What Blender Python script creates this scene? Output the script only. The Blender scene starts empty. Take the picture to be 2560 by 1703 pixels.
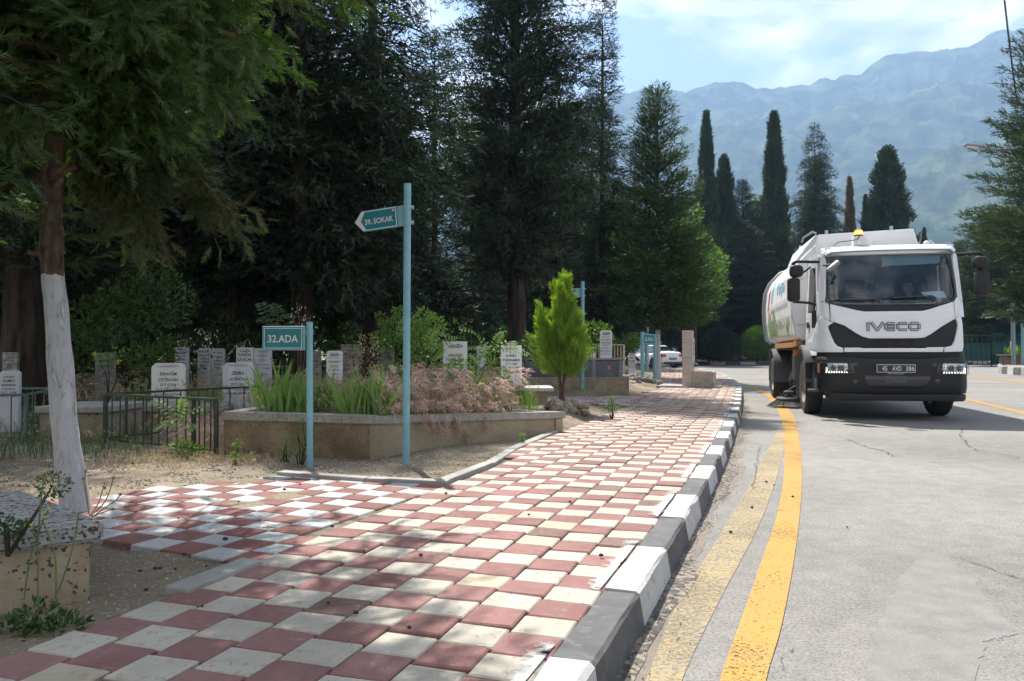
import bpy, bmesh, math, random
import numpy as np
from mathutils import Vector, Matrix, Euler

# ------------------------------------------------------------------ camera, sky, sun, exposure
scene = bpy.context.scene
col = scene.collection
F_PX, CX, CY, HOR, CAM_H = 1920.0, 1280.0, 851.5, 882.0, 1.05
PITCH = math.atan((HOR - CY) / F_PX)
cam_data = bpy.data.cameras.new("camera")
cam_data.sensor_width = 36.0
cam_data.lens = 36.0 * F_PX / 2560.0
cam_data.clip_start = 0.05
cam_data.clip_end = 20000.0
camera = bpy.data.objects.new("camera", cam_data)
col.objects.link(camera)
camera.location = (0, 0, CAM_H)
camera.rotation_euler = (math.radians(90) + PITCH, 0, 0)
scene.camera = camera

SUN_EL = math.radians(57.0)
SUN_AZ = math.radians(18.7)            # to the left of the view direction (+Y)
world = bpy.data.worlds.new("World")
scene.world = world
world.use_nodes = True
wn, wl = world.node_tree.nodes, world.node_tree.links
wn.clear()
w_out = wn.new("ShaderNodeOutputWorld")
w_bg = wn.new("ShaderNodeBackground")
w_sky = wn.new("ShaderNodeTexSky")
w_sky.sky_type = 'NISHITA'
w_sky.sun_disc = False
w_sky.sun_elevation = SUN_EL
w_sky.sun_rotation = -SUN_AZ
w_sky.air_density = 1.0
w_sky.dust_density = 0.6
w_sky.altitude = 100
w_bg.inputs[1].default_value = 0.056
w_tc = wn.new("ShaderNodeTexCoord")
w_map = wn.new("ShaderNodeMapping")
w_map.inputs['Scale'].default_value = (1.0, 1.0, 2.6)
w_map.inputs['Location'].default_value = (0.35, 0.1, 0.0)
w_n1 = wn.new("ShaderNodeTexNoise")
w_n1.inputs['Scale'].default_value = 4.2
w_n1.inputs['Detail'].default_value = 9
w_n1.inputs['Roughness'].default_value = 0.56
w_n1.inputs['Distortion'].default_value = 0.25
w_r1 = wn.new("ShaderNodeValToRGB")
w_r1.color_ramp.elements[0].position = 0.43
w_r1.color_ramp.elements[0].color = (0.05, 0.05, 0.05, 1)
w_r1.color_ramp.elements[1].position = 0.55
w_r1.color_ramp.elements[1].color = (0.95, 0.95, 0.95, 1)
w_n2 = wn.new("ShaderNodeTexNoise")
w_n2.inputs['Scale'].default_value = 5.5
w_n2.inputs['Detail'].default_value = 6
w_r2 = wn.new("ShaderNodeValToRGB")
w_r2.color_ramp.elements[0].position = 0.35
w_r2.color_ramp.elements[0].color = (5.0, 5.3, 6.0, 1)
w_r2.color_ramp.elements[1].position = 0.65
w_r2.color_ramp.elements[1].color = (14.0, 13.4, 12.8, 1)
w_mix = wn.new("ShaderNodeMix")
w_mix.data_type = 'RGBA'
wl.new(w_tc.outputs['Generated'], w_map.inputs[0])
wl.new(w_map.outputs[0], w_n1.inputs['Vector'])
wl.new(w_map.outputs[0], w_n2.inputs['Vector'])
wl.new(w_n1.outputs[0], w_r1.inputs[0])
wl.new(w_n2.outputs[0], w_r2.inputs[0])
wl.new(w_r1.outputs[0], w_mix.inputs[0])
wl.new(w_sky.outputs[0], w_mix.inputs[6])
wl.new(w_r2.outputs[0], w_mix.inputs[7])
wl.new(w_mix.outputs[2], w_bg.inputs[0])
wl.new(w_bg.outputs[0], w_out.inputs[0])

sun_data = bpy.data.lights.new("sun", 'SUN')
sun_data.energy = 5.0
sun_data.angle = math.radians(0.55)
sun_data.color = (1.0, 0.955, 0.88)
sun = bpy.data.objects.new("sun", sun_data)
col.objects.link(sun)
SUN_DIR = Vector((-math.sin(SUN_AZ) * math.cos(SUN_EL), math.cos(SUN_AZ) * math.cos(SUN_EL), math.sin(SUN_EL)))
sun.rotation_euler = SUN_DIR.to_track_quat('Z', 'Y').to_euler()
sun.location = (0, 0, 60)

scene.view_settings.view_transform = 'Standard'
scene.view_settings.look = 'None'
scene.view_settings.exposure = 1.32
scene.view_settings.gamma = 1.0
scene.view_settings.use_curve_mapping = False
scene.render.engine = 'CYCLES'
cy = scene.cycles
cy.use_denoising = True
try:
    cy.denoiser = 'OPENIMAGEDENOISE'
except Exception:
    pass
cy.max_bounces = 7
cy.diffuse_bounces = 3
cy.glossy_bounces = 3
cy.transmission_bounces = 5
cy.transparent_max_bounces = 12
cy.volume_bounces = 0
cy.use_adaptive_sampling = True
cy.adaptive_threshold = 0.02

random.seed(7)
RNG = np.random.default_rng(11)
PI = math.pi
TX = Matrix.Translation

# ------------------------------------------------------------------ placing by surveyed rays
def ray(px, py):
    x = (px - CX) / F_PX
    z = -(py - CY) / F_PX
    c, s = math.cos(PITCH), math.sin(PITCH)
    return Vector((x, c - z * s, s + z * c))

def G(px, py, z=0.0):
    """point of the horizontal plane z seen at a pixel of the 2560 wide photograph"""
    r = ray(px, py)
    t = (z - CAM_H) / r.z
    return Vector((r.x * t, r.y * t, z))

def AT(px, py, Y):
    """point at distance Y straight ahead seen at a pixel"""
    r = ray(px, py)
    t = Y / r.y
    return Vector((r.x * t, Y, CAM_H + r.z * t))

# ------------------------------------------------------------------ mesh building
class MB:
    def __init__(self):
        self.v, self.f, self.m = [], [], []
    def add(self, vs, fs, mi=0, M=None):
        o = len(self.v)
        for p in vs:
            p = Vector(p)
            if M is not None:
                p = M @ p
            self.v.append(tuple(p))
        for f in fs:
            self.f.append(tuple(o + i for i in f))
            self.m.append(mi)
        return self
    def box(self, c, s, mi=0, M=None, ch=0.0):
        x, y, z = c
        a, b, d = s[0] / 2, s[1] / 2, s[2] / 2
        if ch <= 0:
            vs = [(x + i * a, y + j * b, z + k * d) for k in (-1, 1) for j in (-1, 1) for i in (-1, 1)]
            fs = [(0, 2, 3, 1), (4, 5, 7, 6), (0, 1, 5, 4), (2, 6, 7, 3), (0, 4, 6, 2), (1, 3, 7, 5)]
            return self.add(vs, fs, mi, M)
        bm = bmesh.new()
        bmesh.ops.create_cube(bm, size=1)
        for v in bm.verts:
            v.co = Vector((x + v.co.x * s[0], y + v.co.y * s[1], z + v.co.z * s[2]))
        bmesh.ops.bevel(bm, geom=list(bm.edges), offset=ch, segments=2, profile=0.5, affect='EDGES')
        return self.bm(bm, mi, M)
    def bm(self, bm, mi=0, M=None):
        bm.verts.index_update()
        self.add([v.co for v in bm.verts], [[v.index for v in f.verts] for f in bm.faces], mi, M)
        bm.free()
        return self
    def tube(self, pts, r, n=8, mi=0, M=None, cap=True):
        pts = [Vector(p) for p in pts]
        k = len(pts)
        rs = r if hasattr(r, '__len__') else [r] * k
        vs, fs = [], []
        prev = None
        for i, p in enumerate(pts):
            t = (pts[min(i + 1, k - 1)] - pts[max(i - 1, 0)])
            if t.length < 1e-9:
                t = Vector((0, 0, 1))
            t.normalize()
            if prev is None:
                u = t.orthogonal().normalized()
            else:
                u = (prev - t * prev.dot(t))
                u = u.normalized() if u.length > 1e-6 else t.orthogonal().normalized()
            prev = u
            w = t.cross(u)
            for j in range(n):
                a = 2 * PI * j / n
                vs.append(p + (u * math.cos(a) + w * math.sin(a)) * rs[i])
        for i in range(k - 1):
            for j in range(n):
                fs.append((i * n + j, i * n + (j + 1) % n, (i + 1) * n + (j + 1) % n, (i + 1) * n + j))
        if cap:
            fs.append(tuple(range(n - 1, -1, -1)))
            fs.append(tuple((k - 1) * n + j for j in range(n)))
        return self.add(vs, fs, mi, M)
    def lathe(self, prof, n=20, mi=0, M=None, cap=True):
        """prof: list of (radius, z)"""
        vs, fs = [], []
        for r, z in prof:
            for j in range(n):
                a = 2 * PI * j / n
                vs.append((r * math.cos(a), r * math.sin(a), z))
        for i in range(len(prof) - 1):
            for j in range(n):
                fs.append((i * n + j, i * n + (j + 1) % n, (i + 1) * n + (j + 1) % n, (i + 1) * n + j))
        if cap:
            fs.append(tuple(range(n - 1, -1, -1)))
            fs.append(tuple((len(prof) - 1) * n + j for j in range(n)))
        return self.add(vs, fs, mi, M)
    def prism(self, poly, h0, h1, mi=0, M=None):
        n = len(poly)
        vs = [(x, y, h0) for x, y in poly] + [(x, y, h1) for x, y in poly]
        fs = [tuple(range(n - 1, -1, -1)), tuple(range(n, 2 * n))]
        for i in range(n):
            j = (i + 1) % n
            fs.append((i, j, n + j, n + i))
        return self.add(vs, fs, mi, M)
    def mesh(self, name, mats, smooth=False):
        me = bpy.data.meshes.new(name)
        me.from_pydata(self.v, [], self.f)
        for m in (mats if isinstance(mats, (list, tuple)) else [mats]):
            me.materials.append(m)
        me.polygons.foreach_set('material_index', self.m)
        if smooth:
            me.polygons.foreach_set('use_smooth', [True] * len(self.f))
            try:
                me.set_sharp_from_angle(angle=math.radians(38))
            except Exception:
                pass
        me.update()
        return me
    def build(self, name, mats, parent=None, smooth=False, loc=None, **tags):
        return obj(name, self.mesh(name, mats, smooth), parent, loc, **tags)

def fixn(me):
    bm = bmesh.new()
    bm.from_mesh(me)
    bmesh.ops.recalc_face_normals(bm, faces=bm.faces)
    bm.to_mesh(me)
    bm.free()
    return me

def obj(name, me, parent=None, loc=None, label=None, cat=None, group=None, kind=None, rot=None):
    o = bpy.data.objects.new(name, me)
    col.objects.link(o)
    if parent is not None:
        o.parent = parent
    if loc is not None:
        o.location = loc
    if rot is not None:
        o.rotation_euler = rot
    if label: o['label'] = label
    if cat: o['category'] = cat
    if group: o['group'] = group
    if kind: o['kind'] = kind
    return o

def thing(name, label, cat, loc=(0, 0, 0), rz=0.0, group=None):
    return obj(name, None, None, loc, label, cat, group, rot=(0, 0, rz))

def copy_tree(o, parent=None):
    c = o.copy()
    col.objects.link(c)
    c.parent = parent
    for ch in list(o.children):
        copy_tree(ch, c)
    return c

def np_mesh(name, V, Fc, mats, smooth=False, midx=None):
    """V (n,3) float, Fc (m,k) int -> mesh, fast"""
    me = bpy.data.meshes.new(name)
    V = np.ascontiguousarray(V, dtype=np.float32)
    Fc = np.ascontiguousarray(Fc, dtype=np.int32)
    me.vertices.add(len(V))
    me.vertices.foreach_set('co', V.ravel())
    m, k = Fc.shape
    me.loops.add(m * k)
    me.loops.foreach_set('vertex_index', Fc.ravel())
    me.polygons.add(m)
    me.polygons.foreach_set('loop_start', np.arange(0, m * k, k, dtype=np.int32))
    me.polygons.foreach_set('loop_total', np.full(m, k, dtype=np.int32))
    for mm in (mats if isinstance(mats, (list, tuple)) else [mats]):
        me.materials.append(mm)
    if midx is not None:
        me.polygons.foreach_set('material_index', np.ascontiguousarray(midx, dtype=np.int32))
    if smooth:
        me.polygons.foreach_set('use_smooth', np.ones(m, dtype=bool))
    me.update()
    me.validate()
    return me

def frames(d, roll=None):
    """d (n,3) unit axis -> (n,3,3) with columns side, normal, axis"""
    n = len(d)
    r = RNG.normal(size=(n, 3)) if roll is None else roll
    s = np.cross(d, r)
    s /= np.linalg.norm(s, axis=1, keepdims=True) + 1e-9
    t = np.cross(d, s)
    return np.stack([s, t, d], axis=2)

def scatter(tv, tf, P, D, S, roll=None):
    """copy template verts tv (k,3; axis = +z) and tris tf to points P, axes D, sizes S"""
    P, D = np.asarray(P, float), np.asarray(D, float)
    D = D / (np.linalg.norm(D, axis=1, keepdims=True) + 1e-9)
    R = frames(D, roll)
    S = np.asarray(S, float)
    if S.ndim == 1:
        S = np.repeat(S[:, None], 3, axis=1)
    loc = tv[None, :, :] * S[:, None, :]
    V = np.einsum('nij,nkj->nki', R, loc) + P[:, None, :]
    k = len(tv)
    Fc = tf[None, :, :] + (np.arange(len(P)) * k)[:, None, None]
    return V.reshape(-1, 3), Fc.reshape(-1, tf.shape[1])

# ------------------------------------------------------------------ materials
_mc = {}
def nt(name):
    m = bpy.data.materials.new(name)
    m.use_nodes = True
    return m, m.node_tree.nodes, m.node_tree.links

def N(nodes, t, **kw):
    n = nodes.new(t)
    for k, v in kw.items():
        if k in n.inputs.keys():
            n.inputs[k].default_value = v
        else:
            setattr(n, k, v)
    return n

def c4(c):
    return (c[0], c[1], c[2], 1.0)

def mat(name, c1, c2=None, rough=0.75, scale=6.0, detail=6, bump=0.15, bscale=None, metallic=0.0,
        lo=0.35, hi=0.65, spec=0.4, island=0.0, objrand=0.0, c3=None, s3=40.0, t3=(0.62, 0.66), coord='Object', stretch=None, coat=0.0):
    """two-tone noise material with fine relief; optional third colour in specks"""
    m, n, l = nt(name)
    b = n['Principled BSDF']
    b.inputs['Roughness'].default_value = rough
    b.inputs['Metallic'].default_value = metallic
    b.inputs['Specular IOR Level'].default_value = spec
    b.inputs['Coat Weight'].default_value = coat
    tc = n.new('ShaderNodeTexCoord')
    vec = n.new('ShaderNodeNewGeometry').outputs['Position'] if coord == 'World' else tc.outputs[coord]
    if stretch:
        mp = N(n, 'ShaderNodeMapping')
        mp.inputs['Scale'].default_value = stretch
        l.new(vec, mp.inputs[0])
        vec = mp.outputs[0]
    nz = N(n, 'ShaderNodeTexNoise', Scale=scale, Detail=detail, Roughness=0.6)
    l.new(vec, nz.inputs['Vector'])
    rp = n.new('ShaderNodeValToRGB')
    rp.color_ramp.elements[0].position = lo
    rp.color_ramp.elements[1].position = hi
    rp.color_ramp.elements[0].color = c4(c1)
    rp.color_ramp.elements[1].color = c4(c2 or c1)
    l.new(nz.outputs[0], rp.inputs[0])
    colr = rp.outputs[0]
    if c3 is not None:
        n3 = N(n, 'ShaderNodeTexNoise', Scale=s3, Detail=3, Roughness=0.5)
        l.new(vec, n3.inputs['Vector'])
        r3 = n.new('ShaderNodeValToRGB')
        r3.color_ramp.elements[0].position, r3.color_ramp.elements[1].position = t3
        mx = N(n, 'ShaderNodeMix', data_type='RGBA')
        l.new(n3.outputs[0], r3.inputs[0])
        l.new(r3.outputs[0], mx.inputs[0])
        l.new(colr, mx.inputs[6])
        mx.inputs[7].default_value = c4(c3)
        colr = mx.outputs[2]
    if island or objrand:
        hs = n.new('ShaderNodeHueSaturation')
        g = n.new('ShaderNodeNewGeometry')
        oi = n.new('ShaderNodeObjectInfo')
        ad = N(n, 'ShaderNodeMath', operation='ADD')
        fr = N(n, 'ShaderNodeMath', operation='FRACT')
        l.new(g.outputs['Random Per Island'], ad.inputs[0])
        l.new(oi.outputs['Random'], ad.inputs[1])
        l.new(ad.outputs[0], fr.inputs[0])
        amp = max(island, objrand)
        mr = n.new('ShaderNodeMapRange')
        mr.inputs['To Min'].default_value = 1 - amp
        mr.inputs['To Max'].default_value = 1 + amp
        l.new(fr.outputs[0], mr.inputs[0])
        l.new(mr.outputs[0], hs.inputs['Value'])
        l.new(colr, hs.inputs['Color'])
        colr = hs.outputs[0]
    l.new(colr, b.inputs['Base Color'])
    if bump:
        nb = N(n, 'ShaderNodeTexNoise', Scale=bscale or scale * 5, Detail=5, Roughness=0.65)
        l.new(vec, nb.inputs['Vector'])
        bp = N(n, 'ShaderNodeBump', Strength=bump)
        bp.inputs['Distance'].default_value = 0.01
        l.new(nb.outputs[0], bp.inputs['Height'])
        l.new(bp.outputs[0], b.inputs['Normal'])
    return m

def leafmat(name, c1, c2, trans=0.45, rough=0.55, amp=0.25, nscale=1.3, gloss=0.06, tint=(1.15, 1.25, 0.5)):
    m, n, l = nt(name)
    out = n['Material Output']
    n.remove(n['Principled BSDF'])
    tc = n.new('ShaderNodeTexCoord')
    nz = N(n, 'ShaderNodeTexNoise', Scale=nscale, Detail=3)
    l.new(tc.outputs['Object'], nz.inputs['Vector'])
    g = n.new('ShaderNodeNewGeometry')
    ma = N(n, 'ShaderNodeMath', operation='MULTIPLY_ADD')
    ma.inputs[1].default_value = 0.5
    l.new(g.outputs['Random Per Island'], ma.inputs[0])
    l.new(nz.outputs[0], ma.inputs[2])
    rp = n.new('ShaderNodeValToRGB')
    rp.color_ramp.elements[0].position = 0.45
    rp.color_ramp.elements[1].position = 1.0
    rp.color_ramp.elements[0].color = c4(c1)
    rp.color_ramp.elements[1].color = c4(c2)
    l.new(ma.outputs[0], rp.inputs[0])
    d = N(n, 'ShaderNodeBsdfDiffuse')
    t = N(n, 'ShaderNodeBsdfTranslucent')
    gl = N(n, 'ShaderNodeBsdfGlossy', Roughness=rough)
    gl.inputs['Color'].default_value = (0.6, 0.65, 0.6, 1)
    br = N(n, 'ShaderNodeMix', data_type='RGBA', blend_type='MULTIPLY')
    br.inputs[0].default_value = 1.0
    br.inputs[7].default_value = c4(tint)
    l.new(rp.outputs[0], br.inputs[6])
    l.new(rp.outputs[0], d.inputs[0])
    l.new(br.outputs[2], t.inputs[0])
    m1 = n.new('ShaderNodeMixShader')
    m1.inputs[0].default_value = trans
    l.new(d.outputs[0], m1.inputs[1])
    l.new(t.outputs[0], m1.inputs[2])
    m2 = n.new('ShaderNodeMixShader')
    m2.inputs[0].default_value = gloss
    l.new(m1.outputs[0], m2.inputs[1])
    l.new(gl.outputs[0], m2.inputs[2])
    l.new(m2.outputs[0], out.inputs[0])
    return m

def plain(name, c, rough=0.5, metallic=0.0, spec=0.5, emit=None, es=1.0, coat=0.0, var=0.06):
    m, n, l = nt(name)
    b = n['Principled BSDF']
    b.inputs['Roughness'].default_value = rough
    b.inputs['Metallic'].default_value = metallic
    b.inputs['Specular IOR Level'].default_value = spec
    b.inputs['Coat Weight'].default_value = coat
    tc = n.new('ShaderNodeTexCoord')
    nz = N(n, 'ShaderNodeTexNoise', Scale=3.0, Detail=4)
    l.new(tc.outputs['Object'], nz.inputs['Vector'])
    rp = n.new('ShaderNodeValToRGB')
    rp.color_ramp.elements[0].color = c4([x * (1 - var) for x in c])
    rp.color_ramp.elements[1].color = c4([min(1, x * (1 + var)) for x in c])
    l.new(nz.outputs[0], rp.inputs[0])
    l.new(rp.outputs[0], b.inputs['Base Color'])
    if emit:
        b.inputs['Emission Color'].default_value = c4(emit)
        b.inputs['Emission Strength'].default_value = es
    return m

def glassmat(name, tint=(0.6, 0.7, 0.75), refl=0.12, rough=0.02):
    m, n, l = nt(name)
    out = n['Material Output']
    n.remove(n['Principled BSDF'])
    t = N(n, 'ShaderNodeBsdfTransparent')
    t.inputs[0].default_value = c4(tint)
    g = N(n, 'ShaderNodeBsdfGlossy', Roughness=rough)
    fr = N(n, 'ShaderNodeLayerWeight', Blend=0.35)
    mr = n.new('ShaderNodeMapRange')
    mr.inputs['To Min'].default_value = refl
    mr.inputs['To Max'].default_value = 0.55
    l.new(fr.outputs['Fresnel'], mr.inputs[0])
    mx = n.new('ShaderNodeMixShader')
    l.new(mr.outputs[0], mx.inputs[0])
    l.new(t.outputs[0], mx.inputs[1])
    l.new(g.outputs[0], mx.inputs[2])
    l.new(mx.outputs[0], out.inputs[0])
    return m

# ------------------------------------------------------------------ lettering
_fonts = {}
def text_mesh(body, w, h, material, bold=0.0, depth=0.0015, squash=True):
    cu = bpy.data.curves.new('lettering', 'FONT')
    cu.body = body
    cu.size = 1.0
    cu.align_x = 'CENTER'
    cu.align_y = 'CENTER'
    cu.offset = bold * 0.45
    cu.resolution_u = 3
    o = bpy.data.objects.new('lettering', cu)
    col.objects.link(o)
    dg = bpy.context.evaluated_depsgraph_get()
    me = bpy.data.meshes.new_from_object(o.evaluated_get(dg))
    bpy.data.objects.remove(o)
    bpy.data.curves.remove(cu)
    if len(me.vertices) == 0:
        return me
    co = np.empty(len(me.vertices) * 3, dtype=np.float32)
    me.vertices.foreach_get('co', co)
    co = co.reshape(-1, 3)
    mn, mx = co.min(0), co.max(0)
    c = (mn + mx) / 2
    sz = np.maximum(mx - mn, 1e-6)
    sx, sy = w / sz[0], h / sz[1]
    if not squash:
        sx = sy = min(sx, sy)
    co = (co - c) * np.array([sx, sy, 1.0])
    # stand the letters up: x right, z up, facing -y
    out = np.stack([co[:, 0], -co[:, 2] - 0.0, co[:, 1]], axis=1).astype(np.float32)
    me.vertices.foreach_set('co', out.ravel())
    me.materials.clear()
    me.materials.append(material)
    me.update()
    return me

def lettering(body, w, h, material, parent, loc, bold=0.0, rot=None, squash=True, name='lettering'):
    return obj(name, text_mesh(body, w, h, material, bold, squash=squash), parent, loc, rot=rot)
# ================================================================== SETTING
WA = Vector((-0.294, 2.314))
WD = Vector((0.3405, 0.9402)); WD.normalize()
WN = Vector((WD.y, -WD.x))
TILE = 0.1755
ZW = 0.13
def interp(x, xs, ys):
    return float(np.interp(x, xs, ys))
KS = [-3.0, 0.5, 1.5, 3.4, 5.3, 8.1, 11.4, 15.8, 21.5, 29.5, 37.5, 44.0]
KU = [0.36, 0.385, 0.39, 0.37, 0.34, 0.25, 0.14, -0.09, -0.42, -1.38, -2.58, -3.9]
def smooth_interp(s):
    h = 0.8
    return sum(interp(s + d, KS, KU) for d in (-2 * h, -h, 0, h, 2 * h)) / 5
def KUs(s): return smooth_interp(s)
def WSU(s, u): return WA + WD * s + WN * u
def SU(x, y):
    v = Vector((x, y)) - WA
    return v.dot(WD), v.dot(WN)
# left edge of the pavement relative to its kerb line
LS = [-3, 3.9, 4.0, 6.6, 9, 10.8, 13, 14.2, 16.0, 20.0, 22, 44]
LW = [1.58, 1.58, 1.68, 1.76, 1.84, 1.78, 1.80, 1.75, 2.1, 1.9, 2.6, 3.0]
def walk_left(s): return KUs(s) - interp(s, LS, LW)
KERB_W = 0.135
# kerb line in the world, then turning left behind the fountain
kerb_in = [WSU(s, KUs(s)) for s in np.arange(-3.0, 42.01, 0.25)]
TURN = [(11.0, 43.5), (10.6, 45.2), (9.6, 46.8), (7.6, 48.4), (4.5, 50.2), (0, 52), (-8, 54.5), (-20, 57), (-45, 60)]
kerb_line = [tuple(p) for p in kerb_in] + TURN

# ---- materials of the ground
m_dirt = mat('dirt', (0.125, 0.098, 0.068), (0.245, 0.205, 0.15), rough=0.95, scale=1.3, detail=9, bump=0.8, bscale=38, spec=0.1,
             c3=(0.33, 0.30, 0.255), s3=60, t3=(0.58, 0.68))
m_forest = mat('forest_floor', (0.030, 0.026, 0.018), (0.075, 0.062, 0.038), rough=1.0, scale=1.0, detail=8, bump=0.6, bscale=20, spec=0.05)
m_sand = mat('sand', (0.22, 0.19, 0.145), (0.31, 0.27, 0.21), rough=0.95, scale=9, detail=8, bump=0.5, bscale=160, spec=0.1,
             c3=(0.55, 0.52, 0.47), s3=220, t3=(0.58, 0.64))

def asphalt_material():
    m, n, l = nt('asphalt')
    b = n['Principled BSDF']
    b.inputs['Roughness'].default_value = 0.82
    b.inputs['Specular IOR Level'].default_value = 0.25
    tc = n.new('ShaderNodeTexCoord')
    V = tc.outputs['Object']
    big = N(n, 'ShaderNodeTexNoise', Scale=0.45, Detail=6, Roughness=0.6, Distortion=0.4)
    fine = N(n, 'ShaderNodeTexNoise', Scale=75.0, Detail=4, Roughness=0.75)
    mid = N(n, 'ShaderNodeTexNoise', Scale=7.0, Detail=6, Roughness=0.65)
    for q in (big, fine, mid): l.new(V, q.inputs['Vector'])
    r1 = n.new('ShaderNodeValToRGB')
    r1.color_ramp.elements[0].position = 0.36; r1.color_ramp.elements[0].color = (0.160, 0.153, 0.145, 1)
    r1.color_ramp.elements[1].position = 0.66; r1.color_ramp.elements[1].color = (0.222, 0.213, 0.200, 1)
    l.new(big.outputs[0], r1.inputs[0])
    r2 = n.new('ShaderNodeValToRGB')
    r2.color_ramp.elements[0].position = 0.33; r2.color_ramp.elements[0].color = (0.40, 0.40, 0.40, 1)
    r2.color_ramp.elements[1].position = 0.62; r2.color_ramp.elements[1].color = (1.28, 1.27, 1.24, 1)
    e = r2.color_ramp.elements.new(0.46); e.color = (0.98, 0.98, 0.98, 1)
    l.new(fine.outputs[0], r2.inputs[0])
    mu = N(n, 'ShaderNodeMix', data_type='RGBA', blend_type='MULTIPLY'); mu.inputs[0].default_value = 1
    l.new(r1.outputs[0], mu.inputs[6]); l.new(r2.outputs[0], mu.inputs[7])
    r3 = n.new('ShaderNodeValToRGB')
    r3.color_ramp.elements[0].position = 0.35; r3.color_ramp.elements[0].color = (0.86, 0.86, 0.87, 1)
    r3.color_ramp.elements[1].position = 0.65; r3.color_ramp.elements[1].color = (1.10, 1.09, 1.07, 1)
    l.new(mid.outputs[0], r3.inputs[0])
    mu2 = N(n, 'ShaderNodeMix', data_type='RGBA', blend_type='MULTIPLY'); mu2.inputs[0].default_value = 1
    l.new(mu.outputs[2], mu2.inputs[6]); l.new(r3.outputs[0], mu2.inputs[7])
    # pale aggregate grains
    vo = N(n, 'ShaderNodeTexVoronoi', Scale=85.0)
    l.new(V, vo.inputs['Vector'])
    r4 = n.new('ShaderNodeValToRGB')
    r4.color_ramp.elements[0].position = 0.10; r4.color_ramp.elements[0].color = (1, 1, 1, 1)
    r4.color_ramp.elements[1].position = 0.20; r4.color_ramp.elements[1].color = (0, 0, 0, 1)
    l.new(vo.outputs['Distance'], r4.inputs[0])
    sel = N(n, 'ShaderNodeMath', operation='GREATER_THAN'); sel.inputs[1].default_value = 0.62
    sep = n.new('ShaderNodeSeparateColor')
    l.new(vo.outputs['Color'], sep.inputs[0]); l.new(sep.outputs[0], sel.inputs[0])
    mm = N(n, 'ShaderNodeMath', operation='MULTIPLY')
    l.new(r4.outputs[0], mm.inputs[0]); l.new(sel.outputs[0], mm.inputs[1])
    mx = N(n, 'ShaderNodeMix', data_type='RGBA')
    l.new(mm.outputs[0], mx.inputs[0]); l.new(mu2.outputs[2], mx.inputs[6]); mx.inputs[7].default_value = (0.42, 0.41, 0.39, 1)
    l.new(mx.outputs[2], b.inputs['Base Color'])
    bp = N(n, 'ShaderNodeBump', Strength=0.45); bp.inputs['Distance'].default_value = 0.006
    l.new(fine.outputs[0], bp.inputs['Height']); l.new(bp.outputs[0], b.inputs['Normal'])
    return m
m_asphalt = asphalt_material()

# ---- one ground sheet reaching the foot of the mountains
def dist_walk(x, y):
    s, u = SU(x, y)
    return walk_left(min(max(s, -3), 42)) - u      # metres left of the pavement
MOUND = Vector((0.80, 11.75))
def zland(x, y):
    s, u = SU(x, y)
    d = dist_walk(x, y)
    if d < 0: return 0.0
    k = min(1, d / 2.5)
    if 11.0 < s < 14.3 and d < 3.4: return 0.115
    z = 0.105 + max(0, min(0.022 * (y - 7.2), 0.42)) * k * k * (3 - 2 * k)
    z += 0.17 * math.exp(-((x - MOUND.x) ** 2 / 0.55 + (y - MOUND.y) ** 2 / 1.6)) * min(1, d / 0.5)
    z += 0.10 * math.exp(-((x - 0.42) ** 2 / 0.25 + (y - 9.9) ** 2 / 0.5)) * min(1, d / 0.35)
    z += 0.16 * math.exp(-((x - 3.5) ** 2 / 0.5 + (y - 23.5) ** 2 / 4)) * min(1, d / 0.35)
    z += (0.012 * math.sin(3.1 * x + 1.3 * y) + 0.009 * math.sin(7.3 * x - 5.1 * y) + 0.006 * math.sin(15 * x + 11 * y)) * min(1, d / 0.5)
    return z
mb = MB()
mb.add([(-3900, -60, -0.06), (3900, -60, -0.06), (3900, 2690, -0.06), (-3900, 2690, -0.06)], [(0, 1, 2, 3)])
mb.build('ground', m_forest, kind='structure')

def land_grid(name, xs_fn, ys, material, step_u):
    V, Fc = [], []
    rows = []
    for y in ys:
        pass
def strip_land():
    """dirt verge left of the pavement, laid in (distance, along) cells"""
    ds = [0.0, 0.06, 0.13, 0.2, 0.3, 0.4, 0.5, 0.62, 0.75, 0.9, 1.05, 1.2, 1.4, 1.6, 1.85, 2.1, 2.4, 2.8, 3.2, 3.7, 4.3, 5, 6, 7.2, 9, 12, 17, 25, 40, 70]
    ss = [-3 + 0.15 * i for i in range(0, 100)] + [12 + 0.3 * i for i in range(0, 46)] + [26 + i for i in range(0, 19)]
    V = []
    for s in ss:
        for d in ds:
            p = WSU(s, walk_left(s) + 0.02 - d)
            V.append((p.x, p.y, zland(p.x, p.y) if d > 0 else 0.10))
    nd = len(ds)
    Fc = [(i * nd + j + 1, i * nd + j, (i + 1) * nd + j, (i + 1) * nd + j + 1) for i in range(len(ss) - 1) for j in range(nd - 1)]
    me = np_mesh('verge', np.array(V), np.array(Fc), [m_dirt], smooth=True)
    return obj('verge', me, kind='structure')
strip_land()
# darker needle litter floor under the grove, further back
V, Fc = [], []
xs = np.linspace(-60, 9, 70); ys = np.linspace(9.5, 49, 60)
for y in ys:
    for x in xs:
        d = dist_walk(x, y)
        z = zland(x, y) + 0.03 * min(1, max(0, (y - 12) / 3)) if d > 0.8 else -0.3
        if d < 2.2 + 1.2 * math.sin(y * 0.8) or (y < 13 and x > -2.4): z = -0.3
        V.append((x, y, z))
nx = len(xs)
for j in range(len(ys) - 1):
    for i in range(nx - 1):
        q = [j * nx + i, j * nx + i + 1, (j + 1) * nx + i + 1, (j + 1) * nx + i]
        if min(V[k][2] for k in q) > -0.2: Fc.append(q)
obj('forest_floor', np_mesh('forest_floor', np.array(V), np.array(Fc), [m_forest], smooth=True), kind='structure')

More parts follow.
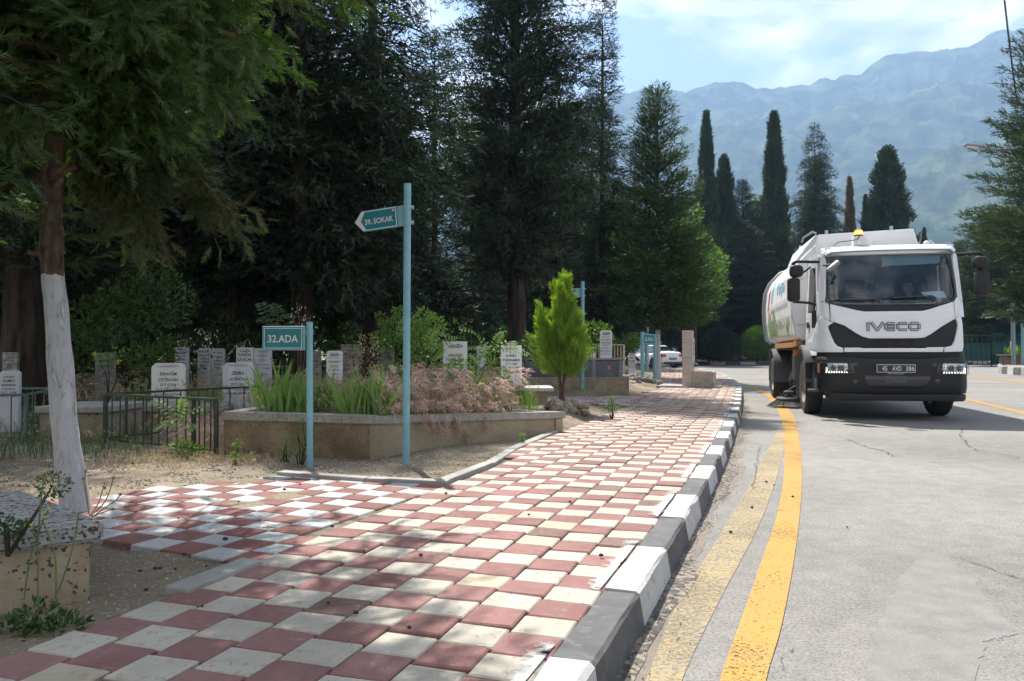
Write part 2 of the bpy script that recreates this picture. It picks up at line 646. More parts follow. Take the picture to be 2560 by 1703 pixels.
# ---- road
mb = MB()
far = [(-45, 66.5), (-20, 66.8), (0, 67.2), (12, 67.4), (24, 67.2), (34, 66.5), (60, 64), (120, 62)]
left = [(p[0], p[1]) for p in kerb_line]
outline = left + far[:] + [(120, -20), (2.0, -20), (-1.2, -3.0)]
bm = bmesh.new()
vs = [bm.verts.new((x, y, 0.0)) for x, y in outline]
f = bm.faces.new(vs)
bmesh.ops.triangulate(bm, faces=[f])
mb.bm(bm)
mb.build('road', m_asphalt, kind='structure')

# ---- painted lines (4 mm above the asphalt), worn through by a mask
def paint_material(name, c, wear, wscale=26, lo=0.42, hi=0.50, c2=None):
    m, n, l = nt(name)
    b = n['Principled BSDF']; out = n['Material Output']
    b.inputs['Roughness'].default_value = 0.75
    b.inputs['Specular IOR Level'].default_value = 0.25
    tc = n.new('ShaderNodeTexCoord')
    a = N(n, 'ShaderNodeTexNoise', Scale=wscale, Detail=8, Roughness=0.78)
    a2 = N(n, 'ShaderNodeTexNoise', Scale=1.1, Detail=4, Roughness=0.6)
    l.new(tc.outputs['Object'], a.inputs['Vector']); l.new(tc.outputs['Object'], a2.inputs['Vector'])
    ad = N(n, 'ShaderNodeMath', operation='MULTIPLY_ADD'); ad.inputs[1].default_value = 0.45
    l.new(a2.outputs[0], ad.inputs[0]); l.new(a.outputs[0], ad.inputs[2])
    r = n.new('ShaderNodeValToRGB')
    r.color_ramp.elements[0].position = lo + wear; r.color_ramp.elements[1].position = hi + wear
    l.new(ad.outputs[0], r.inputs[0])
    t = N(n, 'ShaderNodeBsdfTransparent')
    mx = n.new('ShaderNodeMixShader')
    l.new(r.outputs[0], mx.inputs[0]); l.new(t.outputs[0], mx.inputs[1]); l.new(b.outputs[0], mx.inputs[2])
    l.new(mx.outputs[0], out.inputs[0])
    rc = n.new('ShaderNodeValToRGB')
    rc.color_ramp.elements[0].position = 0.35; rc.color_ramp.elements[1].position = 0.7
    rc.color_ramp.elements[0].color = c4(c2 or [x * 0.8 for x in c]); rc.color_ramp.elements[1].color = c4(c)
    nf = N(n, 'ShaderNodeTexNoise', Scale=5.0, Detail=6)
    l.new(tc.outputs['Object'], nf.inputs['Vector']); l.new(nf.outputs[0], rc.inputs[0]); l.new(rc.outputs[0], b.inputs['Base Color'])
    return m
m_yellow = paint_material('yellow_paint', (0.42, 0.238, 0.055), 0.185, c2=(0.37, 0.22, 0.07), wscale=70)
m_yfaded = paint_material('faded_yellow_paint', (0.335, 0.26, 0.145), 0.195, wscale=60, lo=0.34, hi=0.58, c2=(0.285, 0.24, 0.16))
m_yline = paint_material('thin_yellow_paint', (0.38, 0.22, 0.06), 0.10)

def smooth_poly(pts, n=8):
    P = [Vector(p) for p in pts]
    out = []
    for i in range(len(P) - 1):
        p0, p1, p2, p3 = P[max(i - 1, 0)], P[i], P[i + 1], P[min(i + 2, len(P) - 1)]
        for k in range(n):
            t = k / n
            out.append(0.5 * ((2 * p1) + (p2 - p0) * t + (2 * p0 - 5 * p1 + 4 * p2 - p3) * t * t + (3 * p1 - p0 - 3 * p2 + p3) * t ** 3))
    out.append(P[-1])
    return out
def ribbon(name, A, B, z, m, **tags):
    A, B = smooth_poly(A), smooth_poly(B)
    mb = MB()
    vs = [(p.x, p.y, z) for p in A] + [(p.x, p.y, z) for p in B]
    k = len(A)
    mb.add(vs, [(i, k + i, k + i + 1, i + 1) for i in range(k - 1)])
    return mb.build(name, m, **tags)
def gxy(*pts): return [G(x, y, 0.0).xy for x, y in pts]
YL = gxy((1740, 1950), (1800, 1703), (1850, 1560), (1905, 1400), (1945, 1280), (1960, 1180), (1960, 1100), (1950, 1040), (1930, 1007), (1905, 984), (1858, 962), (1800, 946), (1700, 934))
YR = gxy((1872, 1950), (1915, 1703), (1955, 1560), (1985, 1400), (2000, 1280), (2005, 1180), (2000, 1110), (1985, 1045), (1962, 1011), (1925, 986), (1872, 963), (1810, 946.6), (1700, 934.5))
ribbon('yellow_edge_line', YL, YR, 0.0055, m_yellow, kind='structure')
ribbon('old_yellow_edge_line', gxy((1500, 2000), (1615, 1703), (1700, 1500), (1800, 1340), (1870, 1220), (1915, 1135), (1948, 1070)),
       gxy((1620, 2000), (1705, 1703), (1800, 1500), (1885, 1340), (1925, 1245), (1952, 1160), (1968, 1090)), 0.004, m_yfaded, kind='structure')
ribbon('yellow_lane_line', gxy((2850, 1109), (2560, 1031), (2410, 996), (2250, 968), (2000, 938), (1880, 930)), gxy((2850, 1117), (2560, 1037.5), (2410, 1000.5), (2250, 971), (2000, 939.5), (1880, 931)), 0.004, m_yline, kind='structure')
ribbon('far_yellow_line', gxy((2390, 939), (2480, 946), (2560, 955), (2760, 985)), gxy((2390, 941), (2480, 948.5), (2560, 958), (2760, 990)), 0.004, m_yline, kind='structure')

# ---- crumbled tar and sand along the foot of the kerb
m_tar = mat('broken_tar', (0.045, 0.042, 0.04), (0.12, 0.11, 0.10), rough=0.9, scale=14, detail=8, bump=1.0, bscale=60, c3=(0.27, 0.22, 0.17), s3=30, t3=(0.5, 0.58))
m_grit = mat('grit', (0.21, 0.175, 0.14), (0.155, 0.14, 0.125), rough=0.95, scale=5, detail=8, bump=0.6, bscale=90)
rr = random.Random(5)
A, B, C2 = [], [], []
for i in range(0, 165):
    s = -1.5 + i * 0.12
    k = KUs(s) + KERB_W
    w1 = 0.095 + 0.05 * math.sin(s * 1.7) + rr.uniform(-0.016, 0.016) + 0.035 * math.sin(s * 5.3)
    w1 = max(0.03, w1) * (1.0 if s < 14 else 0.5) * (0.45 + 0.55 * min(1, max(0, (s - 0.3) / 1.5)))
    w2 = w1 + 0.05 + 0.03 * math.sin(s * 1.1 + 1) + 0.02 * math.sin(s * 6.1) + rr.uniform(-0.02, 0.02)
    A.append(WSU(s, k - 0.01)); B.append(WSU(s, k + w1)); C2.append(WSU(s, k + w2))
mbt = MB(); k = len(A)
for i in range(k): mbt.v.append((A[i].x, A[i].y, 0.0125))
for i in range(k): mbt.v.append((B[i].x, B[i].y, 0.0050))
for i in range(k - 1): mbt.f.append((i, k + i, k + i + 1, i + 1)); mbt.m.append(0)
mbt.build('broken_tar_strip', m_tar, kind='structure')
mbt = MB()
for i in range(k): mbt.v.append((A[i].x, A[i].y, 0.0024))
for i in range(k): mbt.v.append((C2[i].x, C2[i].y, 0.0018))
for i in range(k - 1): mbt.f.append((i, k + i, k + i + 1, i + 1)); mbt.m.append(0)
mbt.build('gutter_sand', m_grit, kind='structure')
# cracks in the asphalt: thin irregular dark seams
m_crack = plain('crack', (0.045, 0.042, 0.040), rough=0.95)
def crack(pts, w, seed, name='asphalt_crack'):
    r_ = random.Random(seed)
    P = [Vector(p) for p in gxy(*pts)]
    q = []
    for i in range(len(P) - 1):
        L = (P[i + 1] - P[i]).length
        n_ = max(2, int(L / 0.035))
        d = (P[i + 1] - P[i]).normalized(); nn = Vector((-d.y, d.x))
        for k in range(n_):
            q.append(P[i].lerp(P[i + 1], k / n_) + nn * r_.gauss(0, 0.012) + d * r_.gauss(0, .02))
    mb = MB()
    for i, p in enumerate(q):
        d = (q[min(i + 1, len(q) - 1)] - q[max(i - 1, 0)]).normalized(); nn = Vector((-d.y, d.x))
        ww = w * .55 * r_.uniform(0.1, 1.3) * min(1, i / 3, (len(q) - 1 - i) / 3)
        mb.v.append((p.x + nn.x * ww, p.y + nn.y * ww, 0.0058)); mb.v.append((p.x - nn.x * ww, p.y - nn.y * ww, 0.0058))
    for i in range(len(q) - 1):
        mb.f.append((2 * i, 2 * i + 1, 2 * i + 3, 2 * i + 2)); mb.m.append(0)
    mb.build(name, m_crack, kind='structure')
crack([(2390, 1390), (2440, 1412), (2500, 1430), (2560, 1455), (2640, 1490)], 0.007, 1)
crack([(2115, 1098), (2160, 1115), (2215, 1130), (2235, 1143), (2292, 1147)], 0.012, 2)
crack([(2410, 1100), (2425, 1118), (2440, 1128), (2500, 1136), (2560, 1150)], 0.011, 3)
crack([(1900, 1115), (1892, 1160), (1880, 1230)], 0.006, 4)
crack([(2000, 1083), (2080, 1090), (2120, 1098)], 0.007, 5)
crack([(2230, 1124), (2330, 1123), (2430, 1124)], 0.008, 6)
crack([(1990, 1600), (1968, 1640), (1935, 1700)], 0.003, 8)
crack([(2410, 1070), (2400, 1090), (2415, 1105)], 0.010, 9)
# smooth darker patch with a ragged edge on the right
m_patch = mat('asphalt_patch', (0.150, 0.144, 0.137), (0.198, 0.190, 0.179), rough=0.85, scale=8, detail=8, bump=0.3, bscale=120, c3=(0.25, 0.24, 0.225), s3=120, t3=(0.58, 0.68))
pp = gxy((2340, 1370), (2420, 1440), (2480, 1510), (2535, 1575), (2540, 1590), (2500, 1598), (2470, 1600), (2440, 1660), (2440, 1760), (2330, 1760), (2150, 1760), (2180, 1620), (2230, 1500), (2280, 1410))
q = []
for i in range(len(pp)):
    a_, b_ = Vector(pp[i]), Vector(pp[(i + 1) % len(pp)])
    for k in range(6): q.append(a_.lerp(b_, k / 6) + Vector((rr.gauss(0, 0.008), rr.gauss(0, 0.010))))
mb = MB(); bm = bmesh.new(); f = bm.faces.new([bm.verts.new((p.x, p.y, .0018)) for p in q]); bmesh.ops.triangulate(bm, faces=[f]); mb.bm(bm); mb.build('asphalt_patch', m_patch, kind='structure')
# ---- tiles of the pavement
def tile_mesh(name, m, sx=0.1700, sy=0.1700, h=0.05, ch=0.0052):
    mb = MB()
    a, b = sx / 2, sy / 2
    v = [(-a, -b, -h), (a, -b, -h), (a, b, -h), (-a, b, -h),
         (-a, -b, -ch), (a, -b, -ch), (a, b, -ch), (-a, b, -ch),
         (-a + ch, -b + ch, 0), (a - ch, -b + ch, 0), (a - ch, b - ch, 0), (-a + ch, b - ch, 0)]
    f = [(0, 1, 5, 4), (1, 2, 6, 5), (2, 3, 7, 6), (3, 0, 4, 7), (4, 5, 9, 8), (5, 6, 10, 9), (6, 7, 11, 10), (7, 4, 8, 11), (8, 9, 10, 11)]
    mb.add(v, f)
    return mb.mesh(name, m)
def tile_mat(name, c1, c2, c3, amp=0.13):
    m = mat(name, c1, c2, rough=0.88, scale=3.4, detail=9, bump=0.3, bscale=200, spec=0.2, objrand=amp, island=amp, c3=c3, s3=30, t3=(0.56, 0.80), coord='World')
    return m
m_red = tile_mat('red_tile', (0.200, 0.102, 0.093), (0.262, 0.145, 0.132), (0.27, 0.19, 0.175))
m_red2 = tile_mat('dull_red_tile', (0.150, 0.095, 0.080), (0.205, 0.130, 0.112), (0.27, 0.21, 0.18))
m_beige = tile_mat('beige_tile', (0.370, 0.338, 0.278), (0.430, 0.398, 0.335), (0.25, 0.215, 0.165), 0.07)
m_beige2 = tile_mat('yellowed_tile', (0.375, 0.322, 0.242), (0.430, 0.375, 0.288), (0.27, 0.22, 0.16), 0.08)
m_white = tile_mat('white_tile', (0.365, 0.368, 0.362), (0.425, 0.428, 0.42), (0.25, 0.245, 0.23), 0.07)
m_red3 = tile_mat('side_red_tile', (0.175, 0.080, 0.072), (0.230, 0.115, 0.103), (0.26, 0.17, 0.15))
T = {k: tile_mesh(k, v) for k, v in dict(tile_red=m_red, tile_red2=m_red2, tile_beige=m_beige, tile_beige2=m_beige2, tile_white=m_white, tile_red3=m_red3).items()}

m_joint = mat('joint_sand', (0.11, 0.092, 0.07), (0.21, 0.18, 0.14), rough=0.95, scale=12, detail=6, bump=0.5, bscale=120)
# bed of the pavement
mb = MB(); k = 0
ss = np.arange(-3, 42.01, 0.5)
for s in ss:
    a_ = WSU(s, walk_left(s) - 0.02); b_ = WSU(s, KUs(s) + 0.02)
    mb.v += [(a_.x, a_.y, 0.108), (b_.x, b_.y, 0.108)]
for i in range(len(ss) - 1): mb.f.append((2 * i, 2 * i + 1, 2 * i + 3, 2 * i + 2)); mb.m.append(0)
sidewalk = mb.build('sidewalk', m_joint, kind='structure')

def merge_tiles(name, parent, rows):
    mats_, idx = [], {}
    Vs, Fs, Ms = [], [], []
    o = 0
    for me, M in rows:
        m = me.materials[0]
        if m.name not in idx: idx[m.name] = len(mats_); mats_.append(m)
        v = np.array([M @ vv.co for vv in me.vertices]); f = np.array([list(p.vertices) for p in me.polygons])
        Vs.append(v); Fs.append(f + o); Ms += [idx[m.name]] * len(f); o += len(v)
    me = np_mesh(name, np.concatenate(Vs), np.concatenate(Fs), mats_, midx=np.array(Ms))
    return obj(name, me, parent, kind='stuff')

ang0 = math.atan2(WN.y, WN.x)
rt = random.Random(21)
TU = 0.194
tiles = []
ns = int(44 / TILE)
for j in range(-12, ns):
    for i in range(1, -18, -1):
        s = (j + 0.5) * TILE - 0.034 * i - .012
        k0 = KUs(s) - 2 * TU
        slope = (KUs(s + 0.3) - KUs(s - 0.3)) / 0.6
        u = k0 + (i + 0.5) * TU
        if u - TU * 0.5 < walk_left(s) - 0.06: continue
        red = (i + j) % 2 == 0
        if red: me = T['tile_red2'] if rt.random() < 0.09 else T['tile_red']
        else: me = T['tile_beige2'] if rt.random() < 0.08 else T['tile_beige']
        p = WSU(s, u)
        wave = 0.004 * math.sin(s * 1.9 + u * 2.1) + 0.003 * math.sin(s * 4.1 - u * 3)
        M = (TX((p.x, p.y, ZW + wave + rt.gauss(0, 0.0022))) @ Matrix.Rotation(ang0 - slope * 0.85 + rt.gauss(0, 0.006), 4, 'Z')
             @ Matrix.Rotation(rt.gauss(0, 0.013), 4, 'X') @ Matrix.Rotation(rt.gauss(0, 0.013), 4, 'Y'))
        M = M @ Matrix(((TU / TILE, 0, 0, 0), (.085, 1, 0, 0), (0, 0, 1, 0), (0, 0, 0, 1)))
        tiles.append((p.length if p.y > 1.6 else 99, me, M, p))
def in_view(p):
    return p.y > 1.9 and abs(p.x / p.y) < 0.70
tiles.sort(key=lambda t: (not in_view(t[3]), t[0]))
for d, me, M, p in tiles[:300]:
    o = obj('tile', me, sidewalk); o.matrix_local = M
merge_tiles('tile_field', sidewalk, [(me, M) for d, me, M, p in tiles[300:]])

# side path, a slightly turned grid of whiter tiles
def in_poly(x, y, poly):
    c = False
    for i in range(len(poly)):
        x1, y1 = poly[i]; x2, y2 = poly[i - 1]
        if (y1 > y) != (y2 > y) and x < (x2 - x1) * (y - y1) / (y2 - y1) + x1: c = not c
    return c
side_poly = [G(x, y, ZW).xy for x, y in [(-160, 1262), (-100, 1340), (110, 1282), (215, 1330), (321, 1354), (400, 1367), (560, 1395), (640, 1412)]] + \
            [WSU(0.78, walk_left(0.78) + 0.01), WSU(2.86, walk_left(2.86) + 0.01)] + [G(x, y, ZW).xy for x, y in [(1120, 1211), (770, 1187), (700, 1187), (390, 1215), (180, 1244)]]
side_poly = [(p[0], p[1]) for p in side_poly]
mb = MB(); bm = bmesh.new(); f = bm.faces.new([bm.verts.new((x, y, 0.11)) for x, y in side_poly]); bmesh.ops.triangulate(bm, faces=[f]); mb.bm(bm)
side_path = mb.build('side_path', m_joint, kind='structure')
SD = Vector((0.23, 0.973)).normalized(); SD = Vector((math.sin(math.radians(24)), math.cos(math.radians(24)))); SN = Vector((SD.y, -SD.x))
o0 = G(401.9, 1367.3, ZW).xy
rows = []
for j in range(-8, 22):
    for i in range(-24, 16):
        p = o0 + SD * ((j + 0.5) * .172 - .010 * i) + SN * ((i - 0.5) * .207)
        if not in_poly(p.x, p.y, side_poly): continue
        s_, u_ = SU(p.x, p.y)
        if u_ > walk_left(s_) + 0.02 and s_ > 0.5: continue
        me = T['tile_white'] if (i + j) % 2 == 0 else T['tile_red3']
        M = (TX((p.x, p.y, ZW - 0.009 + rt.gauss(0, 0.0014))) @ Matrix.Rotation(math.atan2(SN.y, SN.x) + rt.gauss(0, 0.006), 4, 'Z')
             @ Matrix.Rotation(rt.gauss(0, 0.010), 4, 'X') @ Matrix.Rotation(rt.gauss(0, 0.010), 4, 'Y') @ Matrix(((.207 / TILE, 0, 0, 0), (0, .98, 0, 0), (0, 0, 1, 0), (0, 0, 0, 1))))
        rows.append((p.length, me, M, p))
rows.sort(key=lambda t: (not in_view(t[3]), t[0]))
for d, me, M, p in rows[:300]:
    o = obj('tile', me, side_path); o.matrix_local = M
if len(rows) > 300: merge_tiles('tile_field', side_path, [(me, M) for d, me, M, p in rows[300:]])
# second, shaded side path further on
poly2 = [WSU(11.2, walk_left(11.2)), WSU(14.0, walk_left(14.0)), WSU(13.2, walk_left(13.2) - 3.2), WSU(12.0, walk_left(12.0) - 3.0), WSU(11.3, walk_left(11.3) - 1.6)]
poly2 = [(p.x, p.y) for p in poly2]
mb = MB(); bm = bmesh.new(); f = bm.faces.new([bm.verts.new((x, y, 0.125)) for x, y in poly2]); bmesh.ops.triangulate(bm, faces=[f]); mb.bm(bm)
side2 = mb.build('far_side_path', m_sand, kind='structure')
for j in range(-4, 24):
    for i in range(-26, 6):
        p = WSU(11 + j * TILE, walk_left(12) + i * TILE)
        if not in_poly(p.x, p.y, poly2): continue
        me = T['tile_white'] if (i + j) % 2 == 0 else T['tile_red3']
        o = obj('tile', me, side2); o.matrix_local = TX((p.x, p.y, ZW + 0.012 + rt.gauss(0, 0.002))) @ Matrix.Rotation(ang0, 4, 'Z') @ Matrix.Rotation(rt.gauss(0, 0.02), 4, 'X')

# ---- kerb of painted blocks
m_kwhite = mat('kerb_white', (0.42, 0.417, 0.405), (0.50, 0.50, 0.49), rough=0.8, scale=7, detail=8, bump=0.3, bscale=120, c3=(0.26, 0.25, 0.23), s3=14, t3=(0.58, 0.74), objrand=0.05, coord='World')
m_kgrey = mat('kerb_grey', (0.070, 0.070, 0.072), (0.105, 0.105, 0.107), rough=0.75, scale=7, detail=8, bump=0.3, bscale=120, c3=(0.14, 0.138, 0.135), s3=18, t3=(0.58, 0.74), objrand=0.08, coord='World')
def kerb_block(L, w, h, m, seed):
    mb = MB(); r_ = random.Random(seed); ch = 0.012
    n_ = 4
    prof = [(-w / 2, 0), (-w / 2, h - 0.004), (-w / 2 + 0.004, h), (w / 2 - ch, h), (w / 2, h - ch), (w / 2 + 0.025, -0.02)]
    vs = []
    for k in range(n_ + 1):
        y = -L / 2 + L * k / n_
        for (x, z) in prof:
            j = 0.0025 if 0 < z else 0
            vs.append((x + r_.gauss(0, j), y, z + r_.gauss(0, j * 0.7)))
    m_ = len(prof); fs = []
    for k in range(n_):
        for i in range(m_ - 1): fs.append((k * m_ + i, (k + 1) * m_ + i, (k + 1) * m_ + i + 1, k * m_ + i + 1))
    fs.append(tuple(range(m_))); fs.append(tuple(n_ * m_ + i for i in range(m_ - 1, -1, -1)))
    mb.add(vs, fs)
    return fixn(mb.mesh('kerb_block', m))
kerb = obj('kerb', None, kind='structure')
BL = 0.70
KH = 0.136
km = [[kerb_block(BL - 0.012, KERB_W, KH, mm_, sd) for sd in (1, 2, 3)] for mm_ in (m_kwhite, m_kgrey)]
s = -1.94
i = 0
while s < 41:
    ua, ub = KUs(s), KUs(s + BL)
    a_ = WSU(s, ua + KERB_W / 2); b_ = WSU(s + BL, ub + KERB_W / 2)
    c = (a_ + b_) / 2; d = (b_ - a_)
    o = obj('kerb_block', km[i % 2][rt.randrange(3)], kerb, (c.x, c.y, rt.gauss(0, 0.002)), rot=(0, rt.gauss(0, 0.006), math.atan2(d.y, d.x) - PI / 2))
    s += BL; i += 1
# white paint oversprayed from the kerb on to the tile edges, fading out
def overspray():
    m, n, l = nt('paint_overspray')
    b = n['Principled BSDF']; b.inputs['Base Color'].default_value = (.40, .40, .39, 1); b.inputs['Roughness'].default_value = .85
    at = n.new('ShaderNodeAttribute'); at.attribute_name = 'fade'
    tc = n.new('ShaderNodeTexCoord'); nz = N(n, 'ShaderNodeTexNoise', Scale=30.0, Detail=6, Roughness=.7); l.new(tc.outputs['Object'], nz.inputs['Vector'])
    ad = N(n, 'ShaderNodeMath', operation='ADD'); l.new(at.outputs['Fac'], ad.inputs[0]); l.new(nz.outputs[0], ad.inputs[1])
    r = n.new('ShaderNodeValToRGB'); r.color_ramp.elements[0].position = .70; r.color_ramp.elements[1].position = 1.25; l.new(ad.outputs[0], r.inputs[0])
    r.color_ramp.elements[1].position = 1.22
    t = N(n, 'ShaderNodeBsdfTransparent'); mx = n.new('ShaderNodeMixShader')
    l.new(r.outputs[0], mx.inputs[0]); l.new(t.outputs[0], mx.inputs[1]); l.new(b.outputs[0], mx.inputs[2]); l.new(mx.outputs[0], n['Material Output'].inputs[0])
    mb = MB(); fade = []
    s = -1.94; i = 0
    while s < 16:
        a0, a1 = (s - .04, s + BL + .05) if i % 2 == 0 else (s - .02, s + .10)
        steps = 12 if i % 2 == 0 else 4; o = len(mb.v)
        for k in range(steps + 1):
            q = a0 + (a1 - a0) * k / steps; e = 1.0 if 0 < k < steps else .35
            for d, f_ in ((0.012, .62), (.045, .45), (.10, .02)):
                p = WSU(q, KUs(q) - d); mb.v.append((p.x, p.y, ZW + .0095)); fade.append(f_ * e * (1 if i % 2 == 0 else .9))
        for k in range(steps):
            for j in range(2): mb.f.append((o + 3 * k + j, o + 3 * k + 3 + j, o + 3 * k + 4 + j, o + 3 * k + 1 + j)); mb.m.append(0)
        s += BL; i += 1
    me = mb.mesh('paint_overspray', m)
    a = me.attributes.new('fade', 'FLOAT', 'POINT'); a.data.foreach_set('value', fade)
    obj('paint_overspray', me, kind='structure')
overspray()
def run_kerb(pts, parent, BLn, w, h, flip=False, z=0):
    P = [Vector(p) for p in pts]; acc = 0; i = 0
    me2 = [kerb_block(BLn - 0.02, w, h, m_kwhite, 5), kerb_block(BLn - 0.02, w, h, m_kgrey, 6)]
    for k in range(len(P) - 1):
        L = (P[k + 1] - P[k]).length; n_ = max(1, round(L / BLn)); d = (P[k + 1] - P[k]) / n_
        for q_ in range(n_):
            c = P[k] + d * (q_ + 0.5)
            o = obj('kerb_block', me2[i % 2], parent, (c.x, c.y, z), rot=(0, 0, math.atan2(d.y, d.x) - PI / 2 + (PI if flip else 0)))
            o.scale = (1, (L / n_) / BLn, 1); i += 1
run_kerb(TURN[:8], kerb, 0.9, 0.18, KH)
farkerb = obj('far_kerb', None, kind='structure')
run_kerb(far[1:7], farkerb, 1.35, 0.25, 0.24, flip=True)
# raised pavement and bank behind the far kerb
m_fargrass = mat('dry_lawn', (0.10, 0.10, 0.045), (0.22, 0.20, 0.10), rough=0.95, scale=0.5, detail=8, bump=0.3)
m_farpave = mat('far_pavement', (0.24, 0.17, 0.15), (0.30, 0.23, 0.20), rough=0.9, scale=3)
mb = MB()
fp = [Vector(p) for p in far]
for p in fp: mb.v += [(p.x, p.y + 0.12, 0.2), (p.x, p.y + 3.0, 0.32)]
for i in range(len(fp) - 1): mb.f.append((2 * i, 2 * i + 2, 2 * i + 3, 2 * i + 1)); mb.m.append(0)
mb.build('far_pavement', m_farpave, kind='structure')
mb = MB()
for p in fp: mb.v += [(p.x, p.y + 2.9, 0.36), (p.x * 1.0, p.y + 60, 1.6)]
for i in range(len(fp) - 1): mb.f.append((2 * i, 2 * i + 2, 2 * i + 3, 2 * i + 1)); mb.m.append(0)
mb.build('bank', m_fargrass, kind='structure')
# ---- right hand island
isl = [(30.2, 47.5), (27.0, 42.5), (24.6, 38.4), (23.6, 35.5), (23.9, 33.0), (26.5, 31.0), (34, 30)]
island_kerb = obj('island_kerb', None, kind='structure')
run_kerb(isl, island_kerb, 0.95, 0.22, 0.36, flip=False)
mb = MB()
inn = [(x + 0.25, y) for x, y in isl] + [(40, 30), (52, 48), (44, 60), (32, 50)]
bm = bmesh.new(); f = bm.faces.new([bm.verts.new((x, y, 0.345)) for x, y in inn]); bmesh.ops.triangulate(bm, faces=[f]); mb.bm(bm)
mb.build('island_pavement', m_farpave, kind='structure')

# ---- edging stones between verge and pavement
m_edge = mat('edging_concrete', (0.24, 0.235, 0.215), (0.33, 0.325, 0.30), rough=0.9, scale=5, detail=8, bump=0.3, bscale=150)
def edge_run(pts, w=0.095, label=None):
    root = obj('path_edging', None, kind='structure')
    for (x1, y1), (x2, y2) in pts:
        a_, b_ = Vector((x1, y1)), Vector((x2, y2)); d = b_ - a_; L = d.length; c = (a_ + b_) / 2
        mb = MB(); mb.box((0, 0, 0.0), (L - 0.008, w, 0.12), ch=0.008)
        eo = mb.build('edging_stone', m_edge, root, loc=(c.x, c.y, 0.086 + rt.gauss(0, 0.003)))
        eo.rotation_euler.z = math.atan2(d.y, d.x)
def es(s, off=0.035): p = WSU(s, walk_left(s) - off); return (p.x, p.y)
segs = []
ed = [2.86, 3.85, 4.8, 5.75, 6.6]
for i in range(4): segs.append((es(ed[i], 0.066), es(ed[i + 1] - 0.0, 0.066)))
g1, g2, g3 = G(1122, 1207, ZW).xy, G(920, 1199, ZW).xy, G(700, 1183, ZW).xy
segs += [((g1.x, g1.y), (g2.x, g2.y)), ((g2.x, g2.y), (g3.x, g3.y))]
edge_run(segs)
ea, eb = G(437, 1474, .135).xy, G(632, 1400, .135).xy
edge_run([((ea.x, ea.y), (eb.x, eb.y))], w=.115)

# ---- mountains
def ridge(prof, az):
    return float(np.interp(az, [p[0] for p in prof], [p[1] for p in prof]))
R1 = [(-6000, 700), (-1500, 520), (300, 470), (900, 420), (1250, 330), (1450, 255), (1575, 228), (1630, 217), (1715, 233), (1735, 230), (1800, 208), (1855, 204), (1885, 218), (1960, 212), (2030, 215),
      (2060, 192), (2110, 175), (2155, 178), (2180, 160), (2220, 135), (2320, 128), (2430, 107), (2490, 78), (2560, 62), (2800, 60), (3300, 70), (4200, 200), (9000, 300)]
R2 = [(-6000, 800), (1300, 560), (1500, 470), (1640, 380), (1760, 335), (1880, 318), (1960, 322), (2060, 300), (2200, 262), (2330, 235), (2560, 190), (2900, 160), (4200, 300), (9000, 500)]
R3 = [(-6000, 830), (1500, 640), (1800, 560), (2000, 520), (2150, 470), (2300, 400), (2450, 345), (2560, 320), (2900, 300), (9000, 500)]
from mathutils import noise as mnoise
def fractal(x, y, o=6):
    return mnoise.fractal(Vector((x, y, 3.3)), 0.9, 2.1, o)
azs = np.concatenate([np.linspace(-1400, 1250, 40), np.linspace(1270, 2700, 420), np.linspace(2740, 3900, 30)])
rs = np.concatenate([np.linspace(780, 1560, 46), np.linspace(1580, 2350, 66), np.linspace(2400, 2650, 6)])
V = []
for az in azs:
    tx = (az - CX) / F_PX
    e1 = (HOR - ridge(R1, az)) / F_PX; e2 = (HOR - ridge(R2, az)) / F_PX; e3 = (HOR - ridge(R3, az)) / F_PX
    nd = math.sqrt(1 + tx * tx)
    for r in rs:
        k1 = min(1, max(0, (r - 1300) / 1000)); k2 = min(1, max(0, (r - 1150) / 800)); k3 = min(1, max(0, (r - 800) / 700))
        h1 = e1 * 2300 * (k1 ** 1.15) if r <= 2300 else e1 * 2300 * max(0, 1 - (r - 2300) / 500)
        h2 = e2 * 1950 * (k2 ** 1.1) if r <= 1950 else e2 * 1950 * max(0, 1 - (r - 1950) / 420)
        h3 = e3 * 1500 * k3 if r <= 1500 else e3 * 1500 * max(0, 1 - (r - 1500) / 400)
        h = max(h1, h2, h3)
        X, Y = tx * r, r
        n_ = fractal(X * 0.0032, Y * 0.0032) * 34 + (1 - 2 * abs(fractal(X * 0.0075 + 3, Y * 0.0075, 4))) * 16 + fractal(X * 0.016 + 7, Y * 0.016, 5) * 9 + fractal(X * 0.05, Y * 0.05, 4) * 4
        edge = 0.5 if abs(r - 2300) < 40 else 1.0
        V.append((X, Y, max(-2, h + n_ * edge * min(1, max(0, (r - 800) / 250))) + 1.0))
V = np.array(V); nr = len(rs)
Fc = np.array([(i * nr + j, (i + 1) * nr + j, (i + 1) * nr + j + 1, i * nr + j + 1) for i in range(len(azs) - 1) for j in range(nr - 1)])
m_mount = mat('mountain_forest', (0.016, 0.032, 0.014), (0.085, 0.105, 0.055), rough=1.0, scale=0.014, detail=14, bump=1.0, bscale=0.06, spec=0.0, lo=0.40, hi=0.62,
              c3=(0.13, 0.135, 0.115), s3=0.022, t3=(0.64, 0.80))
m_mount.node_tree.nodes['Bump'].inputs['Distance'].default_value = 5.0
obj('mountains', np_mesh('mountains', V, Fc, [m_mount], smooth=True), kind='structure')

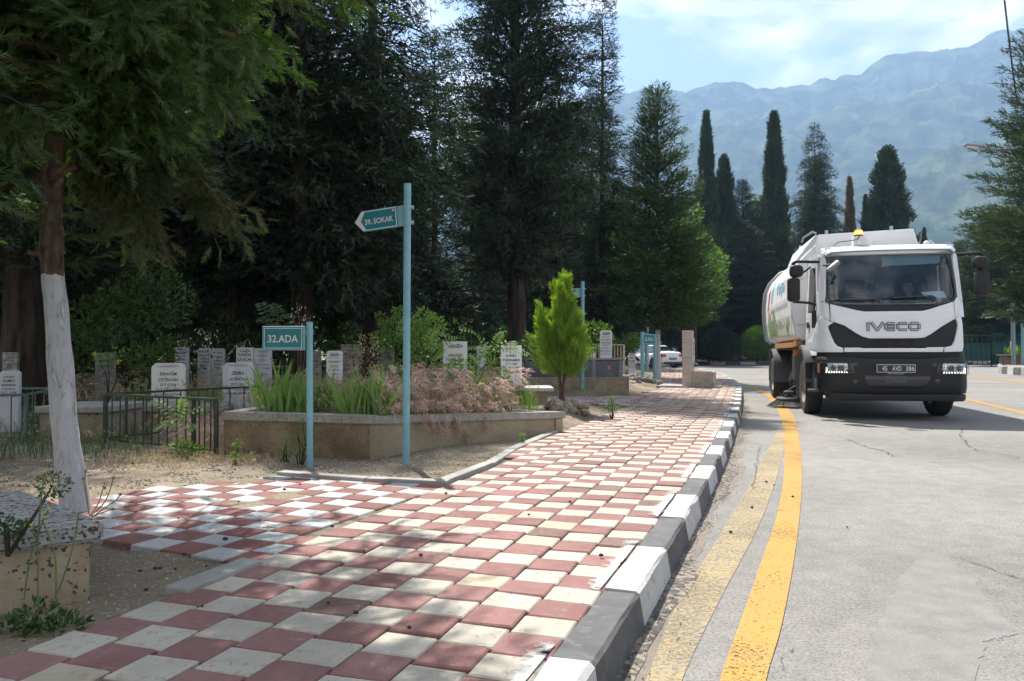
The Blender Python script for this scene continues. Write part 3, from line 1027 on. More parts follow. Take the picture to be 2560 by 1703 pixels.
# ---- air: one closed box of pale haze
mb = MB()
mb.box((0, 1315, 513.5), (8000, 2770, 1030))
hz = mb.build('haze', [], kind='stuff')
hm = bpy.data.materials.new('haze_air'); hm.use_nodes = True
hn, hl = hm.node_tree.nodes, hm.node_tree.links
hn.remove(hn['Principled BSDF'])
pv = hn.new('ShaderNodeVolumePrincipled')
pv.inputs['Color'].default_value = (0.42, 0.645, 1.0, 1)
pv.inputs['Density'].default_value = 0.00028
pv.inputs['Anisotropy'].default_value = 0.25
hl.new(pv.outputs[0], hn['Material Output'].inputs['Volume'])
hz.data.materials.append(hm)
# ================================================================== TREES
m_bark = mat('bark', (0.024, 0.018, 0.014), (0.075, 0.056, 0.043), rough=0.95, scale=9, detail=8, bump=1.0, bscale=26, stretch=(1, 1, 0.22), spec=0.1)
m_barkred = mat('reddish_bark', (0.055, 0.036, 0.026), (0.17, 0.105, 0.070), rough=0.95, scale=14, detail=8, bump=1.0, bscale=40, stretch=(1, 1, 0.3), spec=0.1)
m_limb = mat('limb_bark', (0.018, 0.014, 0.011), (0.045, 0.034, 0.026), rough=0.95, scale=9, detail=4, bump=0.4)
def whitewash(name, zt, bark1, bark2):
    """bark below a height painted with lime wash, flaking"""
    m, n, l = nt(name)
    b = n['Principled BSDF']; b.inputs['Roughness'].default_value = 0.9; b.inputs['Specular IOR Level'].default_value = 0.15
    tc = n.new('ShaderNodeTexCoord')
    mp = N(n, 'ShaderNodeMapping'); mp.inputs['Scale'].default_value = (1, 1, 0.25)
    l.new(tc.outputs['Object'], mp.inputs[0])
    a = N(n, 'ShaderNodeTexNoise', Scale=34, Detail=9, Roughness=0.7); l.new(mp.outputs[0], a.inputs['Vector'])
    rb = n.new('ShaderNodeValToRGB'); rb.color_ramp.elements[0].position = .35; rb.color_ramp.elements[1].position = .65
    rb.color_ramp.elements[0].color = c4(bark1); rb.color_ramp.elements[1].color = c4(bark2)
    l.new(a.outputs[0], rb.inputs[0])
    a2 = N(n, 'ShaderNodeTexNoise', Scale=26, Detail=10, Roughness=0.78, Distortion=1.2); l.new(mp.outputs[0], a2.inputs['Vector'])
    rw = n.new('ShaderNodeValToRGB'); rw.color_ramp.elements[0].position = .33; rw.color_ramp.elements[1].position = .46
    rw.color_ramp.elements[0].color = (0.20, 0.18, 0.155, 1); rw.color_ramp.elements[1].color = (0.64, 0.645, 0.65, 1)
    l.new(a2.outputs[0], rw.inputs[0])
    sx = n.new('ShaderNodeSeparateXYZ'); l.new(tc.outputs['Object'], sx.inputs[0])
    nn = N(n, 'ShaderNodeTexNoise', Scale=14, Detail=5); l.new(tc.outputs['Object'], nn.inputs['Vector'])
    ma = N(n, 'ShaderNodeMath', operation='MULTIPLY_ADD'); ma.inputs[1].default_value = 0.10
    l.new(nn.outputs[0], ma.inputs[0]); l.new(sx.outputs[2], ma.inputs[2])
    gt = N(n, 'ShaderNodeMath', operation='LESS_THAN'); gt.inputs[1].default_value = zt + 0.05
    l.new(ma.outputs[0], gt.inputs[0])
    mx = N(n, 'ShaderNodeMix', data_type='RGBA'); l.new(gt.outputs[0], mx.inputs[0]); l.new(rb.outputs[0], mx.inputs[6]); l.new(rw.outputs[0], mx.inputs[7])
    l.new(mx.outputs[2], b.inputs['Base Color'])
    bp = N(n, 'ShaderNodeBump', Strength=1.0); bp.inputs['Distance'].default_value = 0.045
    l.new(a2.outputs[0], bp.inputs['Height']); l.new(bp.outputs[0], b.inputs['Normal'])
    return m

m_con = leafmat('conifer_dark', (0.006, 0.014, 0.006), (0.026, 0.045, 0.016), trans=0.28, nscale=0.5)
m_con2 = leafmat('conifer_blue', (0.008, 0.018, 0.012), (0.032, 0.055, 0.040), trans=0.22, nscale=0.5)
m_cyp = leafmat('cypress_green', (0.007, 0.018, 0.008), (0.032, 0.058, 0.020), trans=0.22, nscale=0.7)
m_con3 = leafmat('conifer_mid', (0.014, 0.034, 0.008), (0.060, 0.105, 0.026), trans=0.38, nscale=0.6)
m_pine = leafmat('pine_green', (0.014, 0.028, 0.008), (0.055, 0.082, 0.024), trans=0.32, nscale=0.6)
m_fg = leafmat('near_cypress_green', (0.015, 0.040, 0.008), (0.072, 0.135, 0.022), trans=0.40, nscale=0.9)
m_fgold = leafmat('near_cypress_old', (0.024, 0.027, 0.008), (0.075, 0.075, 0.022), trans=0.36, nscale=2)
m_thuja = leafmat('thuja_green', (0.075, 0.155, 0.008), (0.27, 0.40, 0.030), trans=0.50, nscale=3)
m_thuja2 = leafmat('bush_green', (0.045, 0.105, 0.012), (0.13, 0.25, 0.035), trans=0.45, nscale=2)
m_decid = leafmat('bright_leaves', (0.05, 0.11, 0.012), (0.14, 0.24, 0.035), trans=0.50, nscale=0.8)
m_brown = leafmat('dead_needles', (0.085, 0.050, 0.028), (0.17, 0.105, 0.060), trans=0.3, nscale=0.6)

def blade_tpl(n_side=7, L=1.0, side=0.34, w=0.085, curl=0.0, seed=1):
    """feather-like spray along +z made of thin triangles"""
    r_ = np.random.default_rng(seed)
    V, Fc = [], []
    def tri(a, b, c):
        o = len(V); V.extend([a, b, c]); Fc.append((o, o + 1, o + 2))
    tri((-w * .5, 0, 0), (w * .5, 0, 0), (0, 0, L))
    for i in range(n_side):
        t = 0.08 + 0.82 * i / max(1, n_side - 1)
        sgn = 1 if i % 2 else -1
        l_ = side * (1.15 - 0.75 * t) * r_.uniform(0.8, 1.2)
        a_ = math.radians(38 + r_.uniform(-10, 10))
        dx, dz = sgn * math.sin(a_), math.cos(a_)
        dy = r_.uniform(-0.35, 0.35)
        p = np.array([0, 0, t * L]); q_ = p + np.array([dx, dy, dz]) * l_
        n_ = np.array([dz, 0, -dx]) * w * 0.62
        tri(tuple(p - n_), tuple(p + n_), tuple(q_))
    return np.array(V, float), np.array(Fc, int)
TPL = blade_tpl(7)
TPL_S = blade_tpl(4, side=0.42, w=0.15, seed=2)
TPL_F = blade_tpl(12, side=0.36, w=0.05, seed=3)

def limb_mesh(name, lines, m, n=4):
    mb = MB()
    for pts, r0, r1 in lines:
        k = len(pts)
        mb.tube(pts, [r0 + (r1 - r0) * i / max(1, k - 1) for i in range(k)], n=n, cap=False)
    return mb.mesh(name, m, smooth=True)

def conifer(seed, H, R, z0, nwh, bpw, per, size, profile, rise=0.25, droop=0.35, gap=0.0, mleaf=None, tpl=None, top_spread=0.15, lean=(0, 0)):
    """returns (crown mesh, branch mesh). profile(t)->radius factor, t 0 bottom..1 top"""
    r_ = random.Random(seed)
    P, D, S, lines = [], [], [], []
    for w in range(nwh):
        t = (w + r_.uniform(-.4, .4)) / nwh; t = min(max(t, 0), 0.985)
        z = z0 + (H - z0) * t
        cx_, cy_ = lean[0] * z / H, lean[1] * z / H
        for b in range(bpw):
            if r_.random() < gap: continue
            a = r_.uniform(0, 2 * PI)
            Lb = R * profile(t) * r_.uniform(0.62, 1.18) + top_spread
            up = rise * (0.6 + 0.8 * t) + r_.uniform(-.12, .12)
            pts = []
            nn = 5
            for k in range(nn + 1):
                q = k / nn
                rr_ = Lb * q
                zz = z + Lb * (up * q - droop * q * q)
                aa = a + 0.12 * math.sin(q * 3 + b)
                pts.append((cx_ + rr_ * math.cos(aa), cy_ + rr_ * math.sin(aa), zz))
            lines.append((pts, 0.008 + 0.010 * Lb, 0.003))
            m_ = max(3, int(per * Lb / R))
            for k in range(m_):
                q = 0.18 + 0.85 * ((k + r_.random()) / m_) ** 0.8
                qq = min(q, 0.999) * nn; i0 = int(qq); f_ = qq - i0
                p0, p1 = pts[i0], pts[min(i0 + 1, nn)]
                p = [p0[j] + (p1[j] - p0[j]) * f_ for j in range(3)]
                sp = 0.13 * (1.5 - q)
                s_ = r_.choice((-1, 1))
                perp = (-math.sin(a) * s_, math.cos(a) * s_)
                off = r_.uniform(0, 1) * Lb * 0.22 * (1.1 - q * 0.6)
                P.append((p[0] + perp[0] * off + r_.gauss(0, sp), p[1] + perp[1] * off + r_.gauss(0, sp), p[2] + r_.gauss(0, sp) - 0.06 * off))
                D.append((math.cos(a) * 1.0 + perp[0] * 0.7 * r_.random() + r_.gauss(0, .5), math.sin(a) + perp[1] * 0.7 * r_.random() + r_.gauss(0, .5), up - 2 * droop * q + r_.gauss(0.12, .55)))
                S.append(size * r_.uniform(0.65, 1.25) * (0.75 + 0.5 * (1 - q)) * (0.55 + 0.45 * (1 - t)))
    for k in range(14):
        z = H - 0.05 * size * k
        P.append((lean[0], lean[1], z - size * .3)); D.append((r_.gauss(0, .25), r_.gauss(0, .25), 1)); S.append(size * 0.7)
    tv, tf = tpl or TPL_S
    V, Fc = scatter(tv, tf, P, D, S)
    return np_mesh('crown', V, Fc, [mleaf]), limb_mesh('branches', lines, m_limb)

def columnar(seed, H, R, z0, n, size, profile, mleaf, tpl=None, upw=1.0, lumps=0.22, solid=0.45, flare=0.35):
    r_ = np.random.default_rng(seed)
    t = r_.random(n) ** 0.85
    a = r_.random(n) * 2 * PI
    lum = 1 + lumps * np.sin(a * 3 + t * 13 + seed) * np.cos(a * 5 - t * 21) + lumps * 0.7 * np.sin(t * 60 + a * 2)
    rad = R * np.array([profile(x) for x in t]) * lum * (solid + (1 - solid) * r_.random(n) ** 0.5)
    z = z0 + (H - z0) * t
    P = np.stack([rad * np.cos(a), rad * np.sin(a), z], 1)
    D = np.stack([flare * np.cos(a) + r_.normal(0, .22, n), flare * np.sin(a) + r_.normal(0, .22, n), upw + r_.normal(0, .2, n)], 1)
    S = size * r_.uniform(.6, 1.3, n) * (1.0 - 0.35 * t)
    tv, tf = tpl or TPL
    V, Fc = scatter(tv, tf, P, D, S)
    return np_mesh('crown', V, Fc, [mleaf])

def leaf_tpl(w=0.42):
    V = np.array([(0, 0, 0), (w / 2, 0.06, 0.45), (0, 0, 1.0), (-w / 2, 0.06, 0.45)], float)
    return V, np.array([(0, 1, 2), (0, 2, 3)], int)
LEAF = leaf_tpl()
def leafy(seed, clumps, n, size, mleaf, name='crown', up=0.3):
    """clumps: list of (x,y,z,r)"""
    r_ = np.random.default_rng(seed)
    w = np.array([c[3] ** 2 for c in clumps]); w = w / w.sum()
    idx = r_.choice(len(clumps), n, p=w)
    C = np.array([c[:3] for c in clumps])[idx]; R = np.array([c[3] for c in clumps])[idx]
    d = r_.normal(size=(n, 3)); d /= np.linalg.norm(d, axis=1, keepdims=True)
    rr_ = R * (0.35 + 0.65 * r_.random(n) ** 0.5)
    P = C + d * rr_[:, None] * np.array([1, 1, 0.85])
    D = d + r_.normal(0, .6, (n, 3)) + np.array([0, 0, up])
    V, Fc = scatter(*LEAF, P, D, size * r_.uniform(.6, 1.3, n))
    return np_mesh(name, V, Fc, [mleaf])

def trunk_mesh(name, pts, radii, m, n=14, rough=0.06, seed=0, rings=34):
    P = smooth_poly([Vector(p) for p in pts], max(2, rings // max(1, len(pts) - 1)))
    k = len(P)
    rs = np.interp(np.linspace(0, 1, k), np.linspace(0, 1, len(radii)), radii)
    mb = MB(); mb.tube(P, list(rs), n=n)
    out = []
    for i, v in enumerate(mb.v[:k * n]):
        ring = i // n; c = P[ring]; d = Vector(v) - c
        f_ = 1 + rough * mnoise.noise(Vector((v[0] * 9 + seed, v[1] * 9, v[2] * 3))) * 2 + rough * 0.7 * mnoise.noise(Vector((v[0] * 30, v[1] * 30, v[2] * 9 + seed)))
        out.append(tuple(c + d * f_))
    mb.v[:k * n] = out
    return mb.mesh(name, m, smooth=True)

# ---- prototypes
def prof_cone(t): return (1 - t) ** 0.85
def prof_full(t): return min(1, 0.35 + t * 4.5) * (1 - t ** 1.7) ** 0.75 + 0.04
def prof_cyp(t): return (0.55 + 0.45 * min(1, t * 3.5)) * (1 - t) ** 0.62
def prof_spire(t): return 0.25 + 0.75 * (1 - t) * (0.55 + 0.45 * math.sin(t * 19) ** 2)
def prof_thuja(t): return min(1, 0.42 + t * 2.6) * (1 - t ** 1.25) ** 0.85
def prof_round(t): return math.sqrt(max(0.02, 1 - (2 * t - 0.92) ** 2))

C_big = conifer(1, 15.0, 3.4, 2.7, 54, 9, 150, 0.29, prof_full, rise=0.45, droop=0.30, gap=0.06, mleaf=m_con)
C_big2 = conifer(2, 14.0, 3.0, 2.1, 48, 8, 140, 0.28, prof_full, rise=0.30, droop=0.42, gap=0.22, mleaf=m_con)
C_ced = conifer(3, 14.0, 3.4, 1.6, 30, 8, 150, 0.28, prof_full, rise=0.12, droop=0.32, gap=0.10, mleaf=m_con2)
C_mid = conifer(4, 10.0, 1.85, 1.9, 50, 8, 84, 0.26, lambda t: min(1, .8 + t) * (1 - t) ** 0.75, rise=0.55, droop=0.15, gap=0.05, mleaf=m_con3, top_spread=0.3)
C_fir = conifer(5, 15.0, 2.2, 0.5, 46, 8, 100, 0.34, prof_cone, rise=0.15, droop=0.30, gap=0.15, mleaf=m_con, top_spread=0.25)
C_pine = conifer(6, 15.5, 4.0, 1.4, 56, 9, 180, 0.36, lambda t: min(1, .55 + t * 2) * (1 - t) ** 0.6, rise=0.75, droop=0.15, gap=0.08, mleaf=m_pine)
C_spire = conifer(7, 15.0, 1.15, 1.5, 64, 6, 34, 0.33, prof_spire, rise=0.4, droop=0.3, gap=0.15, mleaf=m_con, top_spread=0.2)
K_cyp = columnar(8, 17.0, 1.25, 0.2, 11000, 0.62, prof_cyp, m_cyp, tpl=TPL_S)
K_cyp2 = columnar(9, 13.0, 1.5, 0.2, 9000, 0.60, lambda t: (0.6 + 0.4 * min(1, t * 3)) * (1 - t) ** 0.5, m_cyp, tpl=TPL_S, lumps=0.3)
K_dead = columnar(10, 11.0, 0.75, 0.5, 5000, 0.45, prof_cyp, m_brown, tpl=TPL_S, lumps=0.3)

trk = {}
def place_tree(name, label, x, y, kind, H=None, sc=1.0, rz=0.0, group=None, r0=0.17, trunk_m=None, zg=None, lean=(0, 0), sxy=None, tlen=0.93):
    me = {'big': C_big, 'big2': C_big2, 'ced': C_ced, 'mid': C_mid, 'fir': C_fir, 'pine': C_pine, 'spire': C_spire,
          'cyp': (K_cyp, None), 'cyp2': (K_cyp2, None), 'dead': (K_dead, None)}[kind]
    h0 = {'big': 15, 'big2': 14, 'ced': 14, 'mid': 10, 'fir': 15, 'pine': 15.5, 'spire': 15, 'cyp': 17, 'cyp2': 13, 'dead': 11}[kind]
    sc = (H / h0) if H else sc
    z = zland(x, y) if zg is None else zg
    root = thing(name, label, 'tree', (x, y, z - 0.05), rz, group)
    sx = sc if sxy is None else sxy
    cr = obj('crown', me[0], root); cr.scale = (sx, sx, sc)
    if me[1]:
        br = obj('branches', me[1], root); br.scale = (sx, sx, sc)
    hh = h0 * sc
    tm = trunk_m or m_bark
    key = (round(hh, 0), round(r0, 2), tm.name)
    if key not in trk:
        trk[key] = trunk_mesh('trunk', [(0, 0, 0), (0.03, 0, hh * .1), (-0.02, 0.02, hh * .3), (0, 0, hh * tlen)], [r0 * 1.35, r0 * 1.02, r0 * .8, 0.03], tm, n=9, rough=0.05, rings=18)
    obj('trunk', trk[key], root)
    return root

def base(px, Y): return (px - CX) / F_PX * Y
# near grove: label, native px of trunk, distance, kind, height
grove = [
 ('tall_conifer', 'tall conifer with bare dark trunk rising just right of the left tombs', 748, 15.5, 'big2', 15.0, 0.20, 0.3),
 ('tall_conifer', 'slender dark conifer standing behind the two-name double headstones', 585, 17.5, 'big2', 14.0, 0.15, 1.3),
 ('cedar_tree', 'blue-green cedar with drooping layered boughs behind the direction sign', 930, 17.0, 'ced', 14.5, 0.19, 2.0, .60),
 ('tall_conifer', 'largest conifer, full dark crown and stout speckled trunk behind the white fern-covered graves', 1289, 20.5, 'big', 15.6, 0.24, 0.0, .68),
 ('tall_conifer', 'broad dark tree trunk at the left edge behind the shaded headstone', 60, 11.5, 'big2', 14.0, 0.27, 2.2),
 ('tall_conifer', 'dark conifer filling the gap left of the whitewashed tree', 300, 16.0, 'big', 15.0, 0.20, 4.1),
 ('tall_conifer', 'dark conifer between the cedar and the largest conifer', 1085, 26.0, 'spire', 11.3, 0.15, 5.0, 1.2),
 ('spire_conifer', 'thin spire-topped conifer just right of the largest conifer', 1508, 29.0, 'spire', 14.3, 0.15, 0.8),
 ('young_conifer', 'young green conifer with lime-washed foot beside the small block sign', 1645, 27.6, 'mid', 10.6, 0.10, 1.9),
 ('tall_conifer', 'dark conifer behind the yellow-green young thuja', 1400, 33.0, 'big2', 12.5, 0.17, 2.9),
]
for nm, lb, px, Y, kd, H, r0, rz, *sx_ in grove:
    tm = None
    if kd == 'mid': tm = whitewash('limed_bark', 1.9, (0.07, 0.05, 0.035), (0.16, 0.11, 0.075))
    if px == 1400: tm = whitewash('limed_bark_far', 1.6, (0.05, 0.037, 0.028), (0.12, 0.09, 0.06))
    place_tree(nm, lb, base(px, Y), Y, kd, H=H, rz=rz, group='conifers of the cemetery grove', r0=r0, trunk_m=tm, sxy=sx_[0] if sx_ else None)
# deeper rows of the same grove, mostly reading as dark depth between the trunks
deep = []
r_ = random.Random(77)
lay = [(-260, 22), (-40, 21), (170, 24), (430, 23), (520, 31), (660, 25), (830, 28), (1010, 23.5), (1180, 33), (120, 34), (360, 36), (700, 38), (900, 37), (1330, 40), (1240, 46), (1000, 45), (-150, 32), (560, 47), (780, 49), (1480, 46), (300, 48), (30, 46)]
tops = ['with a ragged top', 'with a thin crown', 'with a broad shoulder', 'with sparse lower boughs']
for i, (px, Y) in enumerate(lay):
    kd = ['big', 'big2', 'fir', 'ced', 'big2'][i % 5]
    place_tree('grove_conifer', 'dark conifer deep in the shaded grove behind the graves', base(px, Y), Y, kd, H=(r_.uniform(11.5, 14) * (0.85 + Y / 90) if not 820 < px < 1260 else (r_.uniform(640, 790) / F_PX * Y)), sxy=(.62 if 820 < px < 1260 else None), rz=r_.uniform(0, 6.28), group='dark trees deep in the grove', r0=0.15)

# beyond the bend of the road
def far_tree(nm, lb, px, top, Y, kd, wpx=None, r0=0.16, rz=0.0, grp='trees beyond the bend of the road'):
    H = (HOR - top) / F_PX * Y + CAM_H - 0.5
    base_r = {'cyp': 1.25, 'cyp2': 1.5, 'dead': .75, 'fir': 2.2, 'mid': 1.75, 'big': 3.4, 'big2': 3.0, 'pine': 4.0, 'spire': 1.15}[kd]
    sxy = None
    if wpx: sxy = (wpx / F_PX * Y / 2) / base_r
    return place_tree(nm, lb, base(px, Y), Y, kd, H=H, r0=r0, rz=rz, group=grp, sxy=sxy, zg=0.4)
far_tree('cypress', 'slim dark cypress leaning left, leftmost of the tall cypresses', 1768, 284, 72, 'cyp', 76, rz=1)
far_tree('cypress', 'tallest pointed cypress, standing in the middle of the road bend', 1938, 284, 72, 'cyp', 92, rz=2.2)
far_tree('cypress', 'shorter cypress pressed against the right of the leftmost tall one', 1812, 396, 74, 'cyp2', 92, rz=3)
far_tree('conifer', 'dark bushy conifer between the two tall cypresses', 1858, 446, 76, 'big', 150, rz=4)
far_tree('conifer', 'tiered dark conifer with upswept boughs right of the tallest cypress', 2040, 300, 75, 'big2', 165, rz=5)
far_tree('conifer', 'fuller green conifer in front of the tiered one', 2042, 385, 73, 'big', 135, rz=.4)
far_tree('dead_cypress', 'brown dead cypress above the sweeper roof', 2127, 447, 76, 'dead', 44, rz=1.2)
far_tree('cypress', 'small narrow cypress just right of the brown dead one', 2166, 490, 78, 'cyp', 40, rz=1.9)
far_tree('conifer', 'broad pyramidal conifer above the right half of the sweeper cab', 2222, 376, 76, 'cyp2', 150, rz=2.9)
far_tree('conifer', 'low dark conifer filling in behind the tank of the sweeper', 1960, 560, 70, 'mid', 150, rz=2.0)
far_tree('conifer', 'tiny pointed tree top showing over the cab roof', 2313, 574, 85, 'cyp2', 34)
far_tree('conifer', 'dark bushy conifer between the leftmost cypress pair and the tallest cypress', 1895, 500, 71, 'big', 150, rz=1.4)
far_tree('conifer', 'dark conifer rising left of the leftmost tall cypress', 1720, 470, 70, 'big2', 150, rz=2.4)
far_tree('conifer', 'dark conifer behind the fountain, foot lost in shade', 1700, 520, 66, 'big', 220, rz=2)
far_tree('conifer', 'dark conifer behind the round bushes', 1850, 545, 68, 'big', 240, rz=3)
far_tree('conifer', 'dark conifer between the far white sedan and the young limed conifer', 1560, 500, 62, 'big2', 230, rz=5)
for i, (px, tp, Y) in enumerate([(1640, 590, 80), (1760, 600, 80), (1900, 600, 78), (2010, 620, 80), (2110, 640, 82), (1500, 560, 75), (1420, 520, 70)]):
    far_tree('backdrop_tree', 'dark tree in the second row beyond the road bend', px, tp, Y, ['big', 'big2', 'fir'][i % 3], 200, rz=i * 1.1, grp='second row trees beyond the road bend')
far_tree('pine_tree', 'big tufted pine on the right edge of the picture', 2685, -20, 36, 'pine', 520, r0=0.3, rz=1.0, grp='trees on the right side of the road')
far_tree('pine_tree', 'pale green pine behind the left mirror of the sweeper', 2500, 520, 60, 'pine', 330, rz=2.0, grp='trees on the right side of the road')
far_tree('dark_tree', 'dark spreading tree beyond the green fence, right of the cab', 2405, 600, 82, 'big', 240, rz=0.5, grp='trees on the right side of the road')
far_tree('dark_tree', 'smaller olive-like tree beyond the green fence near the grey post', 2488, 690, 88, 'big', 190, rz=2.5, grp='trees on the right side of the road')
# bright broadleaf trees catching light between the cypresses
def leafy_tree(lb, px, Y, clp, n, size, m, zt):
    x = base(px, Y)
    root = thing('broadleaf_tree', lb, 'tree', (x, Y, 0.3), 0, None)
    obj('crown', leafy(int(px), clp, n, size, m), root)
    obj('trunk', trunk_mesh('trunk', [(0, 0, 0), (0.1, 0, zt * .5), (0, 0, zt)], [0.22, .16, .08], m_bark, n=8, rings=8), root)
    return root
leafy_tree('bright yellow-green broadleaf tree glowing behind the young conifer', 1735, 60, [(-.6, 0, 9.2, 1.9), (.6, .5, 7.5, 2.2), (1.0, 0, 5.6, 1.7), (-1, 0, 6.4, 2.0), (-.5, 0, 11.6, 1.2)], 5200, 0.34, m_decid, 9)
leafy_tree('bright green broadleaf tree peeping between the cypresses', 1900, 79, [(0, 0, 15.2, 1.8), (.5, 0, 12.4, 2.0), (-1.5, 0, 10.0, 2.0), (1, 0, 8.5, 2.2)], 4500, 0.38, m_decid, 13)

# ---- near whitewashed cypress, hand placed
def near_tree():
    bx, by = -2.55, 4.55
    root = thing('limed_cypress', 'near cypress with its leaning trunk lime-washed white up to head height', 'tree', (bx, by, 0.10))
    Yt = 4.55
    track = [(192, 1275), (176, 1180), (160, 1050), (150, 930), (142, 800), (134, 690), (128, 560), (130, 430), (146, 300), (162, 200), (166, 60), (160, -120), (150, -350), (140, -700), (130, -1200), (120, -1700)]
    pts = []
    for px, py in track:
        p = AT(px, py, Yt + (1275 - py) * 0.00012); pts.append((p.x - bx, p.y - by, p.z - 0.10))
    pts[0] = (pts[0][0] + 0.012, pts[0][1], -0.1)
    rad = [0.086, 0.078, 0.070, 0.067, 0.065, 0.065, 0.064, 0.064, 0.060, 0.058, 0.054, 0.050, 0.045, 0.038, 0.025, 0.012]
    zt = 1.05 + (882 - 685) / 1920 * 4.6 - 0.10
    tm = trunk_mesh('trunk', pts, rad, whitewash('near_limed_bark', zt, (0.060, 0.042, 0.030), (0.20, 0.145, 0.105)), n=28, rough=0.085, seed=3, rings=150)
    obj('trunk', tm, root)
    def tp(z):
        zs = [p[2] for p in pts]
        return Vector((float(np.interp(z, zs, [p[0] for p in pts])), float(np.interp(z, zs, [p[1] for p in pts])), z))
    # sawn stubs and snags round the trunk
    r_ = random.Random(4)
    mbs = MB()
    for k in range(11):
        z = r_.choice([1.95, 2.0, 2.05, 1.85, 1.7, 1.75, 1.55])
        a = r_.uniform(-0.5, 0.5) + (0 if k % 3 else PI); c = tp(z)
        L = r_.uniform(.07, .16)
        e = c + Vector((math.cos(a) * L, math.sin(a) * L - 0.02, r_.uniform(-.02, .04)))
        mbs.tube([c, (c + e) / 2 + Vector((0, 0, -.01)), e], [0.024, 0.019, 0.014], n=7)
    mbs.build('branch_stubs', m_barkred, root, smooth=True)
    # limbs
    P, D, S, Q = [], [], [], []
    P2, D2, S2 = [], [], []
    lines = []
    def limb(z, a, L, up, dr, nt_, size=0.15, old=0.0, dens=1.0):
        c = tp(z)
        pts_ = []
        nn = 8
        for k in range(nn + 1):
            q = k / nn
            aa = a + 0.15 * math.sin(q * 4 + z * 5)
            pts_.append(c + Vector((math.cos(aa) * L * q, math.sin(aa) * L * q, L * (up * q - dr * q * q))))
        lines.append((pts_, 0.022 + 0.006 * L, 0.005))
        for t_ in range(nt_):
            q = r_.uniform(0.12, 1.0); qq = q * nn; i0 = min(int(qq), nn - 1); f_ = qq - i0
            p = pts_[i0].lerp(pts_[i0 + 1], f_)
            ax = (pts_[i0 + 1] - pts_[i0]).normalized()
            s_ = r_.choice((-1, 1)); side = Vector((-ax.y * s_, ax.x * s_, 0))
            d = (ax * 0.7 + side * r_.uniform(.2, 1.0) + Vector((0, 0, r_.uniform(-.75, .25)))).normalized()
            Lt = r_.uniform(.2, .55) * (1.15 - 0.5 * q)
            tw = [p, p + d * Lt * .5 + Vector((0, 0, -.02)), p + d * Lt + Vector((0, 0, -.10 * Lt))]
            if r_.random() < 0.5: lines.append((tw, 0.0045, 0.002))
            m_ = int(r_.uniform(10, 16) * dens)
            for k in range(m_):
                f2 = (k + r_.random()) / m_
                b_ = p + d * Lt * f2 + Vector((r_.gauss(0, .022), r_.gauss(0, .022), r_.gauss(0, .022) - .08 * f2 * f2 * Lt))
                dd = d * 0.8 + Vector((r_.gauss(0, .5), r_.gauss(0, .5), r_.gauss(-.12, .45)))
                (P2 if r_.random() < old else P).append(b_)
                if len(P2) > len(D2): D2.append(dd); S2.append(size * r_.uniform(.5, 1.1))
                if len(P) > len(D): D.append(dd); S.append(size * r_.uniform(.5, 1.2))
    # boughs reaching right over the verge, in view
    for k in range(46):
        z = r_.uniform(2.45, 3.7); a = r_.uniform(-0.8, 1.0)
        limb(z, a, (0.38 + 0.75 * min(1, (z - 2.4) / 1.0)) * r_.uniform(.7, 1.15), r_.uniform(.05, .30), r_.uniform(.35, .55), 18)
    for k in range(34):
        z = r_.uniform(2.3, 3.5); a = r_.uniform(1.5, 4.6)
        limb(z, a, r_.uniform(0.5, 1.2), r_.uniform(.0, .3), r_.uniform(.3, .55), 16)
    # low hanging old clumps
    for z, a, L, dr in [(2.35, 0.5, 0.42, 1.4), (2.4, 0.2, .50, 1.2), (2.5, .55, .85, .72), (2.5, 0.3, .95, .66), (2.3, 1.1, .5, 1.0)]:
        limb(z, a, L, .0, dr, 34, size=.15, old=0.7)
    for k in range(30):
        limb(r_.uniform(3.2, 5.6), r_.uniform(.7, 2.3), r_.uniform(1.4, 2.6), r_.uniform(.05, .3), r_.uniform(.15, .35), 12, size=.22, dens=.65)
    for k in range(13):
        limb(r_.uniform(3.6, 5.6), r_.uniform(-.7, .7), r_.uniform(1.3, 2.1), r_.uniform(.1, .3), r_.uniform(.1, .3), 11, size=.24, dens=.6)
    # crown above the frame, throws the dappled shade
    for k in range(84):
        z = r_.uniform(3.3, 7.2); a = r_.uniform(0, 2 * PI)
        limb(z, a, (0.8 + 1.05 * r_.random()) * max(.3, 1.05 - (z - 3.2) / 6.5), r_.uniform(.1, .4), r_.uniform(.15, .4), 14, size=0.20, dens=.6)
    V, Fc = scatter(*TPL_F, [tuple(p) for p in P], [tuple(p) for p in D], S)
    obj('crown', np_mesh('crown', V, Fc, [m_fg]), root)
    V, Fc = scatter(*TPL_F, [tuple(p) for p in P2], [tuple(p) for p in D2], S2)
    obj('old_foliage', np_mesh('old_foliage', V, Fc, [m_fgold]), root)
    obj('branches', limb_mesh('branches', lines, m_barkred, n=5), root)
    # green shoots low on the trunk
    for z in (1.62, 1.48):
        P, D, S = [], [], []
        c = tp(z)
        for k in range(26):
            q = k / 26
            P.append(tuple(c + Vector((.07 + .30 * q, -.02, .03 * q + .05 * q * q)))); D.append((1, r_.gauss(0, .6), r_.gauss(.1, .6))); S.append(.07)
        V, Fc = scatter(*TPL_F, P, D, S)
        obj('low_shoot', np_mesh('low_shoot', V, Fc, [m_fg]), root)
    # two cones
    mbc = MB()
    for px, py in ((581, 88), (596, 78)):
        p = AT(px, py, 4.3); bmx = bmesh.new(); bmesh.ops.create_icosphere(bmx, subdivisions=2, radius=.016)
        for v in bmx.verts: v.co *= 1 + 0.12 * mnoise.noise(v.co * 90)
        mbc.bm(bmx, M=TX(p - Vector((bx, by, .10))))
    mbc.build('seed_cones', m_barkred, root, smooth=True)
    return root
near_tree()
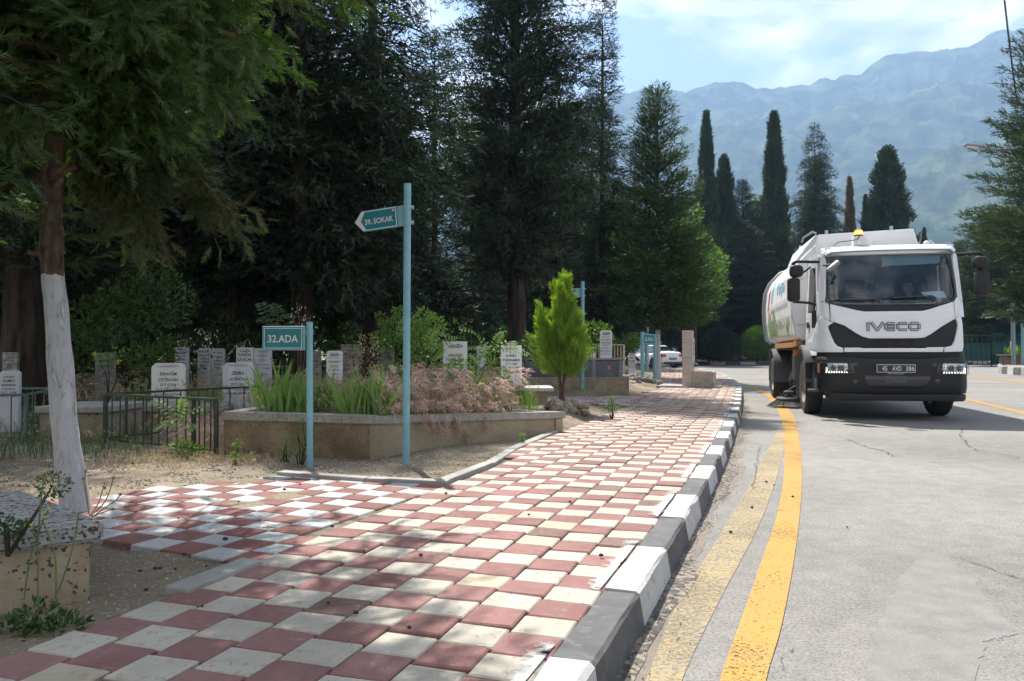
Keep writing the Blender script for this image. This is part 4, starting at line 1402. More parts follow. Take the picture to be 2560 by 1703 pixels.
# another dense tree just outside the left edge, its boughs hang into the frame and shade the left tomb
def side_tree():
    root = thing('shade_cypress', 'dense cypress whose boughs hang in at the top left corner', 'tree', (-3.9, 4.0, 0.1))
    cr, br = conifer(31, 7.5, 1.55, 1.9, 34, 8, 40, 0.22, lambda t: min(1, .7 + t * 2) * (1 - t) ** .5, rise=.3, droop=.4, mleaf=m_fg, tpl=TPL_F)
    obj('crown', cr, root); obj('branches', br, root)
    obj('trunk', trunk_mesh('trunk', [(0, 0, -.1), (.05, 0, 2), (0, 0, 7)], [.13, .1, .02], m_barkred, n=12, rings=30), root)
side_tree()

# ---- thuja on its ring of stones
def thuja():
    bx, by = 0.765, 11.8
    zg = zland(bx, by)
    root = thing('young_thuja', 'bright yellow-green young thuja bush on two thin stems ringed by stones', 'shrub', (bx, by, zg - .02))
    H = AT(1402, 692, by).z - zg + 0.05
    r_ = np.random.default_rng(5)
    P, D, S = [], [], []
    def plume(c, ax, L, R, n):
        ax = np.array(ax); ax = ax / np.linalg.norm(ax)
        t = r_.random(n); a = r_.random(n) * 2 * PI
        u = np.cross(ax, [0.3, 1, .1]); u /= np.linalg.norm(u); w = np.cross(ax, u)
        rad = R * np.sin(PI * np.clip(t * .9 + .08, 0, 1)) ** .7 * (1 - .55 * t) * r_.random(n) ** .4
        for i in range(n):
            o_ = u * math.cos(a[i]) + w * math.sin(a[i])
            P.append(tuple(np.array(c) + ax * L * t[i] + o_ * rad[i])); D.append(tuple(ax + o_ * .42 + r_.normal(0, .14, 3))); S.append(r_.uniform(.05, .125))
    def body(cx_, cy_, z0, z1, R, k, lean=0):
        for i in range(k):
            t = (i + r_.random()) / k; a = i * 2.399
            rr_ = R * prof_thuja(t) * r_.uniform(.45, .95)
            L = (.20 + .22 * r_.random()) * (1.15 - .4 * t)
            plume((cx_ + lean * t + rr_ * math.cos(a), cy_ + rr_ * math.sin(a), z0 + (z1 - z0) * t * .93), (.30 * math.cos(a) + lean, .30 * math.sin(a), 1), L, .055 + .035 * (1 - t), 75)
    body(0, 0, .38, H - .16, .31, 62, .02)
    plume((.02, 0, H - .42), (0.02, 0, 1), .42, .05, 110)
    body(.11, 0, .34, H * .66, .27, 34, .05)
    body(-.14, -.02, .40, H * .62, .24, 26, -.13)
    plume((-.27, 0, H * .60), (-.25, 0, 1), .36, .06, 110)
    body(.03, -.10, .34, H * .5, .30, 26)
    V, Fc = scatter(*TPL_F, P, D, S)
    obj('foliage', np_mesh('foliage', V, Fc, [m_thuja]), root)
    for dx in (-1, 1):
        mb = MB(); mb.tube([(dx * .025, 0, 0), (dx * .012, 0.01, .2), (dx * .05, 0, .5), (dx * .09, 0, .9)], [.032, .024, .02, .01], n=8)
        mb.build('stem', m_barkred, root, smooth=True)
thuja()
# round clipped bushes at the bend
def bush(lb, px, Y, w, h, m, seed, pear=False, n=5200, zg=.35):
    root = thing('round_bush', lb, 'shrub', (base(px, Y), Y, zg), group='clipped evergreen bushes at the bend')
    me = columnar(seed, h, w / 2, 0.05, n, .30, (lambda t: prof_round(t) if not pear else min(1, .5 + t * 1.6) * (1 - t) ** .55 * 1.15), m, tpl=TPL_S, lumps=.08, solid=.6, flare=.8)
    me.name = 'foliage'
    obj('foliage', me, root)
    mb = MB(); mb.tube([(0, 0, -.1), (0, 0, h * .3)], [.07, .05], n=7); mb.build('stem', m_bark, root)
bush('bright green round bush beside the tank of the sweeper, larger of the pair', 1893, 62, 2.5, 2.75, m_thuja2, 41)
bush('round bush half hidden by the rear edge of the sweeper tank', 1935, 61, 1.9, 2.35, m_thuja2, 42)
bush('dark cone-shaped bush behind the tap fountain', 1772, 66, 3.2, 4.6, m_cyp, 43, True, 7000)
bush('dark round bush between the fountain and the bright bush', 1800, 63, 2.9, 2.7, m_cyp, 44, False, 6000)
bush('dark rounded bush left of the dark cone-shaped one', 1690, 68, 2.8, 3.6, m_cyp, 45, True, 6000)

# far side of the grove closed by dense wood that reads as one dark mass
def far_wood():
    r_ = np.random.default_rng(99); n = 26000
    x = r_.uniform(-52, 7.5, n); y = 47 + r_.random(n) * 6 - (x > 0) * 0; h = (6.5 + 2.0 * np.sin(x * .35) + 1.5 * np.sin(x * .93)) * r_.random(n) ** .7
    P = np.stack([x, y, .4 + h], 1); D = np.stack([r_.normal(0, .5, n), r_.normal(0, .4, n), r_.normal(.4, .5, n)], 1)
    V, Fc = scatter(*TPL_S, P, D, r_.uniform(.7, 1.4, n))
    obj('far_wood', np_mesh('far_wood', V, Fc, [m_con]), kind='stuff')
    n = 16000
    x = r_.uniform(2, 62, n); y = 84 + r_.random(n) * 6; h = (7.5 + 2.0 * np.sin(x * .45) + 1.5 * np.sin(x * .93)) * r_.random(n) ** .7 * np.where(x < 34, 1, .42)
    P = np.stack([x, y, .8 + h], 1); D = np.stack([r_.normal(0, .5, n), r_.normal(0, .4, n), r_.normal(.4, .5, n)], 1)
    V, Fc = scatter(*TPL_S, P, D, r_.uniform(.8, 1.5, n))
    obj('wood_beyond_road', np_mesh('wood_beyond_road', V, Fc, [m_con]), kind='stuff')
far_wood()
# ================================================================== SIGNS
m_teal = mat('teal_paint', (0.150, 0.335, 0.385), (0.205, 0.410, 0.460), rough=0.45, scale=5, detail=6, bump=0.05, c3=(0.25, 0.17, 0.11), s3=9, t3=(0.72, 0.78))
m_tealp = mat('teal_panel', (0.014, 0.165, 0.200), (0.022, 0.200, 0.235), rough=0.38, scale=3, bump=0.0)
m_signwhite = plain('sign_white', (0.62, 0.62, 0.60), rough=0.4)
m_blue = plain('emblem_blue', (0.03, 0.10, 0.42), rough=0.4)
m_emred = plain('emblem_pink', (0.70, 0.30, 0.28), rough=0.4)
m_steel = plain('bolt_steel', (0.45, 0.47, 0.45), rough=0.4, metallic=0.6)

def arrow_sign(label, px, py_base, z, top_z, r, text, yaw, pl, ph, zc, grp=None):
    p = G(px, py_base, z)
    zz = z
    root = thing('street_sign', label, 'sign', (p.x, p.y, zz - 0.02), 0, grp)
    mb = MB(); Hh = top_z - zz + 0.02
    mb.tube([(0, 0, 0), (0.004, 0, Hh * .5), (0.008, 0, Hh)], r, n=20)
    mb.tube([(0.008, 0, Hh - .0), (0.008, 0, Hh + .012)], r * 1.03, n=20)
    mb.build('pole', m_teal, root, smooth=True)
    M = TX((0.006, -0.0, zc - zz + .02)) @ Matrix.Rotation(math.radians(-6.0), 4, 'Y') @ Matrix.Rotation(yaw, 4, 'Z')
    for dz in (ph * .36, -ph * .36):
        mb = MB(); mb.lathe([(r * 1.10, -.018), (r * 1.16, -.012), (r * 1.16, .012), (r * 1.10, .018)], n=20)
        mb.box((r * 1.3, 0, 0), (.035, .022, .03), ch=.003)
        cl = mb.mesh('clamp', m_teal, smooth=True)
        c = obj('clamp', cl, root, (0.006, 0, zc - zz + .02 + dz))
        mb = MB(); mb.tube([(r * 1.25, -.028, 0), (r * 1.25, .028, 0)], .009, n=8); mb.build('bolt', m_steel, c)
    # bracket and arrow blade, pointing -x
    mb = MB(); mb.box((-r - .028, 0, 0), (.06, .012, ph * .96)); o = mb.build('bracket', m_teal, root); o.matrix_local = M
    L, h = pl, ph; x1 = -r - .058; x0 = x1 - L; tip = h * .43
    poly = [(x0, 0), (x0 + tip, -h / 2), (x1, -h / 2), (x1, h / 2), (x0 + tip, h / 2)]
    R = Matrix.Rotation(PI / 2, 4, 'X')
    mb = MB(); mb.prism(poly, -.013, .013, M=R); pan = mb.build('sign_panel', m_tealp, root); pan.matrix_local = M
    def flat(name, polys, m, y):
        mb = MB()
        for pg in polys:
            n_ = len(pg); mb.add([(a, y, b) for a, b in pg], [tuple(range(n_))])
        return mb.build(name, m, pan)
    w = .0085; e = .006
    tx = x0 + e * 1.4
    flat('border', [
        [(x0 + tip, -h / 2 + e), (x1 - e, -h / 2 + e), (x1 - e, -h / 2 + e + w), (x0 + tip, -h / 2 + e + w)],
        [(x0 + tip, h / 2 - e - w), (x1 - e, h / 2 - e - w), (x1 - e, h / 2 - e), (x0 + tip, h / 2 - e)],
        [(x1 - e - w, -h / 2 + e + w), (x1 - e, -h / 2 + e + w), (x1 - e, h / 2 - e - w), (x1 - e - w, h / 2 - e - w)]], m_signwhite, -.0145)
    aw = L * .135
    flat('arrow_mark', [[(tx, 0), (x0 + tip, -h / 2 + e), (x0 + tip + aw * .62, -h / 2 + e), (tx + aw, 0)],
                        [(tx, 0), (tx + aw, 0), (x0 + tip + aw * .62, h / 2 - e), (x0 + tip, h / 2 - e)]], m_signwhite, -.0150)
    lettering(text, L * .66, h * .27, m_signwhite, pan, (x1 - L * .42, -.0155, -h * .06), bold=.045)
    mb = MB(); Mr = TX((x1 - L * .075, -.0150, h * .33)) @ Matrix.Rotation(PI / 2, 4, 'X')
    mb.lathe([(h * .10, 0), (h * .10, .0008)], n=20, M=Mr); em = mb.build('emblem', m_blue, pan)
    mb = MB()
    for a in range(5):
        aa = PI / 2 + a * 2 * PI / 5
        mb.lathe([(h * .028, 0), (h * .028, .0006)], n=8, M=TX((x1 - L * .075 + math.cos(aa) * h * .035, -.0162, h * .33 + math.sin(aa) * h * .035)) @ Matrix.Rotation(PI / 2, 4, 'X'))
    mb.build('flower_mark', m_signwhite, em)
    mb = MB(); mb.lathe([(h * .018, 0), (h * .018, .0006)], n=8, M=TX((x1 - L * .075, -.0172, h * .33)) @ Matrix.Rotation(PI / 2, 4, 'X'))
    mb.build('flower_centre', m_emred, em)
    return root
P39 = G(1015, 1154, .12)
arrow_sign('tall teal pole with an arrow street sign pointing left, nearest to the pavement corner', 1015, 1154, 0.115, AT(1020, 461, P39.y).z, .031, '39. SOKAK', math.radians(-14), .405, .183, AT(950, 536, P39.y).z, 'arrow street signs')
Pf = G(1456, 985, .14)
arrow_sign('distant teal arrow street sign half hidden by the bright thuja', 1456, 985, 0.14, AT(1456, 705, Pf.y).z, .042, '38. SOKAK', math.radians(-8), .48, .21, AT(1430, 731, Pf.y).z, 'arrow street signs')

def plate_sign():
    p = G(775, 1166, 0.115)
    Y = p.y
    root = thing('block_sign', 'low teal sign reading 32.ADA on a short pole before the planter', 'sign', (p.x, p.y, 0.095))
    top = AT(771, 807, Y).z - .095
    mb = MB(); mb.tube([(0, 0, 0), (-.004, 0, top * .5), (-.008, 0, top)], .0265, n=18); mb.tube([(-.008, 0, top), (-.008, 0, top + .006)], .028, n=18)
    mb.build('pole', m_teal, root, smooth=True)
    a, b = AT(657, 816, Y), AT(765, 876, Y)
    w, h = b.x - a.x, a.z - b.z; cx_, cz_ = (a.x + b.x) / 2 - p.x, (a.z + b.z) / 2 - .095
    mb = MB(); mb.box((0, 0, 0), (w, .035, h), ch=.004); pan = mb.build('sign_panel', m_teal, root, loc=(cx_, -.012, cz_)); pan.rotation_euler.z = math.radians(-6)
    mb = MB(); mb.box((0, 0, 0), (w - .02, .003, h - .02)); mb.build('panel_face', m_tealp, pan, loc=(0, -.0195, 0))
    mb = MB(); e = .016; t = .0055
    for x0, x1, z0, z1 in ((-w / 2 + e, w / 2 - e, h / 2 - e - t, h / 2 - e), (-w / 2 + e, w / 2 - e, -h / 2 + e, -h / 2 + e + t), (-w / 2 + e, -w / 2 + e + t, -h / 2 + e + t, h / 2 - e - t), (w / 2 - e - t, w / 2 - e, -h / 2 + e + t, h / 2 - e - t)):
        mb.add([(x0, -.0215, z0), (x1, -.0215, z0), (x1, -.0215, z1), (x0, -.0215, z1)], [(0, 1, 2, 3)])
    mb.build('border', m_signwhite, pan)
    lettering('32.ADA', w * .72, h * .31, m_signwhite, pan, (0, -.0222, -.004), bold=.03)
plate_sign()

def two_post_sign():
    Y = 24.5
    a, b = base(1606, Y), base(1637.5, Y)
    zg = .12
    root = thing('block_sign', 'small teal sign reading 33.ADA between two teal posts', 'sign', (a, Y, zg))
    for x, py in ((0, 830), (b - a, 838)):
        mb = MB(); mb.tube([(0, 0, -.1), (0, 0, AT(0, py, Y).z - zg)], .062, n=14); mb.build('post', m_teal, root, loc=(x, 0, 0), smooth=True)
    z0, z1 = AT(0, 861, Y).z - zg, AT(0, 835, Y).z - zg
    mb = MB(); mb.box((0, 0, 0), ((b - a) * .92, .05, z1 - z0), ch=.006); pan = mb.build('sign_panel', m_teal, root, loc=((b - a) / 2, -.02, (z0 + z1) / 2)); pan.rotation_euler.y = math.radians(4)
    mb = MB(); mb.box((0, 0, 0), ((b - a) * .84, .004, (z1 - z0) * .78)); mb.build('panel_face', m_tealp, pan, loc=(0, -.028, 0))
    lettering('33.ADA', (b - a) * .66, (z1 - z0) * .36, m_signwhite, pan, (0, -.032, 0), bold=.02)
    p = G(1617, 930, .14)
    root = thing('teal_pole', 'bare tall teal pole behind the two-post sign', 'pole', (p.x, p.y, .1))
    mb = MB(); mb.tube([(0, 0, 0), (0, 0, AT(0, 778, p.y).z - .1)], .09, n=12); mb.build('pole', m_teal, root, smooth=True)
two_post_sign()
def right_poles():
    p = G(2557, 913, .35); q = G(2549, 911, .35)
    Hh = AT(0, 746, p.y).z - .3
    root = thing('tall_sign', 'double teal poles of a large sign at the right picture edge', 'sign', (p.x, p.y, .3))
    for k, dx in enumerate((0, -.26)):
        mb = MB(); mb.tube([(0, 0, 0), (0, 0, Hh)], .075, n=12); mb.build('pole', m_teal, root, loc=(dx, .35 * k, 0), smooth=True)
    mb = MB(); mb.box((.65, 0, Hh - .30), (1.15, .05, .42)); mb.build('sign_panel', m_teal, root)
    mb = MB(); mb.box((.65, -.03, Hh - .30), (1.0, .006, .34)); mb.build('panel_face', m_tealp, root)
    p = G(2532, 913, .35)
    m_grey = plain('grey_pole', (0.20, 0.20, 0.20), rough=.6)
    o = thing('grey_post', 'thin grey metal post before the island planter', 'post', (p.x, p.y, .3))
    mb = MB(); mb.tube([(0, 0, 0), (-.03, 0, AT(0, 758, p.y).z - .3)], .055, n=10); mb.build('shaft', m_grey, o, smooth=True)
    p = G(2527, 905, .35); q = AT(2527, 905, p.y)
    o = thing('marker_post', 'short white marker post with a black top', 'post', (base(2527.5, 46), 46, .3))
    mb = MB(); mb.tube([(0, 0, 0), (0, 0, AT(0, 853, 46).z - .3)], .045, n=8); mb.build('shaft', m_signwhite, o, smooth=True)
    mb = MB(); mb.box((0, 0, AT(0, 847, 46).z - .3), (.10, .08, .32)); mb.build('cap', plain('black', (.02, .02, .02)), o)
    # planter on the island
    a, b = G(2516, 912, .35), AT(2516, 888, 44.5)
    o = thing('island_planter', 'brown box planter with green spiky plants on the right island', 'planter', (a.x, 44.5, .34))
    m_pl = mat('planter_brown', (0.10, 0.075, 0.055), (0.17, 0.13, 0.10), rough=.9, scale=3)
    mb = MB(); mb.box((1.6, .5, .27), (3.1, 1.1, .54), ch=.02); mb.build('box_wall', m_pl, o)
    mb = MB(); mb.box((1.6, .5, .57), (3.4, 1.3, .06), ch=.015); mb.build('rim', m_pl, o)
    r_ = np.random.default_rng(3); n = 260
    V, Fc = scatter(*LEAF, np.stack([r_.uniform(.2, 3, n), r_.uniform(.1, .9, n), np.full(n, .58)], 1), np.stack([r_.normal(0, .4, n), r_.normal(0, .4, n), np.ones(n)], 1), np.stack([np.full(n, .12), np.full(n, .12), r_.uniform(.4, .75, n)], 1))
    obj('spiky_leaves', np_mesh('spiky_leaves', V, Fc, [m_decid]), o)
right_poles()

def fence_green():
    m_net = mat('green_net', (0.010, 0.075, 0.062), (0.020, 0.110, 0.092), rough=.8, scale=2, bump=.2)
    m_fr = plain('fence_frame', (.03, .035, .035), rough=.5)
    Y = 58.0
    xa, xb = base(2380, Y), base(2481, Y)
    zb, zt = 0.02, AT(0, 838, Y).z
    root = thing('gate', 'dark barred gate with green netting behind its lower part', 'gate', (xa, Y, 0))
    w = xb - xa
    mb = MB(); mb.box((w / 2, 0, zt), (w, .06, .06)); mb.box((w / 2, 0, .15), (w, .06, .06)); mb.build('rail', m_fr, root)
    bar = MB().box((0, 0, (zt + .15) / 2), (.05, .05, zt - .15)).mesh('bar', m_fr)
    for k in range(9): obj('bar', bar, root, (w * k / 8, 0, 0))
    z1 = AT(0, 858, Y).z; z0 = AT(0, 902, Y).z
    mb = MB(); n_ = 24
    for i in range(n_ + 1):
        x = w * i / n_; y = .10 + .03 * math.sin(i * 1.9)
        mb.v += [(x, y, z0), (x, y, z1)]
    for i in range(n_): mb.f.append((2 * i, 2 * i + 2, 2 * i + 3, 2 * i + 1)); mb.m.append(0)
    net = mb.build('netting', m_net, root); sm = net.modifiers.new('thick', 'SOLIDIFY'); sm.thickness = .01
    xa2, xb2 = base(2481, Y), base(2600, Y)
    root = thing('netted_fence', 'fence covered with dark green netting right of the barred gate', 'fence', (xa2, Y, 0)); w = xb2 - xa2
    mb = MB(); n_ = 36
    zt2 = AT(0, 832, Y).z
    for i in range(n_ + 1):
        x = w * i / n_; y = .05 * math.sin(i * 1.3) + .03 * math.sin(i * 2.9)
        mb.v += [(x, y, .25), (x, y - .02, (zt2 + .25) / 2), (x, y, zt2 + .02 * math.sin(i))]
    for i in range(n_):
        mb.f += [(3 * i, 3 * i + 3, 3 * i + 4, 3 * i + 1), (3 * i + 1, 3 * i + 4, 3 * i + 5, 3 * i + 2)]; mb.m += [0, 0]
    net = mb.build('netting', m_net, root, smooth=True); sm = net.modifiers.new('thick', 'SOLIDIFY'); sm.thickness = .01
    post = MB().box((0, .12, zt2 / 2), (.08, .08, zt2)).mesh('post', m_fr)
    for k in range(6): obj('post', post, root, (w * k / 5, 0, 0))
    # pale walls and railings of the far graves behind
    m_pale = mat('far_marble', (.30, .28, .26), (.45, .43, .40), rough=.8, scale=2)
    root = thing('far_railing', 'pale railed terrace far behind the green fence', 'railing', (base(2440, 92), 92, .6))
    w = 8.5
    mb = MB(); mb.box((w / 2, 0, 1.5), (w, .25, 1.1)); mb.build('terrace_wall', m_pale, root)
    bar = MB().box((0, -.2, 2.7), (.07, .07, 1.4)).mesh('bar', m_fr)
    for k in range(16): obj('bar', bar, root, (w * k / 15, 0, 0))
    mb = MB(); mb.box((w / 2, -.2, 3.4), (w, .07, .07)); mb.build('rail', m_fr, root)
fence_green()

# ================================================================== STREET LAMP AND CABLE
def lamp():
    Y = 36.0
    hx, hz_ = AT(2448, 366, Y - 1.5), None
    bx = base(2590, Y)
    root = thing('street_lamp', 'grey street lamp whose arm reaches left out of the big pine', 'street lamp', (bx, Y, .3))
    top = AT(0, 372, Y).z - .3
    m_l = plain('lamp_grey', (.22, .23, .24), rough=.5, metallic=.3)
    mb = MB(); mb.tube([(0, 0, 0), (0, 0, top * .5), (0, 0, top - .3)], [.10, .08, .06], n=12); mb.build('pole', m_l, root, smooth=True)
    ex, ez = hx.x - bx, hx.z - .3
    mb = MB(); mb.tube([(0, 0, top - .35), (ex * .3, -.4, top - .12), (ex * .75, -1.1, ez - .06), (ex, -1.5, ez)], [.05, .045, .04, .04], n=8); mb.build('arm', m_l, root, smooth=True)
    mb = MB(); mb.box((0, 0, 0), (.78, .26, .13), ch=.04); hd = mb.build('lamp_head', m_l, root, loc=(ex - .28, -1.5, ez + .02), smooth=True); hd.rotation_euler = (0, math.radians(6), 0)
    mb = MB(); mb.box((0, 0, 0), (.55, .2, .04), ch=.01); mb.build('lens', plain('lamp_lens', (.75, .78, .8), rough=.2), hd, loc=(-.05, 0, -.07))
    # twisted cable coming down into the pine
    m_c = plain('cable_black', (.02, .02, .022), rough=.6)
    A, B = AT(2505, -60, 26), AT(2545, 265, 34)
    root = thing('twisted_cable', 'black twisted overhead cable dropping into the pine at top right', 'cable', tuple(A))
    for ph in (0, PI):
        mb = MB(); pts = []
        for k in range(241):
            t = k / 240; p = A.lerp(B, t) - A; p.z -= .5 * math.sin(PI * t) * .5; a = t * 150 + ph
            pts.append((p.x + .025 * math.cos(a), p.y, p.z + .025 * math.sin(a)))
        mb.tube(pts, .02, n=5); mb.build('strand', m_c, root, smooth=True)
lamp()

# ================================================================== GRAVES
m_marble = mat('white_marble', (0.60, 0.60, 0.59), (0.76, 0.76, 0.75), rough=.55, scale=2.6, detail=8, bump=.08, c3=(.24, .235, .22), s3=9, t3=(.62, .78))
m_marbleg = mat('streaked_marble', (0.36, 0.375, 0.42), (0.66, 0.675, 0.71), rough=.5, scale=4.5, detail=9, bump=.06, stretch=(1, 1, .35))
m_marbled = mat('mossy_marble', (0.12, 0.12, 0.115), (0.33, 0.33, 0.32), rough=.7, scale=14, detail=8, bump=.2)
m_ink = plain('engraved_black', (.010, .010, .011), rough=.6)
m_inkg = plain('engraved_grey', (.13, .13, .135), rough=.7)
def calligraphy(w, h, m, parent, loc, seed):
    """flowing pen strokes over the name, drawn as thin ribbons"""
    r_ = random.Random(seed); mb = MB()
    def ribbon_(pts, t):
        P = smooth_poly([Vector(p) for p in pts], 6)
        for i in range(len(P) - 1):
            d = (P[i + 1] - P[i]); 
            if d.length < 1e-6: continue
            d.normalize(); n_ = Vector((-d.y, d.x)); ww = t * (.5 + .5 * math.sin(PI * (i + .5) / (len(P) - 1)))
            a, b, c, e = P[i] - n_ * ww, P[i] + n_ * ww, P[i + 1] + n_ * ww, P[i + 1] - n_ * ww
            mb.add([(q.x, 0, q.y) for q in (a, b, c, e)], [(0, 1, 2, 3)])
    ribbon_([(-w / 2, -h * .25), (-w * .25, -h * .35), (0, -h * .28), (w * .25, -h * .36), (w / 2, -h * .1)], h * .06)
    for k in range(9):
        x = -w * .44 + w * .88 * k / 8; hh = h * r_.uniform(.2, .75)
        ribbon_([(x, -h * .3), (x + w * .02, hh - h * .3), (x + w * .05, -h * .05), (x + w * .075, -h * .3)], h * .04)
    for k in range(6):
        x = r_.uniform(-w * .45, w * .45); z = r_.uniform(.1, .5) * h
        ribbon_([(x, z), (x + h * .08, z + h * .05), (x + h * .14, z - h * .02)], h * .05)
    return mb.build('calligraphy', m, parent, loc=loc)
def headstone(label, x0, x1, yt, yb, Y, lines, m=None, ink=None, yaw=0.0, shape='flat', cal=True, th=.055, zmin=None, grp='headstones', bold=.035, shift=0.0, top=.10):
    """lines: list of (text, relative height, relative width, relative z from the top)"""
    m = m or m_marble; ink = ink or m_ink
    a, b = AT(x0, yt, Y), AT(x1, yb, Y)
    w, h = b.x - a.x, a.z - b.z
    zb = b.z
    root = thing('headstone', label, 'headstone', ((a.x + b.x) / 2, Y, zb), yaw, grp)
    drop = max(0.0, zb - (zland((a.x + b.x) / 2, Y) - .05)) if zmin is None else zmin
    c = w * .12
    if shape == 'flat': poly = [(-w / 2, -drop), (w / 2, -drop), (w / 2, h), (-w / 2, h)]
    elif shape == 'cut': poly = [(-w / 2, -drop), (w / 2, -drop), (w / 2, h - c), (w / 2 - c, h), (-w / 2 + c, h), (-w / 2, h - c)]
    else:
        poly = [(-w / 2, -drop), (w / 2, -drop)]
        for k in range(7):
            q = k / 6 * PI / 2; poly.append((w / 2 - c * 1.6 + c * 1.6 * math.cos(q), h - c * 1.6 + c * 1.6 * math.sin(q)))
        for k in range(7):
            q = PI / 2 + k / 6 * PI / 2; poly.append((-w / 2 + c * 1.6 + c * 1.6 * math.cos(q), h - c * 1.6 + c * 1.6 * math.sin(q)))
    mb = MB(); mb.prism(poly, -th / 2, th / 2, M=Matrix.Rotation(PI / 2, 4, 'X'))
    sl = mb.build('slab', m, root)
    bv = sl.modifiers.new('bevel', 'BEVEL'); bv.width = .004; bv.segments = 2; bv.limit_method = 'ANGLE'
    y = -th / 2 - .0018
    if cal: calligraphy(w * .62, h * top, ink, root, (shift, y, h * (1 - top * .85)), int(x0))
    for t_, rh, rw, rz_ in lines:
        lettering(t_, w * rw, h * rh, ink, root, (shift, y, h * (1 - rz_)), bold=bold)
    return root
HS = headstone
HS('cream headstone with cut corners, dates 1324 and 7.10.1982, behind the green railing', 382, 462, 908, 1022, 10.3,
   [('İBRAHİM', .085, .50, .225), ('ÇETİNCAN', .10, .58, .36), ('D·T·1324', .06, .46, .475), ('Ö·T·7·10·1982', .065, .74, .575), ('RUHUNA  FATİHA', .06, .78, .675)], mat('cream_marble', (.56, .545, .51), (.70, .685, .65), rough=.6, scale=2, bump=.06), shape='cut', yaw=math.radians(5), top=.07)
HS('blue-grey streaked headstone with cut corners and date 1321, left of the planter bed', 559, 633, 907, 1024, 10.0,
   [('ZEHRA', .075, .42, .22), ('ÇETİNCAN', .085, .60, .345), ('D·T·1321', .06, .46, .46), ('Ö·T·21·11·1981', .055, .72, .56), ('RUHUNA  FATİHA', .055, .78, .645)], m_marbleg, yaw=math.radians(3), shape='cut', top=.06)
HS('shaded grey headstone with cut corners at the left edge, behind the pale green railing', 3, 50, 927, 1027, 8.8,
   [('CAVİT', .06, .60, .15), ('DUMLU', .065, .62, .25), ('RUHUNA', .06, .72, .355), ('FATİHA', .055, .7, .45), ('D.T. 1336', .055, .78, .54), ('30.11.1982', .055, .9, .635)], mat('grey_marble', (.38, .39, .41), (.50, .51, .53), rough=.6, scale=2, bump=.05), shape='cut', cal=False)
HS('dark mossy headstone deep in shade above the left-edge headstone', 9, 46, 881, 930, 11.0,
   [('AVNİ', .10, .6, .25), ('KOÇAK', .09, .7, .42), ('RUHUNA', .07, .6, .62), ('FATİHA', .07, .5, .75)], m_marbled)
HS('leftmost of the four back-row headstones, tall and grey, partly behind the cream one', 438, 472, 868, 945, 15.0,
   [('EMEKLİSİ', .055, .7, .20), ('REŞİDE', .06, .6, .30), ('SEYHAN', .06, .65, .40), ('ANBARLIOĞLU', .06, .85, .51), ('RUHUNA', .05, .6, .64)], m_marbleg, top=.08)
HS('rounded back-row headstone, left one of the touching pair behind the oats', 495, 528, 870, 958, 15.2,
   [('MÜCELLİTLER', .05, .85, .10), ('EMEKLİSİ', .055, .75, .20), ('HAYRİYE', .055, .72, .295), ('YILDIZELİ', .055, .75, .39), ('RUHUNA', .05, .6, .50), ('FATİHA', .05, .6, .59), ('1972', .05, .4, .70)], m_marbleg, shape='round', cal=False)
HS('rounded back-row headstone, right one of the touching pair behind the oats', 530, 562, 871, 956, 15.2,
   [('FİKRİYE', .065, .75, .13), ('YILDIZELİ', .06, .75, .25), ('RUHUNA', .05, .6, .37), ('FATİHA', .05, .6, .46), ('1973', .05, .4, .58)], m_marbleg, shape='cut', cal=False)
HS('white back-row headstone with bold serif name, behind the blue-grey streaked one', 592, 634, 869, 946, 13.4,
   [('SUHEDA', .105, .78, .235), ('KAYACAN', .105, .86, .39), ('RUHUNA', .07, .6, .56)], m_marble, top=.12, bold=.03)
HS('grey headstone with faded writing touching the right side of the white back-row one', 635.5, 679, 871, 952, 13.4,
   [('NURİYE', .07, .5, .22), ('YAĞCI', .07, .5, .36), ('RUHUNA FATİHA', .06, .8, .50), ('D.T.  1946', .055, .8, .62)], m_marbleg, ink=m_inkg, top=.10)
HS('rounded white headstone standing alone between the sign pole and the iris clump', 817, 856, 877, 952, 12.2,
   [('KİTAPÇI HACI', .045, .68, .235), ('SÜLEYMAN', .085, .74, .36), ('EROĞLU', .075, .55, .50), ('R. FATİHA', .075, .70, .64), ('1980', .05, .4, .78)], m_marble, shape='round', top=.14)
HS('grey headstone with slanted top behind the weeds, right of the rounded white one', 852, 897, 861, 904, 16.0,
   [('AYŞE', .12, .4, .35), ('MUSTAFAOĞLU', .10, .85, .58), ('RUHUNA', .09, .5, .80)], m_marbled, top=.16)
HS('narrow weathered headstone just right of the low sign pole', 781, 803, 877, 925, 14.5, [('ALİ', .12, .5, .3), ('1969', .1, .6, .55)], m_marbled, cal=False)
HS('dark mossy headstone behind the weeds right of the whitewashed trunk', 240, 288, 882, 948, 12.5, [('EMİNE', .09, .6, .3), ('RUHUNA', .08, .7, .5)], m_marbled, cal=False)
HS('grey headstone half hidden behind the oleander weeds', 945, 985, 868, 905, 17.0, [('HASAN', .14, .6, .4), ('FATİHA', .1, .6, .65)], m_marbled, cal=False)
HS('white headstone half overgrown with dry grass, dates 1330 in black, right of the pole', 1108, 1168, 854, 966, 9.9,
   [('HEDİYE', .072, .58, .30), ('TÜKENMEZ', .075, .78, .405), ('D.T : 1.7.1330', .05, .72, .515), ('Ö.T : 25.11.1977', .05, .72, .585), ('Ruhuna Fatiha', .08, .70, .685)], m_marble, yaw=math.radians(5), top=.11, bold=.045)
